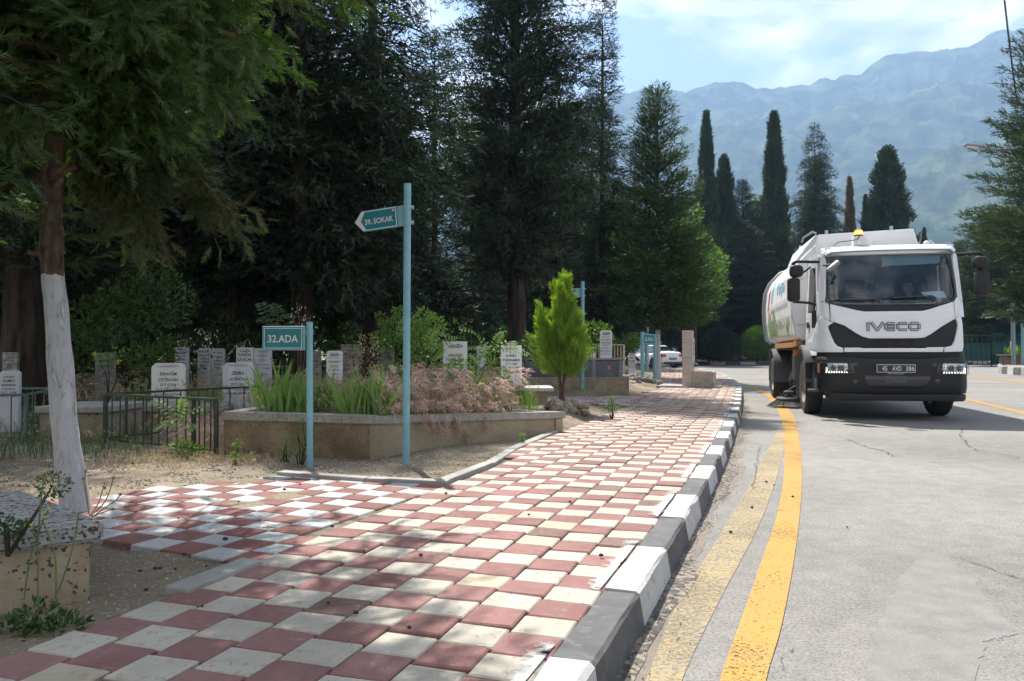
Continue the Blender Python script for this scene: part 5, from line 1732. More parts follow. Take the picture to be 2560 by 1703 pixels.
HS('clean white headstone dated 1924, with fern fronds hanging over its top', 1252, 1304, 864, 965, 10.6,
   [('RAMİZ', .065, .50, .245), ('TÜKENMEZ', .07, .86, .355), ('D.T :1924', .05, .55, .455), ('Ö.T :16.11.1982', .055, .82, .54), ('Ruhuna Fatiha', .085, .84, .635)], mat('clean_marble', (.70, .695, .68), (.80, .795, .78), rough=.5, scale=1.5, bump=.04), yaw=math.radians(4), top=.08, bold=.045)
HS('tall white headstone on the dark granite tomb', 1500, 1530, 826, 896, 17.5,
   [('SALİHİ KIZI', .05, .55, .235), ('HAYRİYE', .075, .86, .33), ('GÖRGÜN', .075, .80, .425), ('1925-25.03.2008', .04, .8, .49), ('MANASLI', .04, .45, .545), ('AHMET FADIL KIZI', .045, .85, .635), ('ELİF ÖZKAL', .07, .95, .715), ('1951-1952', .04, .5, .78), ('RUHUNA FATİHA', .045, .85, .845)], m_marble, yaw=math.radians(-5), top=.13, zmin=0, bold=.02, shape='cut')
HS('short white headstone near the far car wheel', 1571, 1588, 883, 926, 27.0,
   [('CAMİLE', .14, .8, .26), ('SÖYLEMEZ', .14, .95, .45), ('1320-1981', .08, .7, .62), ('RUHUNA FATİHA', .08, .85, .78)], m_marble, top=.08)
HS('low pale grave marker behind the white flowers left of the granite tomb', 1343, 1362, 905, 918, 19.0, [], m_marbleg, cal=False)
HS('white square headstone behind the granite tomb, left of the tall one', 1464, 1488, 868, 893, 24.0, [('FATMA', .2, .6, .4)], m_marble, cal=False)
HS('small grey headstone far behind the sign-board thuja', 1467, 1480, 856, 868, 34.0, [], m_marbled, cal=False)
HS('grey headstone behind the fern fronds between the two white ones', 1192, 1215, 868, 905, 15.5, [('HAKKI', .12, .6, .35)], m_marbleg, cal=False)

# slabs beneath the clean white headstone
m_slab = mat('slab_marble', (.32, .31, .29), (.41, .40, .38), rough=.6, scale=4, bump=.1, c3=(.26, .25, .22), s3=14, t3=(.6, .72))
m_conc = mat('concrete_tan', (.20, .165, .115), (.33, .275, .20), rough=.92, scale=4.5, detail=9, bump=.5, bscale=70, c3=(.10, .085, .062), s3=16, t3=(.58, .70))
Yb = 10.45
a, b = AT(1140, 971, Yb), AT(1384, 975, Yb)
root = thing('marble_grave', 'long low white marble slab grave behind the dry grass', 'grave', (a.x, Yb, 0))
mb = MB(); mb.box(((b.x - a.x) / 2, .35, a.z - .015), (b.x - a.x, .85, .045), ch=.006); mb.build('slab', m_slab, root)
mb = MB(); mb.box(((b.x - a.x) / 2 + .1, .42, a.z - .14), (b.x - a.x - .35, .62, .20)); mb.build('base_wall', m_conc, root)
c = AT(1290, 966, Yb)
mb = MB(); mb.box((c.x - a.x - .10, .15, a.z + .030), (.42, .34, .030), ch=.005); mb.build('step', m_slab, root)

# granite tomb
m_gran = mat('granite', (.035, .042, .055), (.085, .10, .125), rough=.25, scale=3, detail=9, bump=.03, c3=(.16, .18, .21), s3=60, t3=(.62, .7), spec=.6)
m_granl = mat('granite_light', (.14, .145, .155), (.22, .225, .235), rough=.4, scale=6, bump=.05)
def tomb(label, x0, x1, yt, ym, yb, Y, depth, x_right_base):
    a, b = AT(x0, yt, Y), AT(x1, ym, Y); z1, z0 = a.z, b.z; zb = AT(0, yb, Y).z
    root = thing('granite_tomb', label, 'tomb', (a.x, Y, 0), math.radians(-3)); w = b.x - a.x
    mb = MB(); mb.box((w / 2, depth / 2, (z0 + z1) / 2 - .03), (w, depth, z1 - z0 - .05)); mb.build('chest', m_gran, root)
    mb = MB(); mb.box((w / 2, depth / 2, z1 - .015), (w + .06, depth + .06, .04), ch=.004); mb.build('cap_slab', m_granl, root)
    for x in (.03, w * .42, w - .04, w * .72):
        mb = MB(); mb.box((x, -.008, (z0 + z1) / 2 - .03), (.08, .03, z1 - z0 - .05)); mb.build('pilaster', m_granl, root)
    mb = MB(); mb.box((w / 2 + .02, depth / 2, (z0 + zb) / 2 - .1), (w + .22, depth + .25, z0 - zb + .2), ch=.01); mb.build('plinth', m_conc, root)
    return root, w, z0, z1
root, w, z0, z1 = tomb('dark polished granite tomb with a red sticker on its right panel', 1302, 1555, 896, 943, 964, 17.2, 1.1, 1563)
m_st = plain('sticker_red', (.42, .03, .04), rough=.5)
sx = AT(1522, 918, 17.2).x - AT(1302, 918, 17.2).x; sz = AT(0, 919, 17.2).z
mb = MB(); mb.box((sx, -.006, sz), (.085, .004, .115)); stk = mb.build('sticker', m_st, root)
for k, t_ in enumerate(('MEZAR', 'BAKIMI', 'YAPILIR')): lettering(t_, .06, .018, m_signwhite, stk, (sx, -.0095, sz + .03 - k * .032))
# vase and little fence behind the tomb
m_rail = plain('pale_rail', (.45, .38, .33), rough=.6)
a = AT(1495, 862, 21); b = AT(1560, 915, 21)
root = thing('grave_fence', 'pale thin-barred grave fence behind the tall white headstone', 'fence', (a.x - .4, 21, 0))
wf = b.x - a.x + .4
bar = MB().tube([(0, 0, b.z - .1), (0, 0, a.z)], .014, n=6).mesh('bar', m_rail)
for k in range(14): obj('bar', bar, root, (wf * k / 13, 0, 0))
mb = MB(); mb.box((wf / 2, 0, a.z), (wf, .03, .025)); mb.box((wf / 2, 0, b.z), (wf, .03, .025)); mb.build('rail', m_rail, root)
mb = MB(); mb.box((wf, 0, (a.z + b.z) / 2 - .1), (.05, .05, a.z - b.z + .2)); mb.build('post', m_rail, root)

# ---- concrete planter bed behind the two signs
m_cop = mat('speckled_coping', (.25, .24, .205), (.35, .335, .295), rough=.9, scale=12, detail=8, bump=.5, bscale=90, c3=(.12, .115, .10), s3=75, t3=(.56, .66))
m_wall = mat('plaster_wall', (.245, .195, .120), (.345, .29, .20), rough=.93, scale=2.2, detail=9, bump=.5, bscale=60, c3=(.17, .14, .10), s3=62, t3=(.58, .70))
m_walls = mat('stained_plaster', (.13, .095, .052), (.29, .22, .135), rough=.95, scale=3, detail=9, bump=.5, bscale=60, c3=(.09, .07, .045), s3=46, t3=(.54, .76))
A_ = Vector((G(556, 1139, .12).x, G(556, 1139, .12).y)); B_ = Vector((G(937, 1140, .12).x, G(937, 1140, .12).y)); C_ = Vector((G(1411, 1080, .12).x, G(1411, 1080, .12).y))
zA, zB, zC = AT(560, 1030, A_.y).z, AT(937, 1041, B_.y).z, AT(1411, 1030, C_.y).z
D_ = Vector((C_.x - 1.1, C_.y + 1.0)); E_ = Vector((A_.x + .1, A_.y + 2.4))
bed = thing('planter_bed', 'low cream concrete grave bed with speckled coping, overgrown with irises and dry grass', 'planter', (B_.x, B_.y, 0))
def wallseg(P0, P1, z0a, z0b, m, name, thick=.12, inset=.03, nin=None):
    d = (P1 - P0); L = d.length; d.normalize(); n_ = Vector((-d.y, d.x)) if nin is None else nin
    mb = MB(); o_ = Vector((B_.x, B_.y))
    q = [P0 + n_ * inset, P1 + n_ * inset, P1 + n_ * (inset + thick), P0 + n_ * (inset + thick)]
    vs = [(p.x - o_.x, p.y - o_.y, -.05) for p in q] + [(q[0].x - o_.x, q[0].y - o_.y, z0a), (q[1].x - o_.x, q[1].y - o_.y, z0b), (q[2].x - o_.x, q[2].y - o_.y, z0b), (q[3].x - o_.x, q[3].y - o_.y, z0a)]
    mb.add(vs, [(3, 2, 1, 0), (4, 5, 6, 7), (0, 1, 5, 4), (1, 2, 6, 5), (2, 3, 7, 6), (3, 0, 4, 7)])
    o = mb.build(name, m, bed); return o
def copseg(P0, P1, za, zb, w=.17, t=.075, e0=0, e1=0):
    d = (P1 - P0); L = d.length; d.normalize(); n_ = Vector((-d.y, d.x)); o_ = Vector((B_.x, B_.y))
    P0 = P0 - d * e0; P1 = P1 + d * e1
    bm = bmesh.new(); q = [P0, P1, P1 + n_ * w, P0 + n_ * w]; zz = [za, zb, zb, za]
    v0 = [bm.verts.new((p.x - o_.x, p.y - o_.y, z - t)) for p, z in zip(q, zz)]; v1 = [bm.verts.new((p.x - o_.x, p.y - o_.y, z)) for p, z in zip(q, zz)]
    bm.faces.new(v0[::-1]); bm.faces.new(v1)
    for i in range(4): bm.faces.new((v0[i], v0[(i + 1) % 4], v1[(i + 1) % 4], v1[i]))
    bmesh.ops.bevel(bm, geom=list(bm.edges), offset=.008, segments=2, affect='EDGES')
    mb = MB(); mb.bm(bm); mb.build('coping_slab', m_cop, bed, smooth=True)
t = .075
wallseg(A_, B_, zA - t + .002, zB - t + .002, m_walls, 'front_wall')
wallseg(B_, C_, zB - t + .001, zC - t + .001, m_wall, 'side_wall')
mbp = MB(); mbp.box((0, .075, (zB - t) / 2 - .02), (.10, .10, zB - t + .02)); mbp.build('corner_post', m_wall, bed, loc=(0, 0, 0))
wallseg(C_, D_, zC - t, zC - t, m_wall, 'end_wall')
copseg(A_, B_, zA, zB + .001, e0=.02, e1=-.001); copseg(B_, C_, zB, zC, e0=.001, e1=.03); copseg(C_, D_, zC - .002, zC - .002, e0=-.05); copseg(E_, A_, zA - .002, zA - .002, e1=-.10)
bm = bmesh.new(); f = bm.faces.new([bm.verts.new((p.x - B_.x, p.y - B_.y, z)) for p, z in ((A_ + Vector((.1, .1)), zA - .03), (B_ + Vector((0, .12)), zB - .03), (C_ + Vector((-.1, .08)), zC - .03), (D_, zC + .0), (E_, zA + .05))])
bmesh.ops.triangulate(bm, faces=[f]); mb = MB(); mb.bm(bm); mb.build('soil', m_dirt, bed)
# soil banked behind
def ZB(x, y): return zA - .02

# ---- near left grave box with chunky aggregate
m_agg = mat('chunky_aggregate', (.27, .262, .24), (.38, .37, .345), rough=.9, scale=16, detail=8, bump=.7, bscale=60, c3=(.055, .052, .048), s3=58, t3=(.555, .59))
m_aggw = mat('tan_aggregate_wall', (.27, .215, .14), (.38, .31, .22), rough=.95, scale=7, detail=8, bump=.6, bscale=50, c3=(.06, .055, .045), s3=46, t3=(.60, .64))
root = thing('near_grave_box', 'near concrete grave box with chunky black-speckled coping at the left edge', 'planter', (-1.575, 2.98, 0.08), 0)
dA, dB = Vector((math.cos(math.radians(216)), math.sin(math.radians(216)))), Vector((math.cos(math.radians(138)), math.sin(math.radians(138))))
def qbox(name, off, LA, LB, z0, z1, m, ch=.012):
    p0 = Vector((0, 0)) + (dA + dB) * off
    q = [p0, p0 + dB * LB, p0 + dA * LA + dB * LB, p0 + dA * LA]
    bm = bmesh.new(); v0 = [bm.verts.new((p.x, p.y, z0)) for p in q]; v1 = [bm.verts.new((p.x, p.y, z1)) for p in q]
    bm.faces.new(v0); bm.faces.new(v1[::-1])
    for i in range(4): bm.faces.new((v0[i], v1[i], v1[(i + 1) % 4], v0[(i + 1) % 4]))
    bmesh.ops.recalc_face_normals(bm, faces=bm.faces)
    bmesh.ops.bevel(bm, geom=list(bm.edges), offset=ch, segments=3, affect='EDGES')
    if name == 'coping_slab':
        bmesh.ops.subdivide_edges(bm, edges=list(bm.edges), cuts=2, use_grid_fill=True)
        for v in bm.verts:
            n_ = mnoise.noise(Vector((v.co.x * 14, v.co.y * 14, v.co.z * 14)))
            v.co += Vector((n_, n_ * .6, -n_)) * .007
    mb = MB(); mb.bm(bm); return mb.build(name, m, root, smooth=True)
qbox('coping_slab', 0, 1.7, 1.0, .245, .320, m_agg)
qbox('box_wall', .035, 1.6, .9, 0, .247, m_aggw, .006)

# ---- dark tombs in the shade at left
def dark_tomb(label, xl, xr, yt, yb, Y, dep, yaw=0):
    a, b = AT(xl, yt, Y), AT(xr, yb, Y); w = b.x - a.x; h = a.z - b.z
    root = thing('shaded_grave', label, 'grave', (a.x, Y, b.z), yaw, 'dark graves in the shade')
    mb = MB(); mb.box((w / 2, dep / 2, h / 2 - .08), (w, dep, h + .08)); mb.build('box_wall', m_conc, root)
    mb = MB(); mb.box((w / 2, dep / 2, h - .0), (w + .08, dep + .08, .07), ch=.01); mb.build('coping_slab', m_cop, root)
dark_tomb('shaded concrete grave box right behind the whitewashed trunk', 100, 262, 1024, 1116, 8.1, .8)
dark_tomb('shaded concrete grave inside the dark green railing', 268, 540, 1022, 1090, 9.4, .9, math.radians(4))

# ---- railings
m_rg = mat('dark_green_rail', (.018, .030, .018), (.045, .058, .034), rough=.5, scale=20, bump=.2, c3=(.10, .055, .03), s3=30, t3=(.64, .72))
m_rt = mat('pale_green_rail', (.06, .10, .085), (.10, .155, .13), rough=.5, scale=12, bump=.1, c3=(.12, .07, .04), s3=30, t3=(.66, .72))
def railing(label, corners, m, bars, zt, bar_r=.0075, skip=()):
    root = thing('grave_railing', label, 'railing', (corners[0][0], corners[0][1], 0), 0)
    o_ = Vector(corners[0][:2] + (0,)) if isinstance(corners[0], tuple) else corners[0]
    C = [Vector((c[0] - corners[0][0], c[1] - corners[0][1], c[2])) for c in corners]
    for i, c in enumerate(C):
        mb = MB(); mb.box((c.x, c.y, zt / 2 + c.z / 2), (.034, .034, zt - c.z)); mb.build('post', m, root)
    for i in range(len(C) - 1):
        if i in skip: continue
        a, b = C[i], C[i + 1]; d = (b - a); L = Vector((d.x, d.y)).length; ang = math.atan2(d.y, d.x)
        M = TX((a.x, a.y, 0)) @ Matrix.Rotation(ang, 4, 'Z')
        mb = MB(); mb.box((L / 2, 0, zt + .012), (L, .036, .022), M=M); mb.build('top_rail', m, root)
        bar = MB().tube([(0, 0, min(a.z, b.z) + .03), (0, 0, zt)], bar_r, n=5).mesh('bar', m)
        for k in range(1, bars[i]):
            t_ = k / bars[i] + random.uniform(-.01, .01); obj('bar', bar, root, (a.x + d.x * t_, a.y + d.y * t_, 0))
        mb = MB(); mb.box((L / 2, 0, min(a.z, b.z) + .05), (L, .022, .018), M=M); mb.build('bottom_rail', m, root)
    return root
c1 = G(263, 1110, .12); c2 = G(484, 1134, .12); c3 = Vector((A_.x - .05, A_.y - .02, .12)); c4_ = (base(645, 9.6), 9.6, .2)
railing('rusty dark green barred railing beside the cream grave bed', [c4_, (c1.x, c1.y, .13), (c2.x, c2.y, .12), (c3.x, c3.y, .13)], m_rg, [9, 11, 4], .615)
c5 = G(64, 1105, .12)
railing('pale green railing at the left edge before the shaded headstone', [(base(-260, 7.6), 7.6, .12), (c5.x, c5.y, .12), (base(150, 9.4), 9.4, .15), (base(-250, 9.7), 9.7, .15)], m_rt, [8, 4, 6], .60, skip=())
# ================================================================== FOUNTAIN
def fountain():
    m_t = mat('cream_tiles', (.43, .37, .335), (.50, .44, .40), rough=.45, scale=2, bump=.03, spec=.4)
    m_j = plain('joint', (.22, .16, .13), rough=.9)
    m_b = mat('stained_basin', (.33, .29, .25), (.47, .43, .38), rough=.8, scale=3, detail=8, bump=.2, c3=(.13, .065, .035), s3=2.2, t3=(.55, .68))
    Y = 20.4; a = AT(1706, 826, Y); b = AT(1727, 967, Y)
    yaw = math.radians(-20)
    root = thing('tap_fountain', 'cream tiled drinking fountain pillar with a rust-stained basin at the pavement edge', 'fountain', (a.x + .11, Y, .10), yaw)
    w, d, H = .235, .62, a.z - .10
    mb = MB(); mb.box((0, d / 2, H / 2), (w - .012, d - .012, H - .006)); mb.build('core', m_j, root)
    nz = 4; zs = [0, H * .26, H * .53, H * .79, H]
    for k in range(4):
        hh = zs[k + 1] - zs[k] - .009
        mb = MB(); mb.box((0, d / 2, zs[k] + hh / 2 + .004), (w, d, hh), ch=.005); mb.build('tile', m_t, root)
    # notice panel on the road side
    mb = MB(); mb.box((w / 2 + .014, d * .55, H * .66), (.022, d * .8, H * .42), ch=.003); pn = mb.build('notice_panel', plain('panel_white', (.5, .52, .53), rough=.4), root)
    for k, t_ in enumerate(('HAYRAT', 'ÇEŞMESİ', 'SU')):
        lettering(t_, d * .55, .075, plain('panel_ink', (.03, .05, .09)), pn, (w / 2 + .027, d * .55, H * .78 - k * .14), rot=(0, 0, PI / 2))
    mb = MB(); mb.tube([(w / 2, d * .5, H * .42), (w / 2 + .10, d * .5, H * .43), (w / 2 + .14, d * .5, H * .40)], .016, n=8); mb.build('tap', m_steel, root, smooth=True)
    # basin
    bw = .58; bh = .44
    bs = obj('basin', None, root, (w / 2, .02, 0))
    for nm, c, s in (('basin_front', (bw / 2, .03, bh / 2), (bw, .05, bh)), ('basin_back', (bw / 2, d - .03, bh / 2), (bw, .05, bh)), ('basin_side', (bw - .03, d / 2, bh / 2), (.055, d - .11, bh - .004)), ('basin_floor', (bw / 2, d / 2, .12), (bw - .07, d - .11, .2))):
        mb = MB(); mb.box(c, s, ch=.004); mb.build(nm, m_b, bs)
    mb = MB(); mb.box((bw / 2 + .0, .3, .0), (bw + 1.05, d + .35, .07), ch=.008); st = mb.build('foot_slab', m_edge, root, loc=(-.25, 0, .04))
fountain()

# ================================================================== WHITE SEDAN
m_car = plain('car_white', (.66, .67, .68), rough=.28, coat=.6, spec=.5)
m_rub = plain('rubber', (.018, .018, .018), rough=.85)
m_rim = plain('rim_grey', (.30, .31, .32), rough=.35, metallic=.7)
m_blk = plain('black_trim', (.018, .019, .021), rough=.5)
m_cglass = glassmat('car_glass', (.22, .27, .27), .22)
m_tail = plain('tail_red', (.42, .01, .015), rough=.2, coat=.5)
def wheel(parent, loc, r, w, rim_m=None, n=28, deep=.0, face=-1):
    """axis along x; face -1: dish looks to -x"""
    root = obj('wheel', None, parent, loc)
    M = Matrix.Rotation(PI / 2, 4, 'Y')
    mb = MB()
    mb.lathe([(r * .60, -w * .46), (r * .90, -w * .5), (r * .975, -w * .40), (r, -w * .28), (r, w * .28), (r * .975, w * .40), (r * .90, w * .5), (r * .60, w * .46)], n=n * 2, M=M, cap=False)
    for k in (-.18, -.06, .06, .18):
        mb.lathe([(r * 1.001, w * k - w * .012), (r * .975, w * k - w * .008), (r * .975, w * k + w * .008), (r * 1.001, w * k + w * .012)], n=n * 2, M=M, cap=False)
    mb.build('tyre', m_rub, root, smooth=True)
    mb = MB(); s = face
    mb.lathe([(r * .61, s * w * .46), (r * .58, s * w * .40), (r * .50, s * w * .18), (r * .20, s * w * .15), (r * .17, s * w * .34), (0.001, s * w * .36)], n=n, M=M, cap=False)
    mb.lathe([(r * .61, -s * w * .42), (0.001, -s * w * .30)], n=n, M=M, cap=False)
    rm = mb.build('rim', rim_m or m_rim, root, smooth=True)
    mb = MB()
    for k in range(8):
        a = k * 2 * PI / 8
        mb.tube([(s * w * .20, math.cos(a) * r * .28, math.sin(a) * r * .28), (s * w * .28, math.cos(a) * r * .28, math.sin(a) * r * .28)], r * .025, n=6)
    mb.build('wheel_nuts', m_steel, root)
    return root

def loft(secs, close=True, mi=0):
    """secs: list of rings (same length) of 3d points"""
    mb = MB(); n = len(secs[0])
    for r_ in secs: mb.v += [tuple(p) for p in r_]
    for i in range(len(secs) - 1):
        for j in range(n if close else n - 1):
            mb.f.append((i * n + j, i * n + (j + 1) % n, (i + 1) * n + (j + 1) % n, (i + 1) * n + j)); mb.m.append(mi)
    return mb

def sedan(label, x, y, yaw, sc, paint, plate=''):
    root = thing('sedan', label, 'car', (x, y, 0), yaw)
    root.scale = (sc, sc, sc)
    # length along y, rear at y=0 (towards the viewer), front at y=4.45
    ys = [0.0, .05, .16, .45, .95, 1.5, 2.2, 2.9, 3.4, 3.9, 4.25, 4.40, 4.45]
    zlo = [.42, .30, .26, .24, .22, .20, .20, .20, .20, .22, .26, .34, .42]
    zhi = [.78, .98, 1.04, 1.06, 1.00, .97, .95, .93, .90, .84, .76, .66, .58]
    hw = [.66, .78, .84, .87, .885, .89, .89, .89, .885, .86, .80, .70, .62]
    secs = []
    for y_, a, b, w in zip(ys, zlo, zhi, hw):
        m_ = (a + b) / 2
        secs.append([(-w * .86, y_, a), (-w * .98, y_, a + .10), (-w, y_, m_), (-w * .985, y_, b - .16), (-w * .90, y_, b - .03), (-w * .6, y_, b), (w * .6, y_, b), (w * .90, y_, b - .03), (w * .985, y_, b - .16), (w, y_, m_), (w * .98, y_, a + .10), (w * .86, y_, a)])
    mb = loft(secs); n = 12
    mb.f.append(tuple(range(n))); mb.m.append(0); mb.f.append(tuple(len(mb.v) - 1 - i for i in range(n))); mb.m.append(0)
    me = fixn(mb.mesh('body', paint, smooth=True)); bo = obj('body', me, root)
    ss_ = bo.modifiers.new('sub', 'SUBSURF'); ss_.levels = 1; ss_.render_levels = 1
    # greenhouse
    cab = [(.42, 1.04, .62), (.95, 1.34, .56), (1.35, 1.455, .54), (2.1, 1.47, .54), (2.55, 1.40, .54), (3.15, .96, .66)]
    secs = [[(-w - .10, y_, 1.0 if y_ < 3 else .93), (-w - .0, y_, z - .05), (-w * .8, y_, z), (w * .8, y_, z), (w, y_, z - .05), (w + .10, y_, 1.0 if y_ < 3 else .93)] for y_, z, w in cab]
    mb = loft(secs, close=False); me = fixn(mb.mesh('roof', paint, smooth=True)); obj('roof', me, root)
    def quad(name, pts, m, par=root):
        mb = MB(); mb.add(pts, [tuple(range(len(pts)))]); o = mb.build(name, m, par); sm = o.modifiers.new('t', 'SOLIDIFY'); sm.thickness = .012; sm.offset = 0; return o
    quad('rear_window', [(-.60, .50, 1.095), (.60, .50, 1.095), (.50, .98, 1.37), (-.50, .98, 1.37)], m_cglass)
    for s in (-1, 1):
        quad('side_window', [(s * .705, .85, 1.06), (s * .70, 1.75, 1.03), (s * .585, 1.75, 1.40), (s * .58, 1.15, 1.385)], m_cglass)
        quad('side_window', [(s * .70, 1.82, 1.03), (s * .70, 2.95, .99), (s * .58, 2.50, 1.34), (s * .585, 1.82, 1.40)], m_cglass)
        tl = MB(); tl.box((s * .68, .035, .80), (.34, .10, .17), ch=.03); tl.build('tail_light', m_tail, root, smooth=True)
        tl = MB(); tl.box((s * .835, .18, .81), (.06, .30, .14), ch=.02); tl.build('tail_light', m_tail, root, smooth=True)
        mr = MB(); mr.box((s * .97, 2.75, 1.0), (.18, .10, .13), ch=.03); mr.build('mirror', paint, root, smooth=True)
        for yy in (.86, 3.55):
            wheel(root, (s * .80, yy, .31), .31, .2, face=s)
            mb = MB(); M = TX((s * .885, yy, .31)) @ Matrix.Rotation(PI / 2, 4, 'Y'); mb.lathe([(.36, -.008), (.36, .008)], n=28, M=M); mb.build('wheel_arch', m_blk, root)
        for yy in (1.0, 1.9, 2.95):
            mb = MB(); mb.box((s * .889, yy, .66), (.012, .012, .55)); mb.build('door_seam', m_blk, root)
        for yy in (1.25, 2.1): mb = MB(); mb.box((s * .895, yy, .86), (.02, .16, .03)); mb.build('door_handle', paint, root)
    mb = MB(); mb.box((0, -.012, .60), (.56, .02, .13), ch=.004); pl = mb.build('number_plate', m_blk, root)
    if plate: lettering(plate, .42, .07, m_signwhite, pl, (0, -.026, .60), bold=.01)
    mb = MB(); mb.box((0, .0, .33), (1.35, .06, .12), ch=.02); mb.build('bumper_insert', m_blk, root)
    mb = MB(); mb.add([(-.06, -.0, .86), (0, -.0, .90), (.06, -.0, .86), (.06, -.0, .885), (0, -.0, .925), (-.06, -.0, .885)], [(0, 1, 4, 5), (1, 2, 3, 4)]); mb.build('badge', m_steel, root, loc=(0, -.005, 0))
    mb = MB(); mb.tube([(0.2, 1.25, 1.45), (.2, 1.0, 1.62)], .008, n=5); mb.build('aerial', m_blk, root)
    return root
sedan('white sedan seen from behind, turning away left beyond the two-post sign', base(1682, 52), 52.0, math.radians(27), 1.08, m_car, '35 BA 146')
sedan('dark car mostly hidden behind the tap fountain', base(1728, 60), 60.0, math.radians(60), 1.0, plain('car_dark', (.03, .032, .036), rough=.3, coat=.5))

# hut and white blocks in the shade beyond the bend
m_hut = mat('hut_wall', (.10, .105, .11), (.16, .165, .17), rough=.8, scale=3)
m_wb = mat('pale_block', (.30, .32, .36), (.42, .44, .48), rough=.7, scale=2)
root = thing('shaded_hut', 'small dark hut with a green roof edge in the shade beyond the road', 'hut', (base(1838, 71), 71, .4))
mb = MB(); mb.box((0, 1, 1.1), (3.0, 2.0, 2.2)); mb.build('wall', m_hut, root)
mb = MB(); mb.box((0, .9, 2.35), (3.5, 2.6, .35), ch=.03); mb.build('roof', mat('hut_roof', (.05, .12, .10), (.08, .16, .13), scale=2), root)
mb = MB(); mb.box((.9, -.03, 1.0), (.8, .06, 1.9)); mb.build('door', plain('hut_door', (.30, .30, .30)), root)
for px, yt, yb, w, lb in ((1768, 888, 898, 1.0, 'lime-washed tree foot stub left of the pale block'), (1786, 880, 897, 1.0, 'pale square block in the shade beyond the fountain'), (1800, 869, 888, .35, 'thin pale slab just right of the pale square block')):
    a = AT(px, yt, 68); b = AT(px, yb, 68)
    mb = MB(); mb.box((0, 0, (a.z - b.z) / 2), (w if px == 1786 else .4, .4, a.z - b.z), ch=.03)
    o = mb.build('pale_block', m_wb, loc=(a.x, 68, b.z), label=lb, cat='stone')

# ================================================================== STONES, RUBBLE
m_rock = mat('rock', (.22, .185, .14), (.38, .33, .27), rough=.95, scale=5, detail=8, bump=.6, bscale=30)
m_rub2 = mat('rubble_grey', (.15, .14, .13), (.27, .255, .24), rough=.95, scale=5, detail=8, bump=.6, bscale=30)
m_peb = mat('pebble', (.22, .19, .15), (.36, .32, .27), rough=.9, scale=8, bump=.3, island=.3)
def rock_mesh(seed, m, sub=2, jag=.35, name='stone'):
    bm = bmesh.new(); bmesh.ops.create_icosphere(bm, subdivisions=sub, radius=.5)
    for v in bm.verts:
        v.co *= 1 + jag * mnoise.noise(v.co * 2.3 + Vector((seed * 7.7, seed, 0))) + .12 * mnoise.noise(v.co * 6 + Vector((seed, 0, 0)))
        v.co.z *= .72
    mb = MB(); mb.bm(bm); return mb.mesh(name, m, smooth=False)
rocks = [rock_mesh(i, m_rock) for i in range(5)]; rub = [rock_mesh(10 + i, m_rub2, 1, .5) for i in range(4)]
ring = thing('stone_ring', 'half ring of rough stones banked round the foot of the young thuja', 'stones', (.765, 11.3, zland(.765, 11.3)))
r_ = random.Random(8)
for px, py, s_ in [(1372, 1012, .15), (1395, 1016, .19), (1418, 1020, .18), (1436, 1012, .15), (1448, 1020, .17), (1460, 1018, .16), (1380, 1026, .12), (1410, 1030, .12), (1432, 1030, .14), (1452, 1034, .13), (1463, 1030, .12), (1420, 1004, .10)]:
    Y = 11.15 + r_.uniform(-.1, .1) - (py - 1018) * .006
    p = AT(px, py, Y)
    o = obj('stone', rocks[r_.randrange(5)], ring, (p.x - ring.location.x, p.y - ring.location.y, p.z - ring.location.z), rot=(r_.uniform(0, 3), r_.uniform(0, 3), r_.uniform(0, 6))); o.scale = (s_ * 1.2, s_, s_)
pile = thing('rubble_pile', 'grey heap of broken rubble before the two-post sign', 'rubble', (3.45, 22.0, .1))
for k in range(46):
    q = abs(r_.gauss(0, .5)); a = r_.uniform(0, 2 * PI); s_ = r_.uniform(.12, .30)
    o = obj('stone', rub[r_.randrange(4)], pile, (1.1 * q * math.cos(a), .9 * q * math.sin(a), max(0.02, .26 - .28 * q) + r_.uniform(0, .05)), rot=(r_.uniform(0, 3), r_.uniform(0, 3), r_.uniform(0, 6))); o.scale = (s_, s_, s_)
# dark little seed cones dropped on the tiles
conem = rock_mesh(33, mat('seed_cone', (.028, .020, .015), (.075, .055, .04), rough=.9, scale=30, bump=.5), 2, .25, 'dropped_cone')
cl = [(711, 1226), (563, 1351), (750, 1213), (910, 1378), (1322, 1288), (1425, 1256), (1503, 1391), (1554, 1410), (1052, 1390), (596, 1256), (446, 1297), (340, 1327), (460, 1389), (650, 1302), (820, 1510), (1023, 1571), (505, 1518), (388, 1424), (400, 1423), (350, 1430), (438, 1425), (515, 1417), (365, 1478), (830, 1318), (1827, 1332), (1916, 1206), (1935, 1213), (1982, 1243), (2118, 1319), (1880, 1270), (2330, 1075), (1115, 1235), (890, 1535)]
for px, py in cl:
    z = ZW + .006 if px < 1600 else .006
    p = G(px, py, z)
    s_ = r_.uniform(.011, .021) * (1.3 if (px, py) in ((711, 1226), (563, 1351)) else 1)
    o = obj('dropped_cone', conem, None, (p.x, p.y, z + s_ * .3), label='tiny dark dropped cypress cone lying on tiles, sand or asphalt', cat='cone', group='dropped cones'); o.scale = (s_, s_, s_)
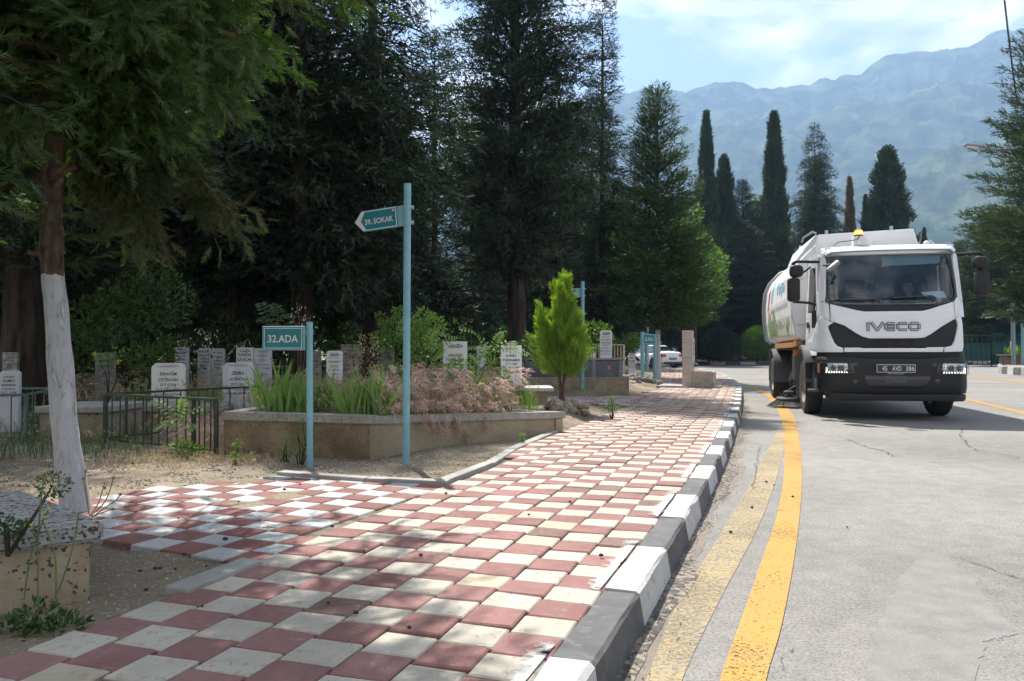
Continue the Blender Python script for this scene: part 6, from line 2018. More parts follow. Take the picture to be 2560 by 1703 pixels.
# pebbles and gravel on the verge and in the gutter: beyond counting
def pebbles(name, n, fn, smin, smax, m):
    tv = np.array([v.co[:] for v in rub[0].vertices]); tf = np.array([list(p.vertices) for p in rub[0].polygons])
    rr_ = np.random.default_rng(n); P = []
    while len(P) < n:
        q = fn(rr_)
        if q: P.append(q)
    D = rr_.normal(size=(n, 3)); S = smin + (smax - smin) * rr_.random(n) ** 3
    V, Fc = scatter(tv, tf, P, D, S)
    obj(name, np_mesh(name, V, Fc, [m]), kind='stuff')
def verge_pt(rr_):
    s = rr_.uniform(-.2, 14) ; d = rr_.uniform(.02, 2.8) ** 1.0
    p = WSU(s, walk_left(s) - d)
    if in_poly(p.x, p.y, side_poly): return None
    if p.y > 7.2 and SU(p.x, p.y)[1] < walk_left(s) - 1.6: return None
    return (p.x, p.y, zland(p.x, p.y) + .001)
pebbles('verge_gravel', 12000, verge_pt, .003, .019, m_peb)
def side_pt(rr_):
    p = G(rr_.uniform(-50, 1100), rr_.uniform(1125, 1215), .12)
    if in_poly(p.x, p.y, side_poly): return None
    return (p.x, p.y, zland(p.x, p.y) + .001)
pebbles('path_gravel', 7000, side_pt, .003, .024, m_peb)
def gut_pt(rr_):
    s = rr_.uniform(-1, 14); p = WSU(s, KUs(s) + KERB_W + abs(rr_.normal(0, .07)) + .01)
    return (p.x, p.y, .009)
pebbles('gutter_gravel', 4000, gut_pt, .002, .009, mat('gutter_pebble', (.10, .085, .07), (.30, .25, .20), rough=.95, scale=8, island=.4, bump=.2))
def crumbs(rr_):
    s = rr_.uniform(-.5, 9); u = rr_.uniform(walk_left(s), KUs(s)); p = WSU(s, u); return (p.x, p.y, ZW + .003)
pebbles('tile_crumbs', 1400, crumbs, .002, .006, m_rub2)

# fallen needles lying about the tiles
def litter():
    r_ = np.random.default_rng(71); n = 1500
    s = r_.uniform(-.6, 6, n); P = []
    for q in s:
        u = r_.uniform(walk_left(q), KUs(q)); p = WSU(q, u)
        if r_.random() < .45: p = G(r_.uniform(250, 1100), r_.uniform(1215, 1400), ZW).xy
        P.append((p[0], p[1], ZW + .007))
    D = np.stack([r_.normal(size=n), r_.normal(size=n), np.zeros(n)], 1)
    tv = np.array([(-.0011, 0, 0), (.0011, 0, 0), (0, .0004, 1.0)]); V, Fc = scatter(tv * np.array([1, 1, 1]), np.array([[0, 1, 2]]), P, D, np.stack([np.ones(n), np.ones(n), r_.uniform(.008, .035, n)], 1), roll=np.tile(np.array([[0, 0, 1.0]]), (n, 1)) + r_.normal(0, .01, (n, 3)))
    obj('needle_litter', np_mesh('needle_litter', V, Fc, [conem.materials[0]]), kind='stuff')
litter()

# ================================================================== WEEDS AND FLOWERS
m_dry = leafmat('dry_grass', (.34, .25, .18), (.56, .44, .34), trans=.45, nscale=4, tint=(1.05, 1.0, .95))
m_pink = leafmat('dry_brome', (.40, .26, .22), (.68, .52, .45), trans=.5, nscale=5, tint=(1.1, 1.0, .98))
m_straw = leafmat('straw', (.27, .21, .12), (.46, .37, .23), trans=.4, nscale=4, tint=(1.05, 1.0, .85))
m_iris = leafmat('iris_green', (.075, .17, .018), (.20, .34, .045), trans=.5, nscale=4, gloss=.10)
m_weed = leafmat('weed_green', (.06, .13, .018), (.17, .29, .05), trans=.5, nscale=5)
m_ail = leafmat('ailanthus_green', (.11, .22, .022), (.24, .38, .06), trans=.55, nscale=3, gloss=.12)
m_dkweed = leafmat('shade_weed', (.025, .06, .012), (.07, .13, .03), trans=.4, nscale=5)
m_petal = leafmat('white_petal', (.55, .55, .52), (.75, .75, .7), trans=.3)
m_yell = leafmat('yellow_petal', (.55, .38, .02), (.75, .55, .05), trans=.3)
m_rose = leafmat('rose_petal', (.45, .04, .09), (.65, .10, .18), trans=.3)
m_purp = leafmat('purple_petal', (.35, .07, .35), (.5, .13, .5), trans=.3)

def blades(P, H, W, lean, seed, seg=4, droop=.5):
    """P (n,3) roots; returns V,F of bent grass ribbons"""
    r_ = np.random.default_rng(seed); n = len(P); P = np.asarray(P, float)
    a = r_.random(n) * 2 * PI; H = H * r_.uniform(.55, 1.2, n); L = lean * r_.uniform(.3, 1.4, n) * H
    w = W * r_.uniform(.6, 1.3, n); b = r_.random(n) * PI
    V = []
    for k in range(seg + 1):
        t = k / seg
        x = P[:, 0] + np.cos(a) * L * t ** 1.8; y = P[:, 1] + np.sin(a) * L * t ** 1.8
        z = P[:, 2] + H * (t - droop * t ** 3 * .55)
        ww = w * (1 - t * .92) / 2
        V.append(np.stack([x - np.cos(b) * ww, y - np.sin(b) * ww, z], 1)); V.append(np.stack([x + np.cos(b) * ww, y + np.sin(b) * ww, z], 1))
    V = np.stack(V, 1).reshape(-1, 3); k = 2 * (seg + 1)
    base_ = np.arange(n)[:, None, None] * k
    f = np.array([[2 * i, 2 * i + 1, 2 * i + 3, 2 * i + 2] for i in range(seg)])[None] + base_
    tip = P + np.stack([np.cos(a) * L, np.sin(a) * L, H * (1 - .55 * droop)], 1)
    return V, f.reshape(-1, 4), tip, a
def seed_tpl():
    V, F_ = [], []
    for i in range(7):
        o = len(V); a = i * 2.4; t = i / 7
        p = np.array([0, 0, t]); d = np.array([math.cos(a) * .30, math.sin(a) * .30, .42])
        n_ = np.array([-math.sin(a), math.cos(a), 0]) * .055
        V += [p - n_, p + n_, p + d]; F_.append((o, o + 1, o + 2))
    return np.array(V), np.array(F_)
SEEDT = seed_tpl()
def grass_stuff(name, P, H, W, lean, m, ms, seed, head=.09, frac=.5, droop=.5, nh=1):
    V, Fq, tip, a = blades(P, H, W, lean, seed, droop=droop)
    Ft = np.concatenate([Fq[:, [0, 1, 2]], Fq[:, [0, 2, 3]]]); mi = np.zeros(len(Ft), int)
    r_ = np.random.default_rng(seed + 1); sel = r_.random(len(P)) < frac
    Pt = np.repeat(tip[sel], nh, 0); aa = np.repeat(a[sel], nh)
    Pt = Pt + r_.normal(0, .012, Pt.shape) * (nh > 1)
    D = np.stack([np.cos(aa) + r_.normal(0, .4, len(aa)), np.sin(aa) + r_.normal(0, .4, len(aa)), r_.uniform(-1.3, .2, len(aa))], 1)
    V2, F2 = scatter(*SEEDT, Pt, D, head * r_.uniform(.6, 1.3, len(Pt)))
    me = np_mesh(name, np.concatenate([V, V2]), np.concatenate([Ft, F2 + len(V)]), [m, ms], midx=np.concatenate([mi, np.ones(len(F2), int)]))
    return obj(name, me, kind='stuff')
def pts_px(n, x0, x1, ya, yb, seed, zfun=None, bias=1.0):
    r_ = np.random.default_rng(seed); out = []
    while len(out) < n:
        Y = ya + (yb - ya) * r_.random() ** bias; px = r_.uniform(x0, x1); x = base(px, Y)
        z = zfun(x, Y) if zfun else zland(x, Y)
        out.append((x, Y, z))
    return out
def bedline(x):      # front edge distance of the bed at x
    if x < B_.x: t_ = (x - A_.x) / (B_.x - A_.x); return A_.y + (B_.y - A_.y) * t_, zA + (zB - zA) * t_
    t_ = min(1, (x - B_.x) / (C_.x - B_.x)); return B_.y + (C_.y - B_.y) * t_, zB + (zC - zB) * t_
def bed_pts(n, x0, x1, dmin, dmax, seed):
    r_ = np.random.default_rng(seed); out = []
    for k in range(n):
        x = r_.uniform(x0, x1); y0, z0 = bedline(x); d = dmin + (dmax - dmin) * r_.random()
        out.append((x, y0 + d, z0 - .03 + .02 * d))
    return out
xb = lambda px, Y=7.4: base(px, Y)
grass_stuff('dry_brome_grass', bed_pts(1150, xb(960), xb(1255, 8.2), .10, 1.5, 1), .27, .0035, .75, m_dry, m_pink, 11, head=.085, frac=.8, droop=.9, nh=2)
grass_stuff('tall_dry_brome', bed_pts(260, xb(900), xb(1220, 8), .2, 1.7, 2), .68, .0035, .55, m_dry, m_pink, 12, head=.10, frac=.9, droop=.8, nh=3)
grass_stuff('bed_dry_grass', bed_pts(1500, A_.x + .15, xb(960), .42, 2.0, 3), .27, .004, .8, m_dry, m_pink, 13, head=.07, frac=.45, droop=.7)
grass_stuff('bed_green_grass', bed_pts(1500, A_.x + .2, C_.x - .3, .25, 2.4, 4), .34, .006, .4, m_weed, m_straw, 14, head=.06, frac=.25)
grass_stuff('bed_mixed_weeds', bed_pts(900, xb(950), xb(1250, 8.2), .15, 2.2, 44), .42, .006, .4, m_weed, m_pink, 54, head=.08, frac=.5, nh=2)
grass_stuff('grave_green_grass', pts_px(2600, 470, 1300, 9.6, 14, 5), .55, .007, .35, m_weed, m_straw, 15, head=.10, frac=.2)
grass_stuff('grave_straw', pts_px(1300, 150, 980, 9.2, 14, 6), .62, .004, .6, m_straw, m_straw, 16, head=.12, frac=.5)
grass_stuff('railing_dry_grass', pts_px(1100, 440, 575, 7.15, 9.0, 7), .33, .004, .6, m_dry, m_pink, 17, head=.06, frac=.4)
grass_stuff('verge_dry_grass', pts_px(900, 250, 640, 6.2, 7.3, 8), .09, .004, 1.1, m_dry, m_straw, 18, head=.05, frac=.3)
grass_stuff('verge_straw', pts_px(300, 360, 700, 6.3, 6.9, 9), .10, .004, 1.0, m_straw, m_straw, 19, head=.06, frac=.3)
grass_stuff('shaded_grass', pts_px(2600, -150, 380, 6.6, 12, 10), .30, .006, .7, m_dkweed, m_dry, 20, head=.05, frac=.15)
# hanging brome heads over the coping
r_ = np.random.default_rng(9); Ph, Dh = [], []
lin = MB()
for px, yb in ((1150, 1080), (1166, 1100), (1098, 1078), (1214, 1064), (1112, 1070), (1080, 1062), (1185, 1118), (1060, 1058), (1140, 1062)):
    x = base(px, 7.6); y0, z0 = bedline(x); y0 -= .04
    e = AT(px, yb, y0)
    lin.tube([(x - .03, y0 + .25, z0 + .1), (x, y0 + .03, z0 + .07), (x + .01, y0 - .03, z0 - .02), tuple(e)], .0014, n=3)
    for k in range(16): Ph.append(tuple(e + Vector((r_.normal(0, .010), r_.normal(0, .01), r_.uniform(-.02, .11))))); Dh.append((r_.normal(0.2, .3), r_.normal(0, .3), -1))
V, Fc = scatter(*SEEDT, Ph, Dh, np.full(len(Ph), .075))
obj('hanging_brome', np_mesh('hanging_brome', V, Fc, [m_pink]), kind='stuff'); lin.build('hanging_brome_stalks', m_dry, kind='stuff')

# iris clumps: each sword leaf its own piece
def sword(L, w, bend, seed):
    r_ = random.Random(seed); mb = MB(); seg = 7
    for k in range(seg + 1):
        t_ = k / seg; ww = w * (1 - t_ ** 3.0) * (.75 + .25 * math.sin(PI * min(1, t_ * 1.5))) / 2 + .0006
        x = bend * L * t_ ** 2.2; z = L * (t_ - .15 * abs(bend) * t_ ** 3)
        mb.v += [(x - ww, 0, z), (x, .004 * (1 - t_), z), (x + ww, 0, z)]
    for k in range(seg):
        for j in (0, 1): mb.f.append((3 * k + j, 3 * k + j + 1, 3 * k + 4 + j, 3 * k + 3 + j)); mb.m.append(0)
    return mb.mesh('leaf', m_iris, smooth=True)
swords = [sword(.30, .020, .05, 1), sword(.27, .018, .22, 2), sword(.33, .022, -.12, 3), sword(.22, .016, .45, 4), sword(.25, .019, -.35, 5)]
def iris(label, px0, px1, dY, n, sc, seed, z=None, Y=None, lean=0.0):
    r_ = random.Random(seed); pxm = (px0 + px1) / 2
    Yc = Y or (bedline(base(pxm, 7.2))[0] + dY); x = base(pxm, Yc); z0 = (bedline(x)[1] - .03) if z is None else z
    root = thing('iris_clump', label, 'plant', (x, Yc, z0), 0, 'iris clumps')
    hw = (base(px1, Yc) - base(px0, Yc)) / 2 * .8
    for k in range(n):
        u = r_.uniform(-1, 1)
        o = obj('leaf', swords[r_.randrange(5)], root, (u * hw, r_.uniform(-.14, .14), -.01), rot=(r_.gauss(0, .10), u * .30 + lean + r_.gauss(0, .09), r_.uniform(-.7, .7) + (PI if r_.random() < .5 else 0)))
        s_ = sc * r_.uniform(.7, 1.15); o.scale = (s_ * 1.05, s_, s_)
iris('broad full iris clump between the two sign poles, in front of the bed', 842, 985, .30, 120, 1.42, 1)
iris('sprawling iris clump left of the low sign pole, leaves leaning out', 650, 738, .28, 50, 1.6, 2, lean=-.22)
iris('small iris tuft just right of the low sign pole', 735, 768, .34, 30, 1.15, 3)
iris('narrow iris tuft behind the low sign pole', 782, 812, .6, 22, 1.3, 4)
iris('iris clump between the two white headstones', 1172, 1235, 0, 46, 1.25, 5, z=zland(-.6, 9.9) + .1, Y=10.0)
iris('dark iris clump behind the oats near the railing', 490, 555, 0, 34, 1.3, 6, z=.22, Y=10.2)
iris('shaded iris clump behind the tangled dry stems', 310, 370, 0, 30, 1.3, 7, z=.25, Y=10.8)

# ailanthus fronds: leaflets one by one
leafl = {}
def leaflet(m):
    if m.name not in leafl:
        mb = MB(); mb.add([(0, 0, 0), (.5, -.16, .03), (1, 0, -.03), (.5, .16, .03), (.5, 0, 0)], [(0, 1, 4), (1, 2, 4), (2, 3, 4), (3, 0, 4)])
        leafl[m.name] = mb.mesh('leaflet', m)
    return leafl[m.name]
def frond(parent, pts, n, size, m, droop=.25):
    P = smooth_poly([Vector(p) for p in pts], 6)
    mb = MB(); mb.tube(P, [.0035 - .0022 * i / (len(P) - 1) for i in range(len(P))], n=4)
    fr = mb.build('frond', m_ail, parent, smooth=True)
    for k in range(n):
        t_ = .12 + .86 * k / (n - 1); q = t_ * (len(P) - 1); i0 = min(int(q), len(P) - 2); p = P[i0].lerp(P[i0 + 1], q - i0); d = (P[i0 + 1] - P[i0]).normalized()
        for s_ in (-1, 1):
            side = d.cross(Vector((0, -.55, 1))).normalized() * s_
            ax = (side + d * .45 + Vector((0, 0, -droop - random.uniform(0, .2)))).normalized()
            zz = ax.cross(d).normalized(); yy = zz.cross(ax)
            M = Matrix((ax, yy, zz)).transposed().to_4x4(); M.translation = p
            o = obj('leaflet', leaflet(m), fr); L = size * (.65 + .5 * math.sin(PI * t_)) * random.uniform(.85, 1.1)
            o.matrix_local = M @ Matrix.Scale(L, 4)
def ailanthus(label, root_px, root_py, Y, fronds, size, m=None, n=11, stem=True):
    b_ = AT(root_px, root_py, Y)
    root = thing('ailanthus', label, 'plant', tuple(b_), 0)
    if stem:
        t_ = max(f[0][1] for f in fronds)
    for f in fronds:
        pts = [AT(px, py, Y + dy) - b_ for px, py, dy in f]
        if stem:
            mb = MB(); mb.tube([(0, 0, 0), tuple(pts[0] * .5 + Vector((.01, 0, 0))), tuple(pts[0])], [.007, .006, .005], n=5); mb.build('stem', m_weed, root, smooth=True)
        frond(root, pts, n, size, m or m_ail)
ailanthus('sapling with long bright compound fronds arching over the two white headstones', 1223, 940, 9.4,
    [[(1225, 880, 0), (1205, 848, 0), (1178, 825, -.1), (1150, 820, -.15)], [(1228, 875, 0), (1240, 850, 0), (1250, 836, 0), (1256, 833, 0)], [(1228, 880, 0), (1262, 872, -.1), (1292, 874, -.15), (1318, 885, -.2)],
     [(1225, 890, 0), (1200, 870, 0), (1180, 866, -.1), (1172, 868, -.1)], [(1228, 885, 0), (1260, 858, .1), (1280, 855, .1), (1290, 858, .1)], [(1226, 900, 0), (1205, 905, -.2), (1190, 890, -.2), (1175, 885, -.2)], [(1228, 890, 0), (1215, 860, 0), (1200, 870, -.1), (1222, 868, -.1)]], .085)
ailanthus('ailanthus seedling with pale fronds growing through the green railing', 440, 1130, 6.95,
    [[(440, 1060, 0), (425, 1030, 0), (400, 1008, 0), (378, 1003, 0)], [(442, 1060, 0), (452, 1030, 0), (456, 1010, 0), (458, 998, 0)], [(442, 1065, 0), (470, 1035, 0), (505, 1018, 0), (540, 1022, 0)], [(440, 1070, 0), (420, 1055, 0), (400, 1062, 0), (385, 1072, 0)], [(443, 1072, 0), (470, 1060, 0), (480, 1066, 0), (485, 1072, 0)]], .062, n=9)
ailanthus('dark feathery fronds standing behind the low sign', 690, 860, 10.8, [[(690, 820, 0), (670, 790, 0), (655, 765, 0), (652, 758, 0)], [(690, 820, 0), (705, 790, 0), (720, 785, 0), (730, 790, 0)], [(688, 825, 0), (668, 800, 0), (650, 795, 0), (645, 800, 0)], [(690, 822, 0), (695, 790, 0), (690, 770, 0), (680, 760, 0)]], .10, m=m_con3, n=9)
ailanthus('yellowish fronds left of the overgrown white headstone', 1075, 930, 9.3, [[(1075, 880, 0), (1085, 850, 0), (1105, 832, 0), (1130, 845, 0)], [(1075, 880, 0), (1070, 850, 0), (1080, 830, 0), (1100, 818, 0)], [(1074, 885, 0), (1095, 860, 0), (1120, 850, 0), (1140, 842, 0)], [(1076, 900, 0), (1090, 890, 0), (1100, 880, 0), (1108, 872, 0)]], .085, m=m_ail, n=9)

# leafy shrubs and weeds
def shrub(label, px, py, Y, clumps, n, size, m, cat='shrub', stems=6, seed=0, flowers=None):
    b_ = AT(px, py, Y)
    root = thing('leafy_shrub', label, cat, tuple(b_), 0)
    obj('foliage', leafy(seed, clumps, n, size, m, 'foliage'), root)
    mb = MB(); r_ = random.Random(seed)
    for k in range(stems):
        c = clumps[k % len(clumps)]; mb.tube([(0, 0, -.1), (c[0] * .4 + r_.gauss(0, .03), c[1] * .4, c[2] * .5), (c[0], c[1], c[2])], [.008, .006, .003], n=4)
    mb.build('stems', m_limb, root)
    if flowers:
        fm, fl, fs = flowers
        V, Fc = scatter(*LEAF, np.repeat(np.array(fl), 9, 0) + np.random.default_rng(1).normal(0, fs * .25, (len(fl) * 9, 3)), np.random.default_rng(2).normal(size=(len(fl) * 9, 3)) + np.array([0, -.8, .3]), np.full(len(fl) * 9, fs))
        obj('flowers', np_mesh('flowers', V, Fc, [fm]), root)
shrub('tall light green shrub just right of the direction sign pole', 1050, 920, 9.8, [(0, 0, .42, .22), (.14, .1, .55, .18), (-.12, 0, .5, .18), (.05, 0, .66, .13), (.0, 0, .22, .2)], 1900, .045, m_ail, seed=1)
shrub('oleander with pink blossoms left of the direction sign pole', 985, 930, 10.6, [(0, 0, .6, .20), (-.12, 0, .42, .2), (.1, 0, .8, .13), (-.18, 0, .75, .08)], 900, .055, m_weed, seed=2, flowers=(m_rose, [(-.16, -.1, .82), (-.12, -.1, .79), (0.0, -.1, .76), (-.03, -.12, .74)], .022))
shrub('low leafy weeds tangled through the dry grass', 1010, 1000, 8.0, [(0, 0, .20, .14), (.35, .1, .28, .12), (.75, .2, .14, .12), (-.2, .2, .28, .14), (.55, .5, .30, .16)], 1200, .036, m_weed, 'weed', 5, seed=61)
shrub('taller green stems among the dry grass before the first white headstone', 1190, 985, 8.6, [(0, 0, .22, .12), (.12, .1, .36, .12), (-.25, .1, .26, .12), (.3, .1, .2, .12)], 700, .04, m_weed, 'weed', 6, seed=62)
shrub('scraggly branching weed gone to seed in front of the oleander', 905, 1010, 7.9, [(0, 0, .42, .20), (.06, 0, .62, .12), (-.1, 0, .5, .12)], 500, .026, m_straw, 'weed', 14, seed=3)
shrub('low weed with broad leaves between the iris clumps', 800, 1030, 7.5, [(0, 0, .12, .14), (-.15, 0, .10, .1)], 380, .045, m_weed, 'weed', seed=4)
shrub('bright low weed with purple blossoms at the foot of the clean white headstone', 1235, 965, 9.9, [(0, 0, .05, .14), (.12, 0, .02, .1)], 420, .045, m_ail, 'weed', seed=5, flowers=(m_purp, [(0, -.1, .18), (.06, -.1, .22), (.02, -.1, .14)], .022))
shrub('small yellow-red weed at the right end of the dry grass', 1270, 1030, 8.6, [(0, 0, .10, .07), (.03, 0, .17, .06)], 220, .026, m_straw, 'weed', seed=6)
shrub('bush with white blossoms behind the clean white headstone', 1310, 895, 13.5, [(0, 0, .12, .2), (.1, 0, .3, .14)], 500, .05, m_dkweed, seed=7, flowers=(m_petal, [(.0, -.1, .3), (.1, -.12, .36), (.15, -.1, .25), (.05, -.1, .42), (-.08, -.1, .2), (.12, -.1, .12)], .022))
shrub('small oak-leaved sapling with yellow leaves behind the whitewashed trunk', 270, 985, 8.6, [(0, 0, .36, .10), (.1, 0, .46, .07), (-.12, 0, .42, .05)], 130, .05, m_weed, 'sapling', 3, seed=8, flowers=(m_yell, [(-.13, -.03, .44), (.14, -.03, .36)], .035))
shrub('weed hugging the foot of the low sign pole', 750, 1160, 6.5, [(0, 0, .12, .07), (-.02, 0, .24, .05), (.02, 0, .34, .04)], 260, .024, m_weed, 'weed', 5, seed=9)
shrub('small weed at the left corner of the concrete bed', 590, 1175, 6.4, [(0, 0, .10, .06), (.02, 0, .22, .04)], 150, .026, m_weed, 'weed', 4, seed=10)
shrub('small weed against the stained wall left of the low sign', 712, 1165, 6.6, [(0, 0, .09, .05), (.01, 0, .2, .04)], 150, .022, m_weed, 'weed', 4, seed=11)
shrub('tiny weed in the sand below the bed wall', 1305, 1110, 7.75, [(0, 0, .04, .03), (0, 0, .09, .025)], 80, .02, m_weed, 'weed', 2, seed=12)
shrub('wispy green grass tuft on the bare bank by the pavement', 1530, 1040, 10.6, [(0, 0, .10, .09), (-.02, 0, .24, .06)], 200, .03, m_weed, 'weed', 8, seed=13)
shrub('leafy weed under the railing', 470, 1150, 6.8, [(0, 0, .08, .10), (-.08, 0, .12, .08), (.1, 0, .06, .07)], 420, .032, m_weed, 'weed', 5, seed=14)
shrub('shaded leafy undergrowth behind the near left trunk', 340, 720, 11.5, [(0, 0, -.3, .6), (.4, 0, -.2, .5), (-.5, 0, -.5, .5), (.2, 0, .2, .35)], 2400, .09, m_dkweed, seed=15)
shrub('sunlit undergrowth behind the cream headstone', 390, 905, 13.5, [(0, 0, 0, .4), (.25, 0, .25, .3), (-.3, 0, .1, .3)], 1200, .06, m_weed, seed=16)
shrub('light green undergrowth between trunks left of the granite tomb', 1440, 880, 20, [(0, 0, 0, .5), (.5, 0, .4, .5), (-.4, 0, .3, .4)], 1200, .11, m_decid, seed=17)
shrub('bright undergrowth behind the short white headstone', 1562, 866, 40, [(0, 0, 0, .7), (.4, 0, .3, .5)], 900, .16, m_decid, seed=18)
for i, (px, Y) in enumerate([(520, 15.5), (700, 15.8), (860, 18.5), (1000, 18), (1120, 19), (1230, 22), (1370, 26), (200, 16), (80, 14)]):
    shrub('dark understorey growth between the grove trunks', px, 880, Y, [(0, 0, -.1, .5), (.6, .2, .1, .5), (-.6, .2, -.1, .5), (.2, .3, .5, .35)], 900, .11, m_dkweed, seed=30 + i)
    bpy.context.scene.collection.objects
for o in [o for o in col.objects if o.get('label') == 'dark understorey growth between the grove trunks']: o['group'] = 'grove understorey'
# near left weeds: parsley-like leaves, yellow cress, dry seed heads
shrub('dark lobed-leaf weed in front of the near grave box', 95, 1600, 2.62, [(0, 0, -.02, .085), (-.09, 0, .0, .08), (.09, 0, .03, .07), (.0, 0, .08, .06), (-.1, 0, -.09, .08)], 900, .032, m_dkweed, 'weed', 6, seed=50)
shrub('dark leaves trailing over the coping at the left edge', 20, 1320, 2.75, [(0, 0, .0, .045), (.06, 0, -.01, .035), (-.1, 0, .03, .06), (-.02, .3, .10, .06)], 520, .022, m_dkweed, 'weed', 4, seed=51)
def thin_weed(label, stems, m, heads, hm, hs, leaves=True):
    b_ = AT(*stems[0][0]); root = thing('tall_weed', label, 'weed', tuple(b_), 0)
    for st in stems:
        mb = MB(); P = smooth_poly([AT(*p) - b_ for p in st], 6); mb.tube(P, .0026, n=5); mb.build('stem', m, root, smooth=True)
    for h in heads:
        p = AT(*h) - b_; bm = bmesh.new(); bmesh.ops.create_icosphere(bm, subdivisions=1, radius=hs)
        mb = MB(); mb.bm(bm, M=TX(p)); mb.build('seed_head', hm, root, smooth=True)
thin_weed('tall thin cress stalks with tiny yellow flowers before the near grave box', [[(95, 1540, 2.6), (95, 1400, 2.6), (98, 1300, 2.6), (111, 1180, 2.6)], [(60, 1500, 2.6), (75, 1400, 2.6), (105, 1310, 2.6), (122, 1272, 2.6)], [(140, 1500, 2.6), (138, 1400, 2.6), (118, 1330, 2.6), (105, 1300, 2.6)], [(145, 1480, 2.6), (170, 1410, 2.6), (188, 1340, 2.6), (197, 1282, 2.6)]], m_weed, [(111, 1180, 2.6), (122, 1272, 2.6), (78, 1313, 2.6), (113, 1293, 2.6)], m_yell, .0055)
thin_weed('dry stalks with round seed heads behind the near grave box', [[(225, 1290, 3.6), (245, 1260, 3.6), (255, 1230, 3.6), (262, 1205, 3.6)], [(228, 1290, 3.6), (262, 1255, 3.6), (275, 1225, 3.6), (284, 1194, 3.6)], [(230, 1292, 3.6), (260, 1280, 3.6), (275, 1275, 3.6), (283, 1273, 3.6)], [(222, 1285, 3.6), (217, 1240, 3.6), (213, 1200, 3.6), (214, 1176, 3.6)], [(224, 1290, 3.6), (215, 1240, 3.6), (210, 1210, 3.6), (208, 1196, 3.6)], [(232, 1292, 3.6), (262, 1270, 3.6), (290, 1250, 3.6), (301, 1236, 3.6)]], m_straw, [(284, 1194, 3.6), (283, 1273, 3.6), (214, 1178, 3.6), (208, 1196, 3.6), (262, 1220, 3.6), (301, 1236, 3.6)], mat('seedhead', (.14, .12, .08), (.3, .27, .2), scale=60), .008)
# wild oats glittering before the back-row headstones
def oats(label, stalks, Y, seed):
    r_ = np.random.default_rng(seed); b_ = AT(*stalks[0][0], Y); root = thing('wild_oats', label, 'grass', tuple(b_), 0)
    mb = MB(); P, D = [], []
    for st in stalks:
        pts = smooth_poly([AT(px, py, Y) - b_ for px, py in st], 6); mb.tube(pts, .002, n=4)
        for k in range(22):
            p = pts[-1 - int(r_.integers(0, max(2, len(pts) // 2)))]; s_ = r_.choice((-1, 1)); q = p + Vector((s_ * r_.uniform(.01, .10), r_.normal(0, .03), r_.uniform(-.06, .03)))
            mb.tube([p, (p + q) / 2 + Vector((0, 0, .015)), q], .0008, n=3); P.append(tuple(q)); D.append((s_ * .3, r_.normal(0, .3), -1))
    mb.build('stalks', m_straw, root)
    V, Fc = scatter(*LEAF, P, D, np.full(len(P), .030)); obj('spikelets', np_mesh('spikelets', V, Fc, [m_petal]), root)
oats('glittering wild oats rising before the back-row headstones', [[(480, 1010), (480, 960), (472, 900), (466, 850)], [(492, 1000), (515, 930), (522, 870), (505, 822)], [(530, 990), (545, 930), (575, 880), (620, 850)], [(505, 1000), (500, 940), (520, 880), (528, 830)]], 9.2, 1)
oats('pale wild oats nodding above the low sign pole', [[(745, 1000), (752, 900), (750, 820), (741, 755)], [(750, 990), (760, 900), (765, 830), (778, 790)], [(742, 1000), (745, 900), (742, 840), (735, 800)]], 8.8, 2)
# ================================================================== STREET SWEEPER
m_tw = mat('truck_white', (.70, .715, .735), (.75, .76, .775), rough=.26, coat=.6, spec=.5, scale=1.3, bump=0, c3=(.52, .50, .46), s3=3.2, t3=(.66, .92))
m_tb = mat('truck_plastic', (.008, .0085, .009), (.015, .016, .017), rough=.55, scale=40, bump=.05, spec=.4)
m_tg = mat('fender_grey', (.060, .062, .068), (.085, .088, .095), rough=.55, scale=20, bump=.05)
m_tk = plain('gloss_black', (.012, .013, .015), rough=.22, coat=.4)
m_bodyw = mat('tank_white', (.66, .675, .69), (.73, .74, .75), rough=.42, scale=1.5, bump=.02, c3=(.42, .40, .36), s3=5, t3=(.68, .80))
m_chrome = plain('chrome', (.36, .36, .37), rough=.35, metallic=.5)
m_chas = mat('chassis', (.028, .026, .024), (.075, .065, .055), rough=.85, scale=12, bump=.3)
m_orange = plain('orange_frame', (.34, .17, .06), rough=.6)
m_amber = plain('amber_lit', (.9, .25, .02), rough=.3, emit=(1.0, .22, .02), es=2.2)
m_amberc = plain('amber_core', (1, .6, .1), emit=(1.0, .62, .12), es=6)
m_mark = plain('amber_marker', (.75, .13, .03), rough=.3)
m_glass = glassmat('cab_glass', (.78, .85, .89), .03)
m_sglass = glassmat('side_glass', (.28, .33, .32), .25)
m_lens = glassmat('lamp_glass', (.9, .92, .94), .10)
m_refl = plain('reflector', (.62, .64, .66), rough=.12, metallic=1.0)
m_led = plain('daylight_led', (.9, .9, .9), emit=(1, 1, 1), es=1.1)
m_int = plain('cab_trim', (.10, .115, .14), rough=.9)
m_int2 = plain('cab_roof_lining', (.23, .26, .30), rough=.9)
m_seat = plain('seat_cloth', (.045, .055, .075), rough=.9)
m_visor = plain('sun_visor', (.34, .40, .41), rough=.8)
m_paper = plain('paper', (.62, .74, .80), rough=.8)

TYAW = math.radians(13)
TRX, TRY = 5.86, 11.80
truck = thing('street_sweeper', 'white road sweeper truck with black bumper and lit amber beacon driving towards the camera', 'truck', (TRX, TRY, 0), -TYAW)
TS = 1.0
def TP(X, Y): return ((X / 2.904 - 369) / 176.0, CAM_H + (322 - Y / 2.904) / 163.0)

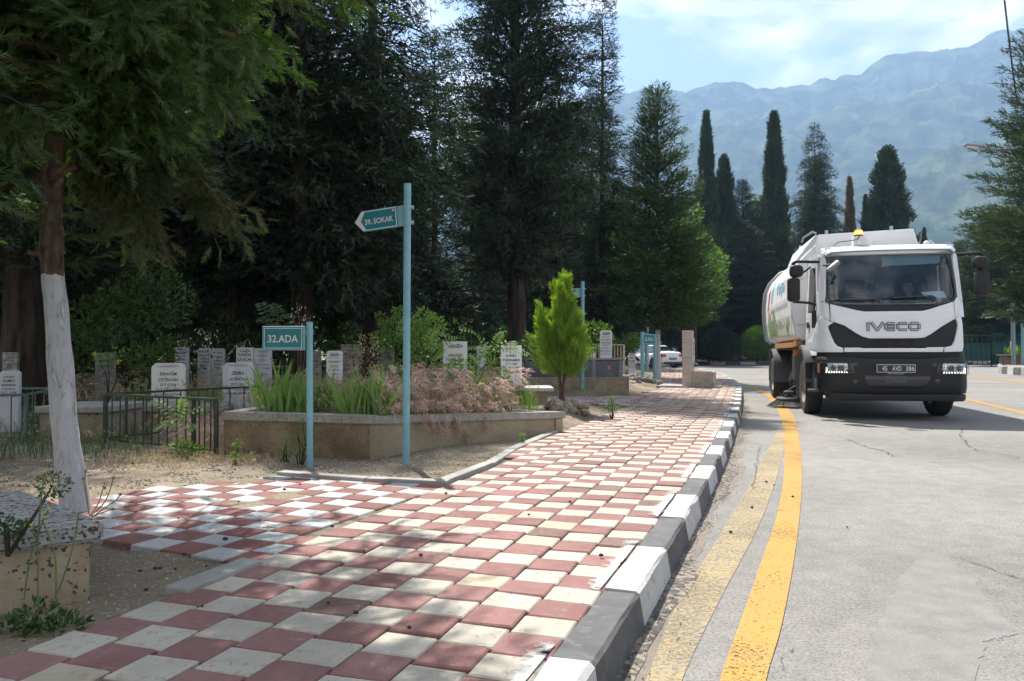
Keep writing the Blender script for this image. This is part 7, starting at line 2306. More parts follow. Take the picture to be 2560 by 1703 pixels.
def yf(x, z):
    """depth of the cab's front skin behind the foremost plane"""
    y = .05 * (abs(x) / 1.1) ** 2 + .26 * max(0, (abs(x) - .80) / .32) ** 2.6
    if z > 1.62: y += .05 + .20 * (z - 1.62) + (.35 * max(0, z - 2.60) / .15) ** 2.0 * .6
    elif z > 1.02: y += .05 * max(0, (z - 1.1) / .52)
    return y
def skin(name, poly, m, parent=truck, fn=yf, off=0.0, th=.03, gx=.07, gz=.07, smooth=True, bev=.006):
    bm = bmesh.new()
    f = bm.faces.new([bm.verts.new((x, 0, z)) for x, z in poly])
    xs_ = [p[0] for p in poly]; zs_ = [p[1] for p in poly]
    for a, lo, hi, st in ((0, min(xs_), max(xs_), gx), (2, min(zs_), max(zs_), gz)):
        k = lo + st
        while k < hi - .002:
            co = [0, 0, 0]; co[a] = k; no = [0, 0, 0]; no[a] = 1
            bmesh.ops.bisect_plane(bm, geom=bm.verts[:] + bm.edges[:] + bm.faces[:], plane_co=co, plane_no=no, dist=1e-5)
            k += st
    for v in bm.verts: v.co.y = fn(v.co.x, v.co.z) + off
    bmesh.ops.recalc_face_normals(bm, faces=bm.faces)
    # face the viewer (-y)
    s_ = sum((f.normal.y * f.calc_area() for f in bm.faces))
    if s_ > 0: bmesh.ops.reverse_faces(bm, faces=bm.faces)
    mb = MB(); mb.bm(bm)
    o = mb.build(name, m, parent, smooth=smooth)
    sm = o.modifiers.new('thick', 'SOLIDIFY'); sm.thickness = th; sm.offset = -1
    if bev:
        bv = o.modifiers.new('edge', 'BEVEL'); bv.width = bev; bv.segments = 2; bv.limit_method = 'ANGLE'; bv.angle_limit = math.radians(50)
    return o
def tp(*pts): return [TP(*p) for p in pts]
# ---- cab shell
CABW = 1.085; CD = 1.62
def ring_cab(y, w, zt, r=.13, zb=.98):
    pts = [(-w, y, zb), (-w, y, zt - r)]
    for k in range(1, 5):
        a = k / 5 * PI / 2; pts.append((-w + r - r * math.cos(a), y, zt - r + r * math.sin(a)))
    pts += [(-w + r, y, zt), (0, y, zt + .02), (w - r, y, zt)]
    for k in range(1, 5):
        a = PI / 2 - k / 5 * PI / 2; pts.append((w - r + r * math.cos(a), y, zt - r + r * math.sin(a)))
    pts += [(w, y, zt - r), (w, y, zb)]
    return pts
mb = loft([ring_cab(.62, .985, 2.70), ring_cab(.9, 1.0, 2.73), ring_cab(CD, 1.0, 2.73)], close=False)
# roof only upper part: cab rear and roof
cab = obj('cab', None, truck)
def side_poly_(name, s, poly, m, w=None, off=0, th=.03, parent=None):
    """poly in (y,z) on the side of the cab"""
    mb = MB()
    def xx(y, z): return s * ((1.055 if w is None else w) - .055 * max(0, (z - 1.75)) ** 1.1 - .10 * max(0, (.42 - y)) + off)
    mb.add([(xx(y, z), y, z) for y, z in poly], [tuple(range(len(poly)))])
    o = mb.build(name, m, parent or cab); sm = o.modifiers.new('thick', 'SOLIDIFY'); sm.thickness = th; sm.offset = 1 if s < 0 else -1
    me = o.data
    bm = bmesh.new(); bm.from_mesh(me); bm.faces.ensure_lookup_table()
    bm.normal_update()
    if bm.faces[0].normal.x * s < 0: bmesh.ops.reverse_faces(bm, faces=bm.faces)
    bm.to_mesh(me); bm.free(); sm.offset = -1
    bv = o.modifiers.new('edge', 'BEVEL'); bv.width = .005; bv.segments = 2; bv.limit_method = 'ANGLE'
    return o
for s in (-1, 1):
    side_poly_('door', s, [(.40, 1.0), (1.30, 1.0), (1.30, 1.72), (.36, 1.72), (.33, 1.3)], m_tw)
    side_poly_('pillar', s, [(.36, 1.725), (.47, 1.725), (.66, 2.45), (1.30, 2.5), (1.30, 2.66), (.58, 2.64)], m_tw)
    side_poly_('side_window', s, [(.475, 1.73), (1.29, 1.73), (1.29, 2.49), (.665, 2.445)], m_sglass, th=.01)
    side_poly_('rear_quarter', s, [(1.305, 1.0), (CD, 1.0), (CD, 2.66), (1.305, 2.66)], m_tw)
    side_poly_('window_trim', s, [(.46, 1.70), (.50, 1.70), (.70, 2.46), (.66, 2.46)], m_tb, off=.004, th=.012)
    mb = MB(); mb.box((s * 1.075, 1.16, 1.52), (.02, .16, .11), ch=.01); mb.build('door_handle', m_tb, cab)
    mb = MB(); mb.box((s * 1.08, .46, 1.60), (.06, .07, .30), ch=.01); mb.build('hinge_cover', m_tb, cab)
    mb = MB(); mb.box((s * 1.07, .50, 1.26), (.03, .20, .16), ch=.02); mb.build('air_duct', m_tb, cab)
mb = MB(); mb.box((0, CD - .02, 1.85), (2.06, .05, 1.66)); mb.build('rear_wall', m_tw, cab)
# roof: bowed shell
secs = []
for y_, z, w in ((.20, 2.655, .90), (.25, 2.705, .935), (.36, 2.748, .955), (.6, 2.775, .965), (CD, 2.775, .975)):
    r = [(-w - .012, y_ + .02, 2.60), (-w - .004, y_ + .01, z - .04), (-w + .04, y_, z - .008), (-w * .6, y_, z + .006), (0, y_, z + .01), (w * .6, y_, z + .006), (w - .04, y_, z - .008), (w + .004, y_ + .01, z - .04), (w + .012, y_ + .02, 2.60)]
    secs.append(r)
mb = loft(secs, close=False); o = mb.build('roof', m_tw, cab, smooth=True); 
# front fascia above the windscreen
RW = lambda: None
skin('roof_band', [(-.965, 2.605), (.965, 2.605), (.985, 2.66), (.94, 2.70), (-.94, 2.70), (-.985, 2.66)], m_tw, cab, fn=lambda x, z: yf(x, min(z, 2.62)) - .02 + .9 * max(0, z - 2.64), gx=.09, gz=.02)
for s in (-1, 1):      # front pillars
    skin('front_pillar', [(s * .955, 1.60), (s * 1.062, 1.60), (s * 1.055, 1.8), (s * 1.0, 2.55), (s * .97, 2.62), (s * .93, 2.60), (s * .925, 2.5), (s * .96, 1.8)], m_tw, cab, off=-.01, gx=.03)
    mb = MB(); mb.box((s * .885, .30, 2.712), (.10, .05, .04), ch=.012); mb.build('clearance_lamp', m_tw, cab, smooth=True)
# windscreen with its black surround
WS = tp((562, 520), (575, 215), (600, 187), (640, 184), (1400, 184), (1500, 190), (1525, 240), (1560, 480), (1558, 525), (1530, 558), (1400, 590), (1250, 592), (800, 585), (620, 572), (580, 550))
gl = [(x * .955, 1.79 + (z - 1.79) * .96 + .01) for x, z in WS]
def screen_ring(outer, inner, m, name):
    # ring made of quads between two outlines
    bm = bmesh.new(); n = len(outer); V1 = [bm.verts.new((x, 0, z)) for x, z in outer]; V2 = [bm.verts.new((x, 0, z)) for x, z in inner]
    for i in range(n): bm.faces.new((V1[i], V1[(i + 1) % n], V2[(i + 1) % n], V2[i]))
    bmesh.ops.subdivide_edges(bm, edges=bm.edges[:], cuts=3, use_grid_fill=True)
    for v in bm.verts: v.co.y = yf(v.co.x, v.co.z) + .004
    mb = MB(); mb.bm(bm); o = mb.build(name, m, cab); sm = o.modifiers.new('t', 'SOLIDIFY'); sm.thickness = .012; sm.offset = 0; return o
screen_ring(WS, gl, m_tk, 'screen_surround')
skin('windscreen', gl, m_glass, cab, off=.012, th=.006, bev=0)
# black cowl below
skin('cowl', tp((560, 545), (620, 574), (800, 588), (1250, 594), (1400, 592), (1530, 560), (1345, 612), (1300, 622), (1200, 628), (860, 628), (800, 620), (620, 580)), m_tb, cab, off=-.008, th=.04, bev=.003)
# white bonnet with the V bottom
skin('bonnet', tp((618, 572), (812, 622), (868, 632), (1290, 632), (1350, 618), (1518, 566), (1522, 690), (1425, 745), (1345, 800), (1295, 826), (1240, 830), (900, 830), (850, 818), (800, 790), (720, 735), (640, 705), (616, 697)), m_tw, cab, off=-.018, th=.05)
for s in (0, 1):
    if s == 0:
        cor = tp((535, 470), (560, 520), (608, 566), (610, 697), (596, 690), (548, 655), (530, 640))
        low = tp((548, 658), (596, 698), (640, 708), (595, 735), (598, 760), (640, 860), (660, 885), (703, 900), (708, 931), (520, 931), (480, 915), (468, 850), (500, 800), (520, 720))
    else:
        cor = tp((1530, 562), (1563, 520), (1572, 520), (1572, 630), (1555, 660), (1530, 690))
        low = tp((1532, 694), (1565, 655), (1580, 680), (1590, 740), (1590, 880), (1578, 925), (1436, 931), (1438, 896), (1490, 885), (1515, 850), (1550, 740), (1545, 712))
    skin('corner_panel', cor, m_tw, cab, off=-.006)
    skin('corner_panel', low, m_tw, cab, off=-.012, th=.05)
# black V grille and its wings
skin('grille_panel', tp((598, 703), (716, 740), (800, 794), (850, 822), (900, 834), (1240, 834), (1298, 830), (1350, 803), (1430, 748), (1530, 694), (1545, 712), (1550, 742), (1515, 850), (1485, 888), (1430, 893), (716, 893), (660, 883), (640, 860), (596, 745)), m_tb, cab, off=.012, th=.04, bev=.004)
for q in (((720, 744), (690, 893)), ((1430, 752), (1440, 893))):
    pass
mb = MB()
for z in (1.155, 1.185, 1.215, 1.245): mb.box((.0, yf(0, z) + .004, z), (.66, .012, .008))
for k in range(9): mb.box((-.30 + k * .075, yf(0, 1.2) + .006, 1.20), (.006, .01, .11))
mb.build('grille_mesh', m_chas, cab)
skin('grille_sill', tp((712, 898), (830, 897), (840, 902), (1305, 902), (1312, 896), (1432, 895), (1425, 930), (714, 930)), m_tw, cab, off=-.016, th=.05)
# maker's letters
def block_letters():
    L = obj('maker_letters', None, cab)
    w0 = TP(880, 0)[0]; w1 = TP(1268, 0)[0]; z0 = TP(0, 776)[1]; z1 = TP(0, 714)[1]
    H = z1 - z0; W = w1 - w0; t = H * .26
    def ln(pts, close=False): return pts, close
    xs = {'I': (0, .05), 'V': (.068, .33), 'E': (.335, .52), 'C': (.56, .745), 'O': (.78, 1.0)}
    def P(u, v, k): a, b = xs[k]; return (w0 + W * (a + (b - a) * u), z0 + H * v)
    def draw(m, grow, y):
        mb = MB()
        tt = t / 2 + grow
        def seg(p, q, e=0):
            p = Vector(p); q = Vector(q); d = (q - p); L_ = d.length; d.normalize(); n_ = Vector((-d.y, d.x))
            a = p - d * (tt if e else grow); b = q + d * (tt if e else grow)
            pts = [a - n_ * tt, b - n_ * tt, b + n_ * tt, a + n_ * tt]
            mb.add([(r.x, y - .004, r.y) for r in pts] + [(r.x, y + .004, r.y) for r in pts], [(0, 1, 2, 3), (7, 6, 5, 4), (0, 4, 5, 1), (1, 5, 6, 2), (2, 6, 7, 3), (3, 7, 4, 0)])
        h = t / 2
        a, b = xs['I']; xm = w0 + W * (a + b) / 2; seg((xm, z0), (xm, z1))
        a, b = w0 + W * xs['V'][0], w0 + W * xs['V'][1]; m_ = (a + b) / 2
        seg((a + h, z1), (m_ - h * .3, z0 + h)); seg((b - h, z1), (m_ + h * .3, z0 + h)); seg((m_ - h, z0 + h), (m_ + h, z0 + h))
        for k in ('E', 'C'):
            a, b = w0 + W * xs[k][0] + h, w0 + W * xs[k][1]
            seg((a, z0 + h * 1.6), (a, z1 - h * 1.6)); seg((a + h * .8, z0 + h), (b, z0 + h)); seg((a + h * .8, z1 - h), (b, z1 - h))
            if k == 'E': seg((a + h, (z0 + z1) / 2), (b, (z0 + z1) / 2))
        a, b = w0 + W * xs['O'][0] + h, w0 + W * xs['O'][1] - h
        seg((a, z0 + h * 1.6), (a, z1 - h * 1.6)); seg((b, z0 + h * 1.6), (b, z1 - h * 1.6)); seg((a + h * .8, z0 + h), (b - h * .8, z0 + h)); seg((a + h * .8, z1 - h), (b - h * .8, z1 - h))
        o = mb.build('letter_face' if grow <= 0 else 'letter_outline', m, L)
        for v in o.data.vertices: v.co.y += yf(v.co.x, 1.44)
    draw(m_tb, .004, -.0245); draw(m_chrome, -.0045, -.0320)
block_letters()
# ---- bumper
def yb(x, z):
    return -.06 + .05 * (abs(x) / 1.1) ** 2 + .32 * max(0, (abs(x) - .86) / .27) ** 2.4 + (.04 * max(0, z - .93) / .06 if z > .93 else 0) + (.03 * max(0, (.55 - z) / .12))
skin('upper_bumper', [(-1.08, .955), (-.55, .955), (-.42, .93), (.42, .93), (.55, .955), (1.08, .955), (1.06, 1.06), (-1.06, 1.06)], m_tb, truck, fn=lambda x, z: yb(x, .9) + .10, th=.06)
bx0, bx1 = TP(490, 0)[0], TP(1618, 0)[0]
skin('bumper', [(bx0, .50), (bx0 + .02, .93), (bx0 + .07, .985), (-.62, .985), (-.45, .955), (.45, .955), (.62, .985), (bx1 - .07, .985), (bx1 - .01, .93), (bx1, .50), (bx1 - .02, .43), (bx0 + .04, .43)], m_tb, truck, fn=yb, th=.08, bev=.012, gx=.06)
skin('bumper_recess', [(-.42, .70), (.50, .70), (.50, .62), (.42, .53), (.34, .50), (-.28, .50), (-.36, .53), (-.42, .62)], m_tk, truck, fn=yb, off=-.006, th=.02)
skin('tow_flap', [(-.16, .70), (.18, .70), (.16, .60), (.13, .575), (-.11, .575), (-.14, .60)], m_tg, truck, fn=yb, off=-.016, th=.02)
skin('under_bar', [(-.975, .335), (-.90, .31), (1.01, .31), (1.06, .335), (1.06, .415), (1.0, .425), (-.96, .425), (-.985, .40)], m_tb, truck, fn=lambda x, z: .0 + .18 * max(0, (abs(x) - .8) / .26) ** 2, th=.07, bev=.01)
mb = MB(); mb.box((-1.14, .18, .455), (.14, .20, .035), ch=.006); mb.box((-1.11, .10, .56), (.03, .06, .20)); mb.build('step', m_tg, truck)
# plate
px0, px1 = TP(942, 0)[0], TP(1215, 0)[0]; pz0, pz1 = TP(0, 1076)[1], TP(0, 1022)[1]
pw, ph_ = px1 - px0, pz1 - pz0
mb = MB(); mb.box((0, 0, 0), (pw + .01, .012, ph_ + .01)); pl = mb.build('number_plate', m_signwhite, truck, loc=((px0 + px1) / 2, -.085, (pz0 + pz1) / 2))
mb = MB(); mb.box((0, -.005, 0), (pw - .006, .010, ph_ - .008)); mb.build('plate_field', m_tk, pl)
for t_, xx_, ww in (('45', -.30, .13), ('AVD', .02, .235), ('386', .365, .21)):
    lettering(t_, pw * ww * 1.05, ph_ * .62, m_signwhite, pl, (pw * xx_, -.0118, 0), bold=.015)
lettering('www. cetas .com.tr', pw * .44, ph_ * .16, m_signwhite, truck, ((px0 + px1) / 2, -.078, pz0 - .022), bold=.01)
# parking sensors
for x, z in ((-.56, .86), (-.56, .60), (.60, .62), (.56, .86)):
    mb = MB(); mb.lathe([(.038, 0), (.038, .006), (.030, .008)], n=18, M=TX((x, yb(x, z) - .001, z)) @ Matrix.Rotation(PI / 2, 4, 'X')); mb.build('bumper_cap', m_tk, truck, smooth=True)
# headlights
def headlight(s):
    if s < 0: X0, X1, X2 = 498, 735, 790
    else: X0, X1, X2 = 1632, 1410, 1365
    x0, x1, x2 = TP(X0, 0)[0], TP(X1, 0)[0], TP(X2, 0)[0]; z0, z1 = TP(0, 1092)[1], TP(0, 1008)[1]
    if s > 0: x0 = min(x0, bx1 + .01)
    sx_ = sorted
    hl = obj('headlight', None, truck)
    house = [(x0, z0), (x2 , z0 - .0), (x2 - s * -.0 + s * .02, (z0 + z1) / 2), (x2 + s * .05, z1), (x0, z1)]
    skin('housing', house, m_tk, hl, fn=yb, off=-.012, th=.02, bev=.003)
    xl0 = x0 - s * .0 + (-s) * .13; xl1 = x1
    a, b = min(xl0, xl1), max(xl0, xl1)
    if s > 0: a, b = min(x1, x0 - .06), max(x1, x0 - .06)
    skin('reflector', [(a + .015, z0 + .012), (b - .015, z0 + .012), (b, (z0 + z1) / 2), (b - .015, z1 - .012), (a + .015, z1 - .012), (a, (z0 + z1) / 2)], m_refl, hl, fn=yb, off=-.018, th=.01, bev=0)
    for k, cx_ in enumerate((a + (b - a) * .34, a + (b - a) * .68)):
        zc = (z0 + z1) / 2 + .006; y = yb(cx_, zc) - .022
        mb = MB(); M = TX((cx_, y, zc)) @ Matrix.Rotation(PI / 2, 4, 'X')
        mb.lathe([(.052, -.002), (.050, .010), (.042, .014), (.036, .006)], n=24, M=M, cap=False); mb.build('bezel', m_chrome, hl, smooth=True)
        mb = MB(); mb.lathe([(.036, .0), (.030, .012), (.018, .020), (.001, .023)], n=20, M=M, cap=False); mb.build('projector_lens', plain('projector', (.08, .10, .13), rough=.06, coat=1.0, spec=.8), hl, smooth=True)
    mb = MB()
    led = [(a + .02 + (b - a - .04) * k / 8, z0 + .026) for k in range(9)]
    led += [((a + .024) if s < 0 else (b - .024), z0 + .05 + .022 * k) for k in range(3)]
    for x, z in led: mb.box((x, yb(x, z) - .024, z), (.013, .006, .012))
    mb.build('led_strip', m_led, hl)
    if s < 0:
        mb = MB(); x = (x0 + a) / 2 + .004; mb.box((x, yb(x, .8) - .020, (z0 + z1) / 2), (.055, .014, (z1 - z0) * .85), ch=.004); mb.build('indicator', plain('indicator', (.45, .16, .10), rough=.2), hl)
        for k in range(3): mb = MB(); mb.lathe([(.008, 0), (.008, .003)], n=10, M=TX((x, yb(x, .8) - .030, (z0 + z1) / 2 + (k - 1) * .03)) @ Matrix.Rotation(PI / 2, 4, 'X')); mb.build('indicator_dot', m_chrome, hl)
    mb = MB()
    xa, xb_ = min(x0, x1) - .01, max(x0, x1) + .015
    for z in (z0 + .004, (z0 + z1) / 2 + .018, z1 + .002):
        mb.tube([(xa + (xb_ - xa) * k / 6, yb(xa + (xb_ - xa) * k / 6, .8) - .050, z) for k in range(7)], .0035, n=5)
    for k in range(7):
        x = xa + (xb_ - xa) * k / 6; mb.tube([(x, yb(x, .8) - .050, z0), (x, yb(x, .8) - .050, z1)], .003, n=5)
    mb.build('guard', m_tk, hl)
headlight(-1); headlight(1)
# wheel arches, wheels
for s in (-1, 1):
    pts = []
    secs = []
    for k in range(13):
        a = math.radians(-25 + 200 * k / 12); r1, r2 = .545, .60
        cy_, cz_ = 1.36, .50
        c, sn = math.cos(a), math.sin(a)
        secs.append([(s * .80, cy_ + r1 * c, cz_ + r1 * sn * 1.12), (s * 1.14, cy_ + r1 * c, cz_ + r1 * sn * 1.12), (s * 1.18, cy_ + (r1 + .02) * c, cz_ + (r1 + .02) * sn * 1.12), (s * 1.17, cy_ + r2 * c, cz_ + r2 * sn * 1.14), (s * .80, cy_ + r2 * c, cz_ + r2 * sn * 1.14)])
    mb = loft(secs); mb.build('front_fender', m_tg, truck, smooth=True)
    mb = MB(); mb.box((s * 1.0, .80, .62), (.34, .05, .55), ch=.01); mb.build('fender_flap', m_tb, truck)
    wheel(truck, (s * 1.0, 1.36, .475), .475, .27, mat('dusty_rim', (.16, .135, .11), (.26, .23, .20), rough=.7, scale=12) if s < 0 else m_rim, n=30, face=s)
    secs = []
    for k in range(11):
        a = math.radians(-10 + 200 * k / 10); cy_, cz_ = 5.95, .50; c, sn = math.cos(a), math.sin(a)
        secs.append([(s * .72, cy_ + .56 * c, cz_ + .60 * sn), (s * 1.19, cy_ + .56 * c, cz_ + .60 * sn), (s * 1.20, cy_ + .60 * c, cz_ + .64 * sn), (s * .72, cy_ + .60 * c, cz_ + .64 * sn)])
    mb = loft(secs); mb.build('rear_fender', m_tg, truck, smooth=True)
    mb = MB(); mb.box((s * .97, 6.62, .52), (.42, .02, .62)); mb.build('mud_flap', m_rub, truck)
    wheel(truck, (s * .96, 5.95, .475), .475, .46, mat('dusty_rim2', (.20, .18, .15), (.34, .31, .28), rough=.7, scale=12) if s < 0 else m_rim, n=30, face=s)
# ---- chassis
mb = MB(); mb.box((-.42, 4.0, .78), (.09, 6.4, .24)); mb.box((.42, 4.0, .78), (.09, 6.4, .24)); mb.box((0, 1.0, .68), (1.5, 1.3, .5)); mb.box((0, 5.95, .48), (1.6, .16, .16)); mb.box((0, 1.36, .42), (1.7, .14, .14)); mb.build('chassis', m_chas, truck)
mb = MB(); mb.box((.05, .42, .44), (1.9, .3, .16)); mb.build('radiator_guard', m_chas, truck)
mb = MB(); mb.box((-.98, 2.55, .78), (.30, .55, .52), ch=.04); mb.build('battery_box', m_tb, truck, smooth=True)
mb = MB(); mb.tube([(-1.14, 2.2, 1.0), (-1.14, 2.2, 1.1)], .045, n=12); mb.build('side_marker', m_mark, truck)
mb = MB(); mb.box((-1.02, 2.1, .78), (.20, .16, .40), ch=.02); mb.build('filter_box', m_tb, truck)
for k in range(7): mb = MB(); mb.lathe([(.085, 0), (.10, .02), (.085, .04)], n=14, M=TX((-1.0, 2.95, .38 + k * .042))); mb.build('bellows_ring', m_rub, truck, smooth=True)
mb = MB(); mb.tube([(-.9, 3.3, .9), (-1.05, 3.2, .5), (-.95, 3.4, .2)], .10, n=12); mb.tube([(.8, 2.6, .8), (.9, 4.8, .8)], .3, n=16); mb.build('suction_pipe', m_rub, truck, smooth=True)
mb = MB(); mb.box((0, 4.3, 1.16), (2.2, 5.2, .10)); mb.build('sub_frame', m_chas, truck)
mb = MB(); mb.box((-1.14, 3.9, 1.20), (.05, 3.2, .10)); mb.box((-1.10, 2.15, 1.22), (.12, .35, .10)); mb.box((-.95, 2.1, 1.31), (.14, .1, .12)); mb.build('side_frame', m_orange, truck)

# ---- tank
def tank_ring(y, k=1.0, dz=0.0):
    half = [(1.06, 1.27), (1.17, 1.36), (1.225, 1.75), (1.235, 2.1), (1.20, 2.48), (1.10, 2.72), (.86, 2.98), (.70, 3.04)]
    h = [(x * k, z + dz) for x, z in half]
    return [(-x, y, z) for x, z in h] + [(x, y, z) for x, z in reversed(h)]
secs = [tank_ring(1.98), tank_ring(2.02), tank_ring(3.2), tank_ring(4.8), tank_ring(6.3), [(x, y, z) for x, y, z in tank_ring(6.85)]]
mb = loft(secs); n = len(secs[0]); mb.f.append(tuple(range(n))); mb.m.append(0); mb.f.append(tuple(len(mb.v) - 1 - i for i in range(n))); mb.m.append(0)
tank = obj('tank', fixn(mb.mesh('tank', m_bodyw)), truck)
bv = tank.modifiers.new('edge', 'BEVEL'); bv.width = .03; bv.segments = 3; bv.limit_method = 'ANGLE'; bv.angle_limit = math.radians(40)
# rear hoop
def hoop(y, m, name, r=.03, w=.02):
    P = [Vector(p) for p in tank_ring(y, 1.03)]
    mb = MB(); mb.tube(P[:], r, n=6); return mb.build(name, m, tank, smooth=True)
hoop(6.95, plain('hoop_grey', (.25, .26, .28), rough=.4), 'rear_hoop', .045)
mb = MB(); mb.box((-1.232, 2.08, 1.9), (.018, .06, 1.05)); mb.build('tank_edge', m_bodyw, tank)
mb = MB(); mb.box((0, 1.955, 1.60), (2.36, .03, .05)); mb.box((0, 1.955, 2.42), (2.3, .03, .03)); mb.build('front_seam', m_bodyw, tank)
mb = MB(); mb.tube([(-.93, 1.93, 1.62), (-.93, 1.93, 1.82)], .012, n=6); mb.build('latch', m_steel, tank)
# raised hatch housing above the cab
hat = [(-.83, 2.10, 2.98), (-.79, 1.95, 3.24), (.80, 1.95, 3.24), (.86, 2.0, 2.86), (-.86, 2.0, 2.86)]
mb = MB()
mb.add([(-.86, 1.97, 2.80), (.93, 1.97, 2.80), (.80, 1.90, 3.235), (-.78, 1.90, 3.18), (-.86, 3.4, 2.98), (.93, 3.4, 2.98), (.80, 3.35, 3.235), (-.78, 3.35, 3.18)],
       [(0, 1, 2, 3), (5, 4, 7, 6), (3, 2, 6, 7), (0, 3, 7, 4), (1, 5, 6, 2), (4, 5, 1, 0)])
hh = mb.build('hatch_housing', m_bodyw, tank); fixn(hh.data)
bv = hh.modifiers.new('edge', 'BEVEL'); bv.width = .015; bv.segments = 2
mb = MB(); mb.add([(-1.12, 2.3, 2.76), (-.86, 2.02, 2.82), (-.80, 2.02, 3.20), (-1.02, 2.35, 3.02), (-1.12, 3.5, 2.76), (-.80, 3.5, 3.20), (-1.02, 3.5, 3.02)], [(0, 1, 2, 3), (3, 2, 5, 6), (0, 3, 6, 4)]); o = mb.build('air_scoop', m_bodyw, tank); sm = o.modifiers.new('t', 'SOLIDIFY'); sm.thickness = .02
mb = MB(); mb.tube([(-.80, 2.0, 3.22), (-.86, 2.0, 3.25), (-1.0, 2.2, 3.17), (-1.02, 2.25, 3.10)], .018, n=6); mb.build('hatch_grip', m_chrome, tank, smooth=True)
for x in (-.64, .44): mb = MB(); mb.tube([(x, 1.93, 3.19 + (x + .78) * .035), (x, 1.93, 3.25 + (x + .78) * .035)], .03, n=10); mb.build('lifting_eye', m_steel, tank, smooth=True)
mb = MB(); bmx = bmesh.new(); bmesh.ops.create_icosphere(bmx, subdivisions=2, radius=.055); mb.bm(bmx, M=TX((1.0, 1.9, 2.96))); mb.build('filler_cap', m_bodyw, tank, smooth=True)
mb = MB(); mb.tube([(1.05, 1.9, 3.02), (1.2, 1.9, 2.86)], .012, n=6); mb.build('roof_stay', m_bodyw, tank)
mb = MB(); mb.tube([(-1.02, 2.9, 2.82), (-.95, 2.9, 3.12)], .02, n=6); mb.build('side_handle', m_bodyw, tank)
# side graphics (flat print on the near flank, laid 3 mm proud)
m_gg = mat('graphic_green', (.14, .22, .10), (.36, .44, .28), rough=.4, scale=3); m_gr = plain('graphic_red', (.55, .05, .08), rough=.4); m_gb = plain('graphic_cyan', (.10, .45, .60), rough=.4); m_gt = plain('graphic_grey', (.17, .18, .19), rough=.4)
m_gl = mat('graphic_pale_green', (.42, .50, .30), (.60, .62, .55), rough=.4, scale=2, lo=.3, hi=.7)
def xs_side(z):
    h = [(1.06, 1.27), (1.17, 1.36), (1.225, 1.75), (1.235, 2.1), (1.20, 2.48), (1.10, 2.72)]
    return -float(np.interp(z, [q[1] for q in h], [q[0] for q in h])) - .006
def decal(name, poly, m, off=0.0):
    bm = bmesh.new(); bm.faces.new([bm.verts.new((0, y, z)) for y, z in poly])
    zs_ = [p[1] for p in poly]; k = min(zs_) + .05
    while k < max(zs_) - .002:
        bmesh.ops.bisect_plane(bm, geom=bm.verts[:] + bm.edges[:] + bm.faces[:], plane_co=(0, 0, k), plane_no=(0, 0, 1), dist=1e-5); k += .05
    for v in bm.verts: v.co.x = xs_side(v.co.z) - off
    mb = MB(); mb.bm(bm); return mb.build(name, m, tank)
rq = random.Random(3)
g = [(2.35, 1.40)]
for k in range(24): y = 2.35 + k * .185; g.append((y, 1.62 + .10 * math.sin(k * .9) + rq.uniform(-.03, .06)))
g += [(6.7, 1.40)]
decal('meadow_print', g, m_gl)
g = [(4.6, 1.42)] + [(4.6 + k * .1, 1.72 + .22 * math.sin(k * .35) ** 2 + rq.uniform(-.05, .09)) for k in range(17)] + [(6.3, 1.42)]
decal('tree_print', g, m_gg, .003)
for k in range(14):
    y = 2.5 + k * .15; decal('grass_print', [(y, 1.55), (y + .04, 1.55), (y + .03 + rq.uniform(-.03, .03), 1.75 + rq.uniform(0, .18))], m_gg, .003)
decal('red_print', [(6.1, 2.05), (6.3, 2.0), (6.25, 2.4), (5.95, 2.62), (6.0, 2.3)], m_gr); decal('red_print', [(5.9, 1.82), (6.1, 1.75), (6.15, 2.0), (6.0, 1.98)], m_gr); decal('cyan_print', [(5.4, 2.15), (5.6, 2.15), (5.5, 2.6), (5.3, 2.66), (5.35, 2.4)], m_gb)
def side_text(t_, w, h, yc, zc, m):
    me = text_mesh(t_, w, h, m, .01)
    o = obj('lettering', me, tank)
    for v in me.vertices:
        y = yc - v.co.x; z = zc + v.co.z; v.co = Vector((xs_side(z) - .003, y, z))
side_text('MANİSA BÜYÜKŞEHİR BELEDİYESİ', 3.1, .13, 4.1, 1.98, m_gt)
side_text('Yeşil', 1.5, .36, 3.9, 2.36, m_gb)
mb = MB(); mb.lathe([(.09, 0), (.09, .004), (.075, .004), (.075, .006)], n=24, M=TX((xs_side(1.55) - .002, 2.9, 1.55)) @ Matrix.Rotation(-PI / 2, 4, 'Y')); mb.build('round_emblem', m_gt, tank)

# ---- roof equipment
bxx, bzz = TP(862, 0)[0] + .02, 2.93
mb = MB(); mb.add([(bxx - .09, .42, 2.77), (bxx + .13, .42, 2.77), (bxx + .09, .42, 2.925), (bxx - .09, .42, 2.925), (bxx - .09, .55, 2.77), (bxx + .13, .55, 2.77), (bxx + .09, .55, 2.925), (bxx - .09, .55, 2.925)], [(0, 1, 2, 3), (5, 4, 7, 6), (3, 2, 6, 7), (0, 3, 7, 4), (1, 5, 6, 2)])
mb.build('beacon_bracket', m_bodyw, cab)
mb = MB(); mb.tube([(bxx, .48, 2.925), (bxx, .48, 2.950)], .068, n=20); be = mb.build('beacon', m_tk, cab)
mb = MB(); mb.lathe([(.062, 2.95), (.062, 3.005), (.052, 3.022), (0.001, 3.026)], n=24, M=TX((bxx, .48, 0)), cap=False); mb.build('lens', m_amber, be, smooth=True)
mb = MB(); mb.box((bxx, .42, 2.982), (.045, .02, .026), ch=.006); mb.build('light_core', m_amberc, be)
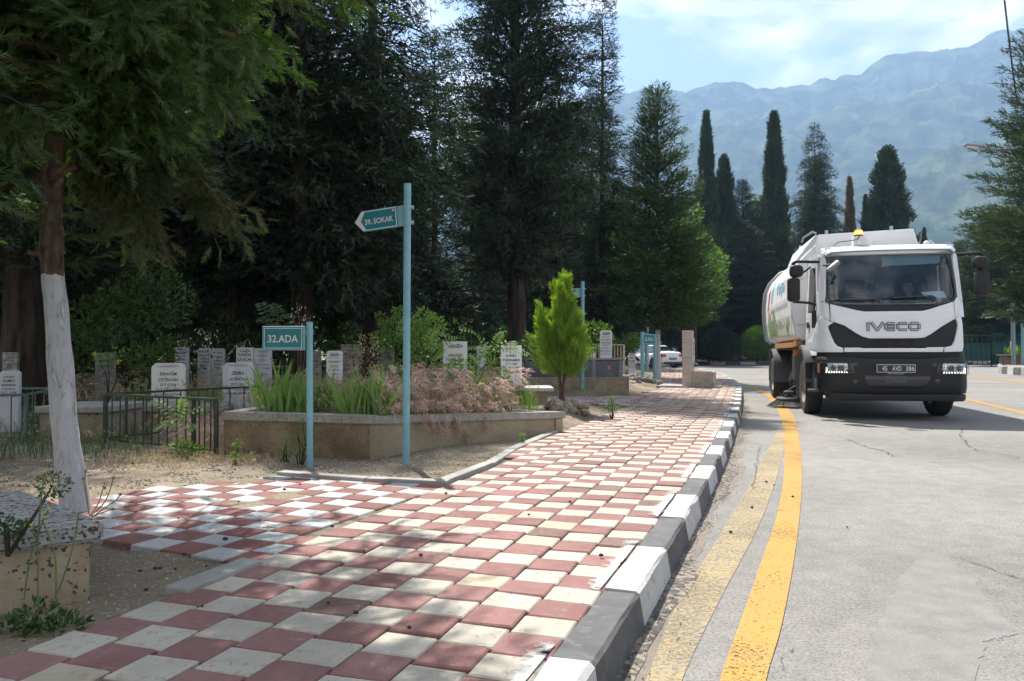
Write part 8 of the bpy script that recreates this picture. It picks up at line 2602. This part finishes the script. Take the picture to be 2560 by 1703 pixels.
mb = MB(); mb.tube(smooth_poly([(bxx - .0, .42, 2.93), (bxx - .03, .40, 2.87), (bxx - .15, .38, 2.845), (-.55, .36, 2.84), (-.72, .34, 2.82), (-.80, .32, 2.765)], 6), .007, n=6); mb.build('beacon_cable', m_tk, cab, smooth=True)
for x in (-.62, -.40, -.20): mb = MB(); mb.box((x, .34, 2.80), (.05, .03, .05), ch=.006); mb.build('roof_clip', m_bodyw, cab)
# ---- mirrors
def mirror(s):
    r_ = obj('side_mirror', None, truck)
    # s<0 image left
    x0 = s * 1.06
    if s < 0: xu = TP(352, 0)[0] + .04; xo = TP(340, 0)[0] + .02; zt, zm, zl = TP(0, 312)[1], TP(0, 360)[1], TP(0, 455)[1]; zb_, ztop = TP(0, 545)[1], TP(0, 240)[1]
    else: xu = TP(1722, 0)[0] + .03; xo = TP(1735, 0)[0] + .02; zt, zm, zl = TP(0, 280)[1], TP(0, 335)[1], TP(0, 432)[1]; zb_, ztop = TP(0, 540)[1], TP(0, 210)[1]
    mb = MB(); mb.tube(smooth_poly([(s * .97, .42, ztop + .005), (s * 1.12, .36, ztop), (xu, .30, ztop), (xu + s * .06, .30, ztop - .05)], 5), .024, n=8); mb.build('upper_arm', m_tb, r_, smooth=True)
    mb = MB(); mb.tube(smooth_poly([(s * 1.05, .44, zb_ - .05), (s * 1.15, .38, zb_ - .02), (xo, .30, zb_)], 5), .022, n=8); mb.build('lower_arm', m_tb, r_, smooth=True)
    mb = MB(); mb.box((0, 0, 0), (.215, .17, .205), ch=.07); o = mb.build('wide_mirror_shell', m_tb, r_, loc=(xu, .28, zt), smooth=True)
    mb = MB(); mb.box((0, 0, 0), (.195, .15, .385), ch=.05); o = mb.build('main_mirror_shell', m_tb, r_, loc=(xo, .28, zl), smooth=True)
    mb = MB(); mb.tube([(xo, .28, zt - .1), (xo, .28, zl + .17)], .035, n=8); mb.build('joint', m_tb, r_)
    mb = MB(); mb.box((xo, .362, zl), (.165, .01, .34)); mb.box((xu, .372, zt), (.17, .01, .15)); mb.build('mirror_glass', m_refl, r_)
mirror(-1); mirror(1)
# kerb mirror in front of the screen and its bracket
mb = MB(); mb.box((0, 0, 0), (.235, .10, .075), ch=.034); km_ = mb.build('kerb_mirror', plain('mirror_grey', (.20, .21, .22), rough=.5), cab, loc=(TP(622, 0)[0], -.12, TP(0, 300)[1]), smooth=True); km_.rotation_euler = (math.radians(20), math.radians(-40), 0)
mb = MB(); mb.tube([(TP(572, 0)[0], .14, TP(0, 280)[1]), (TP(612, 0)[0], -.06, TP(0, 285)[1])], .018, n=8); mb.build('kerb_mirror_arm', m_tg, cab)
mb = MB(); mb.box((0, 0, 0), (.20, .07, .035), ch=.014); o = mb.build('ramp_mirror', m_tb, cab, loc=(-1.16, .75, 2.42), smooth=True); o.rotation_euler = (0, math.radians(-38), 0)
# wipers
for (xa, za), (xm, zm_), (xe, ze) in ((TP(990, 570), TP(940, 540), TP(700, 545)), (TP(1388, 555), TP(1345, 525), TP(1080, 535))):
    w_ = obj('wiper', None, cab)
    mb = MB(); mb.tube(smooth_poly([(xa, yf(xa, za) - .035, za), (xm, yf(xm, zm_) - .045, zm_), (xe, yf(xe, ze) - .03, ze)], 6), [.016] * 7 + [.010] * 6, n=6); mb.build('wiper_arm', m_tk, w_, smooth=True)
    mb = MB(); xq = xe - .28; mb.tube([(xq + .62 * k / 6, yf(xq + .62 * k / 6, ze) - .012, ze + .0 - .01 * math.cos(k)) for k in range(7)], .008, n=5); mb.build('wiper_blade', m_tk, w_, smooth=True)

# ---- interior
mb = MB(); mb.box((0, CD - .12, 1.9), (1.95, .04, 1.5)); mb.build('rear_trim', m_int2, cab)
mb = MB(); mb.box((0, .9, 2.60), (1.9, 1.3, .03)); mb.build('roof_lining', m_int2, cab)
mb = MB(); mb.box((0, .42, 1.66), (1.9, .42, .22), ch=.04); mb.build('dashboard', m_seat, cab, smooth=True)
mb = MB(); mb.box((0, 1.0, 1.2), (1.95, 1.2, .06)); mb.build('cab_floor', m_chas, cab)
def seat(x, w=.5, hr=True):
    s_ = obj('seat', None, cab, (x, 1.15, 1.25))
    mb = MB(); mb.box((0, -.05, .12), (w, .5, .16), ch=.05); mb.build('cushion', m_seat, s_, smooth=True)
    mb = MB(); mb.box((0, .22, .48), (w, .14, .62), ch=.06); mb.build('backrest', m_seat, s_, smooth=True)
    if hr: mb = MB(); mb.box((0, .22, .93), (w * .56, .10, .24), ch=.05); mb.build('headrest', m_seat, s_, smooth=True)
seat(.50, .56, False); seat(-.28, .62); seat(-.80, .4, False)
mb = MB(); mb.box((.62, 1.40, 2.12), (.46, .12, .5), ch=.14); mb.build('driver_headrest', m_seat, cab, smooth=True)
va, vb = TP(1028, 290), TP(1455, 222)
mb = MB(); mb.add([(va[0], .30, va[1]), (vb[0] - .03, .30, va[1] + .03), (vb[0], .30, va[1] + .06), (vb[0], .30, vb[1]), (va[0], .30, vb[1] + .01)], [(0, 1, 2, 3, 4)]); o = mb.build('sun_visor', m_visor, cab); sm = o.modifiers.new('t', 'SOLIDIFY'); sm.thickness = .015
mb = MB()
for k in range(5): mb.box((TP(935 + k * 21, 0)[0] + .12, CD - .16, TP(0, 378)[1]), (.045, .03, .13))
mb.build('yellow_folders', plain('folder_yellow', (.38, .30, .12), rough=.8), cab)
mb = MB(); mb.box((TP(1045, 0)[0] + .05, CD - .16, TP(0, 385)[1]), (.12, .03, .06)); mb.build('red_box', plain('red_box', (.25, .04, .07)), cab)
mb = MB()   # steering wheel
for k in range(24):
    a, b = 2 * PI * k / 24, 2 * PI * (k + 1) / 24
    mb.tube([(.21 * math.cos(a), 0, .21 * math.sin(a)), (.21 * math.cos(b), 0, .21 * math.sin(b))], .014, n=5, cap=False)
mb.box((0, .02, 0), (.38, .03, .04)); mb.box((0, .02, 0), (.12, .04, .12), ch=.02)
sw = mb.build('steering_wheel', m_seat, cab, loc=(.46, .70, 1.74)); sw.rotation_euler.x = math.radians(50)
mb = MB(); mb.box((0, 0, .06), (.10, .03, .18), ch=.02); mb.box((0, -.017, .09), (.065, .004, .07)); o = mb.build('phone_holder', m_tk, cab, loc=(TP(1052, 0)[0], .28, 1.76))
mb = MB(); mb.box((0, 0, 0), (.09, .04, .10), ch=.02); mb.build('dash_device', plain('device', (.12, .07, .06)), cab, loc=(TP(905, 0)[0], .27, 1.83))
mb = MB(); a, b = TP(1302, 490), TP(1480, 536); mb.add([(a[0], .22, a[1]), (b[0] - .03, .22, a[1] + .01), (b[0], .16, b[1]), (a[0] + .05, .16, b[1] + .01)], [(0, 1, 2, 3)]); pp_ = mb.build('paper_sheet', m_paper, cab); sm = pp_.modifiers.new('t', 'SOLIDIFY'); sm.thickness = .002
mb = MB(); xm_, zm_ = (a[0] + b[0]) / 2 - .02, (a[1] + b[1]) / 2 + .01
mb.lathe([(.022, 0), (.018, .0005)], n=16, M=TX((xm_, .180, zm_)) @ Matrix.Rotation(PI / 2, 4, 'X'), cap=False); mb.build('paper_stamp', m_gt, pp_)

# ---- side brush
br = obj('side_brush', None, truck, (-1.16, 3.05, 0))
br.location = (-1.20, 2.75, 0)
mb = MB(); mb.lathe([(.02, .20), (.22, .20), (.24, .175), (.24, .15), (.02, .15)], n=32, cap=False); mb.build('brush_plate', m_tg, br, smooth=True)
mb = MB(); mb.lathe([(.10, .20), (.10, .30), (.06, .33), (0.001, .33)], n=16, cap=False)
for k in range(6): a = k * PI / 3; mb.tube([(math.cos(a) * .06, math.sin(a) * .06, .27), (math.cos(a) * .17, math.sin(a) * .17, .215)], .012, n=6)
mb.tube([(0, 0, .32), (.15, .1, .40), (.38, .15, .42)], .03, n=8); mb.tube([(-.14, -.05, .23), (-.18, -.05, .25), (.12, .02, .25)], .016, n=6); mb.box((.42, .15, .38), (.34, .12, .10)); mb.tube([(-.05, .05, .30), (.1, .1, .36), (.3, .0, .33), (.55, .1, .48)], .013, n=6)
mb.build('brush_arm', m_chas, br)
P, D = [], []
r_ = np.random.default_rng(4)
for k in range(2600):
    a = r_.random() * 2 * PI; P.append((.21 * math.cos(a), .21 * math.sin(a), .16)); D.append((math.cos(a) * r_.uniform(.6, 1.5) - .35 * math.sin(a), math.sin(a) * r_.uniform(.6, 1.5) + .35 * math.cos(a), -1))
tv = np.array([(-.012, 0, 0), (.012, 0, 0), (0, 0, 1.0)]); tf = np.array([[0, 1, 2]])
D = np.array(D); Ln = .150 / np.abs(D[:, 2] / np.linalg.norm(D, axis=1))
V, Fc = scatter(tv, tf, P, D, Ln)
bz = obj('bristles', np_mesh('bristles', V, Fc, [plain('bristle', (.075, .075, .078), rough=.7)]), br)
# ================================================================== PEOPLE IN THE CAB
m_skin = plain('skin', (.36, .19, .13), rough=.6)
m_hair = plain('hair', (.02, .016, .013), rough=.7)
def person(label, loc, rz, turn, shirt, arms, cap=None):
    """seated figure; origin at the seat, facing local -y"""
    root = thing('person', label, 'person', loc, rz, 'people in the sweeper cab')
    J = {}; edges = []
    def j(n, p, r, par=None):
        J[n] = (len(J), p, r); 
        if par: edges.append((J[par][0], J[n][0]))
    j('pelvis', (0, 0, .12), .135); j('waist', (0, .01, .30), .125, 'pelvis'); j('chest', (0, .02, .48), .150, 'waist'); j('neckb', (0, .02, .60), .062, 'chest'); j('neck', (0, .01, .66), .052, 'neckb')
    for s_ in (-1, 1):
        n = str(s_)
        j('hip' + n, (s_ * .09, -.04, .10), .09, 'pelvis'); j('knee' + n, (s_ * .14, -.44, .14), .062, 'hip' + n); j('ank' + n, (s_ * .14, -.52, -.26), .042, 'knee' + n); j('toe' + n, (s_ * .14, -.66, -.31), .032, 'ank' + n)
        j('sh' + n, (s_ * .185, .02, .545), .058, 'chest')
        e, w = arms[0 if s_ < 0 else 1]
        j('el' + n, e, .042, 'sh' + n); j('wr' + n, w, .027, 'el' + n)
    me = bpy.data.meshes.new('body'); vs = sorted(J.values()); me.from_pydata([v[1] for v in vs], edges, [])
    o = bpy.data.objects.new('tmp_body', me); col.objects.link(o)
    o.modifiers.new('skin', 'SKIN')
    for i, v in enumerate(vs): me.skin_vertices[0].data[i].radius = (v[2], v[2]); me.skin_vertices[0].data[i].use_root = (i == 0)
    sd = o.modifiers.new('sub', 'SUBSURF'); sd.levels = 2
    dg = bpy.context.evaluated_depsgraph_get(); bme = bpy.data.meshes.new_from_object(o.evaluated_get(dg)); bpy.data.objects.remove(o)
    bme.materials.clear(); bme.materials.append(shirt); bme.polygons.foreach_set('use_smooth', [True] * len(bme.polygons)); bme.name = 'clothed_body'
    obj('clothed_body', bme, root)
    # head with face, continuous with the neck
    bm = bmesh.new(); bmesh.ops.create_uvsphere(bm, u_segments=28, v_segments=20, radius=1)
    for v in bm.verts:
        x, y, z = v.co
        jaw = 1 - .28 * max(0, -z) ** 1.5
        X, Y, Z = x * .076 * jaw, y * .098 * (1 - .10 * max(0, -z)), z * .122
        if y < 0:
            nose = math.exp(-(x / .16) ** 2 - ((z + .08) / .22) ** 2); Y -= .030 * nose
            Y += .010 * (math.exp(-((abs(x) - .38) / .17) ** 2 - ((z - .14) / .12) ** 2)); Y -= .006 * math.exp(-((z - .36) / .12) ** 2 - (x / .6) ** 2)
            Y -= .007 * math.exp(-(x / .28) ** 2 - ((z + .44) / .07) ** 2); Y += .006 * math.exp(-(x / .3) ** 2 - ((z + .36) / .05) ** 2); Y -= .012 * math.exp(-(x / .3) ** 2 - ((z + .82) / .2) ** 2)
        v.co = (X, Y, Z)
    mb = MB(); mb.bm(bm); mb.tube([(0, .02, -.20), (0, .015, -.06)], [.058, .052], n=16)
    hd = mb.build('head', m_skin, root, loc=(0, -.005, .83), smooth=True); hd.rotation_euler.z = turn
    for s_ in (-1, 1):
        bm = bmesh.new(); bmesh.ops.create_icosphere(bm, subdivisions=2, radius=1)
        for v in bm.verts: v.co = Vector((v.co.x * .010, v.co.y * .020, v.co.z * .032))
        mb = MB(); mb.bm(bm, M=TX((s_ * .077, .01, -.005))); mb.build('ear', m_skin, hd, smooth=True)
        bm = bmesh.new(); bmesh.ops.create_icosphere(bm, subdivisions=2, radius=.0115); mb = MB(); mb.bm(bm, M=TX((s_ * .029, -.079, .016))); mb.build('eye', m_hair, hd, smooth=True)
        mb = MB(); mb.box((s_ * .029, -.094, .040), (.034, .006, .007), ch=.002); mb.build('eyebrow', m_hair, hd)
    bm = bmesh.new(); bmesh.ops.create_uvsphere(bm, u_segments=24, v_segments=14, radius=1)
    bmesh.ops.delete(bm, geom=[v for v in bm.verts if v.co.z < .05 - .9 * max(0, v.co.y) + (.42 if v.co.y < -.2 else 0)], context='VERTS')
    for v in bm.verts: v.co = Vector((v.co.x * .083, v.co.y * .106, v.co.z * .131))
    mb = MB(); mb.bm(bm); mb.build('hair', cap or m_hair, hd, smooth=True)
    # hands: palm with five fingers
    for k, s_ in enumerate((-1, 1)):
        e, w = [Vector(q) for q in arms[k]]; d = (w - e).normalized(); M = d.to_track_quat('Z', 'Y').to_matrix().to_4x4(); M.translation = w
        mb = MB(); mb.tube([(0, 0, -.01), (0, 0, .03), (0, 0, .075)], [.024, .036, .034], n=8)
        for f_ in range(4): x = -.027 + f_ * .018; L = (.055, .066, .062, .048)[f_]; mb.tube([(x, 0, .07), (x, -.012, .07 + L * .55), (x, -.034, .07 + L * .85)], [.0088, .008, .0068], n=6)
        mb.tube([(s_ * -.028, 0, .015), (s_ * -.050, -.010, .045), (s_ * -.046, -.026, .070)], [.011, .010, .008], n=6)
        mb.build('hand', m_skin, root, smooth=True).matrix_local = M
    return root
def cabpt(x, y, z):
    c, s = math.cos(-TYAW), math.sin(-TYAW)
    return (TRX + c * x - s * y, TRY + s * x + c * y, z)
person('driver behind the windscreen, head turned towards the passenger side, dark clothes', cabpt(.50, 1.12, 1.30), -TYAW, math.radians(-55), plain('dark_shirt', (.03, .04, .07), rough=.8), [((-.24, -.14, .34), (-.12, -.36, .42)), ((.26, -.14, .34), (.10, -.36, .44))])
person('passenger at the left of the windscreen in a pale shirt with a dark strap', cabpt(-.72, .88, 1.27), -TYAW, math.radians(20), plain('pale_shirt', (.30, .33, .38), rough=.8), [((-.22, -.06, .30), (-.10, -.26, .22)), ((.24, -.08, .30), (.12, -.28, .22))])
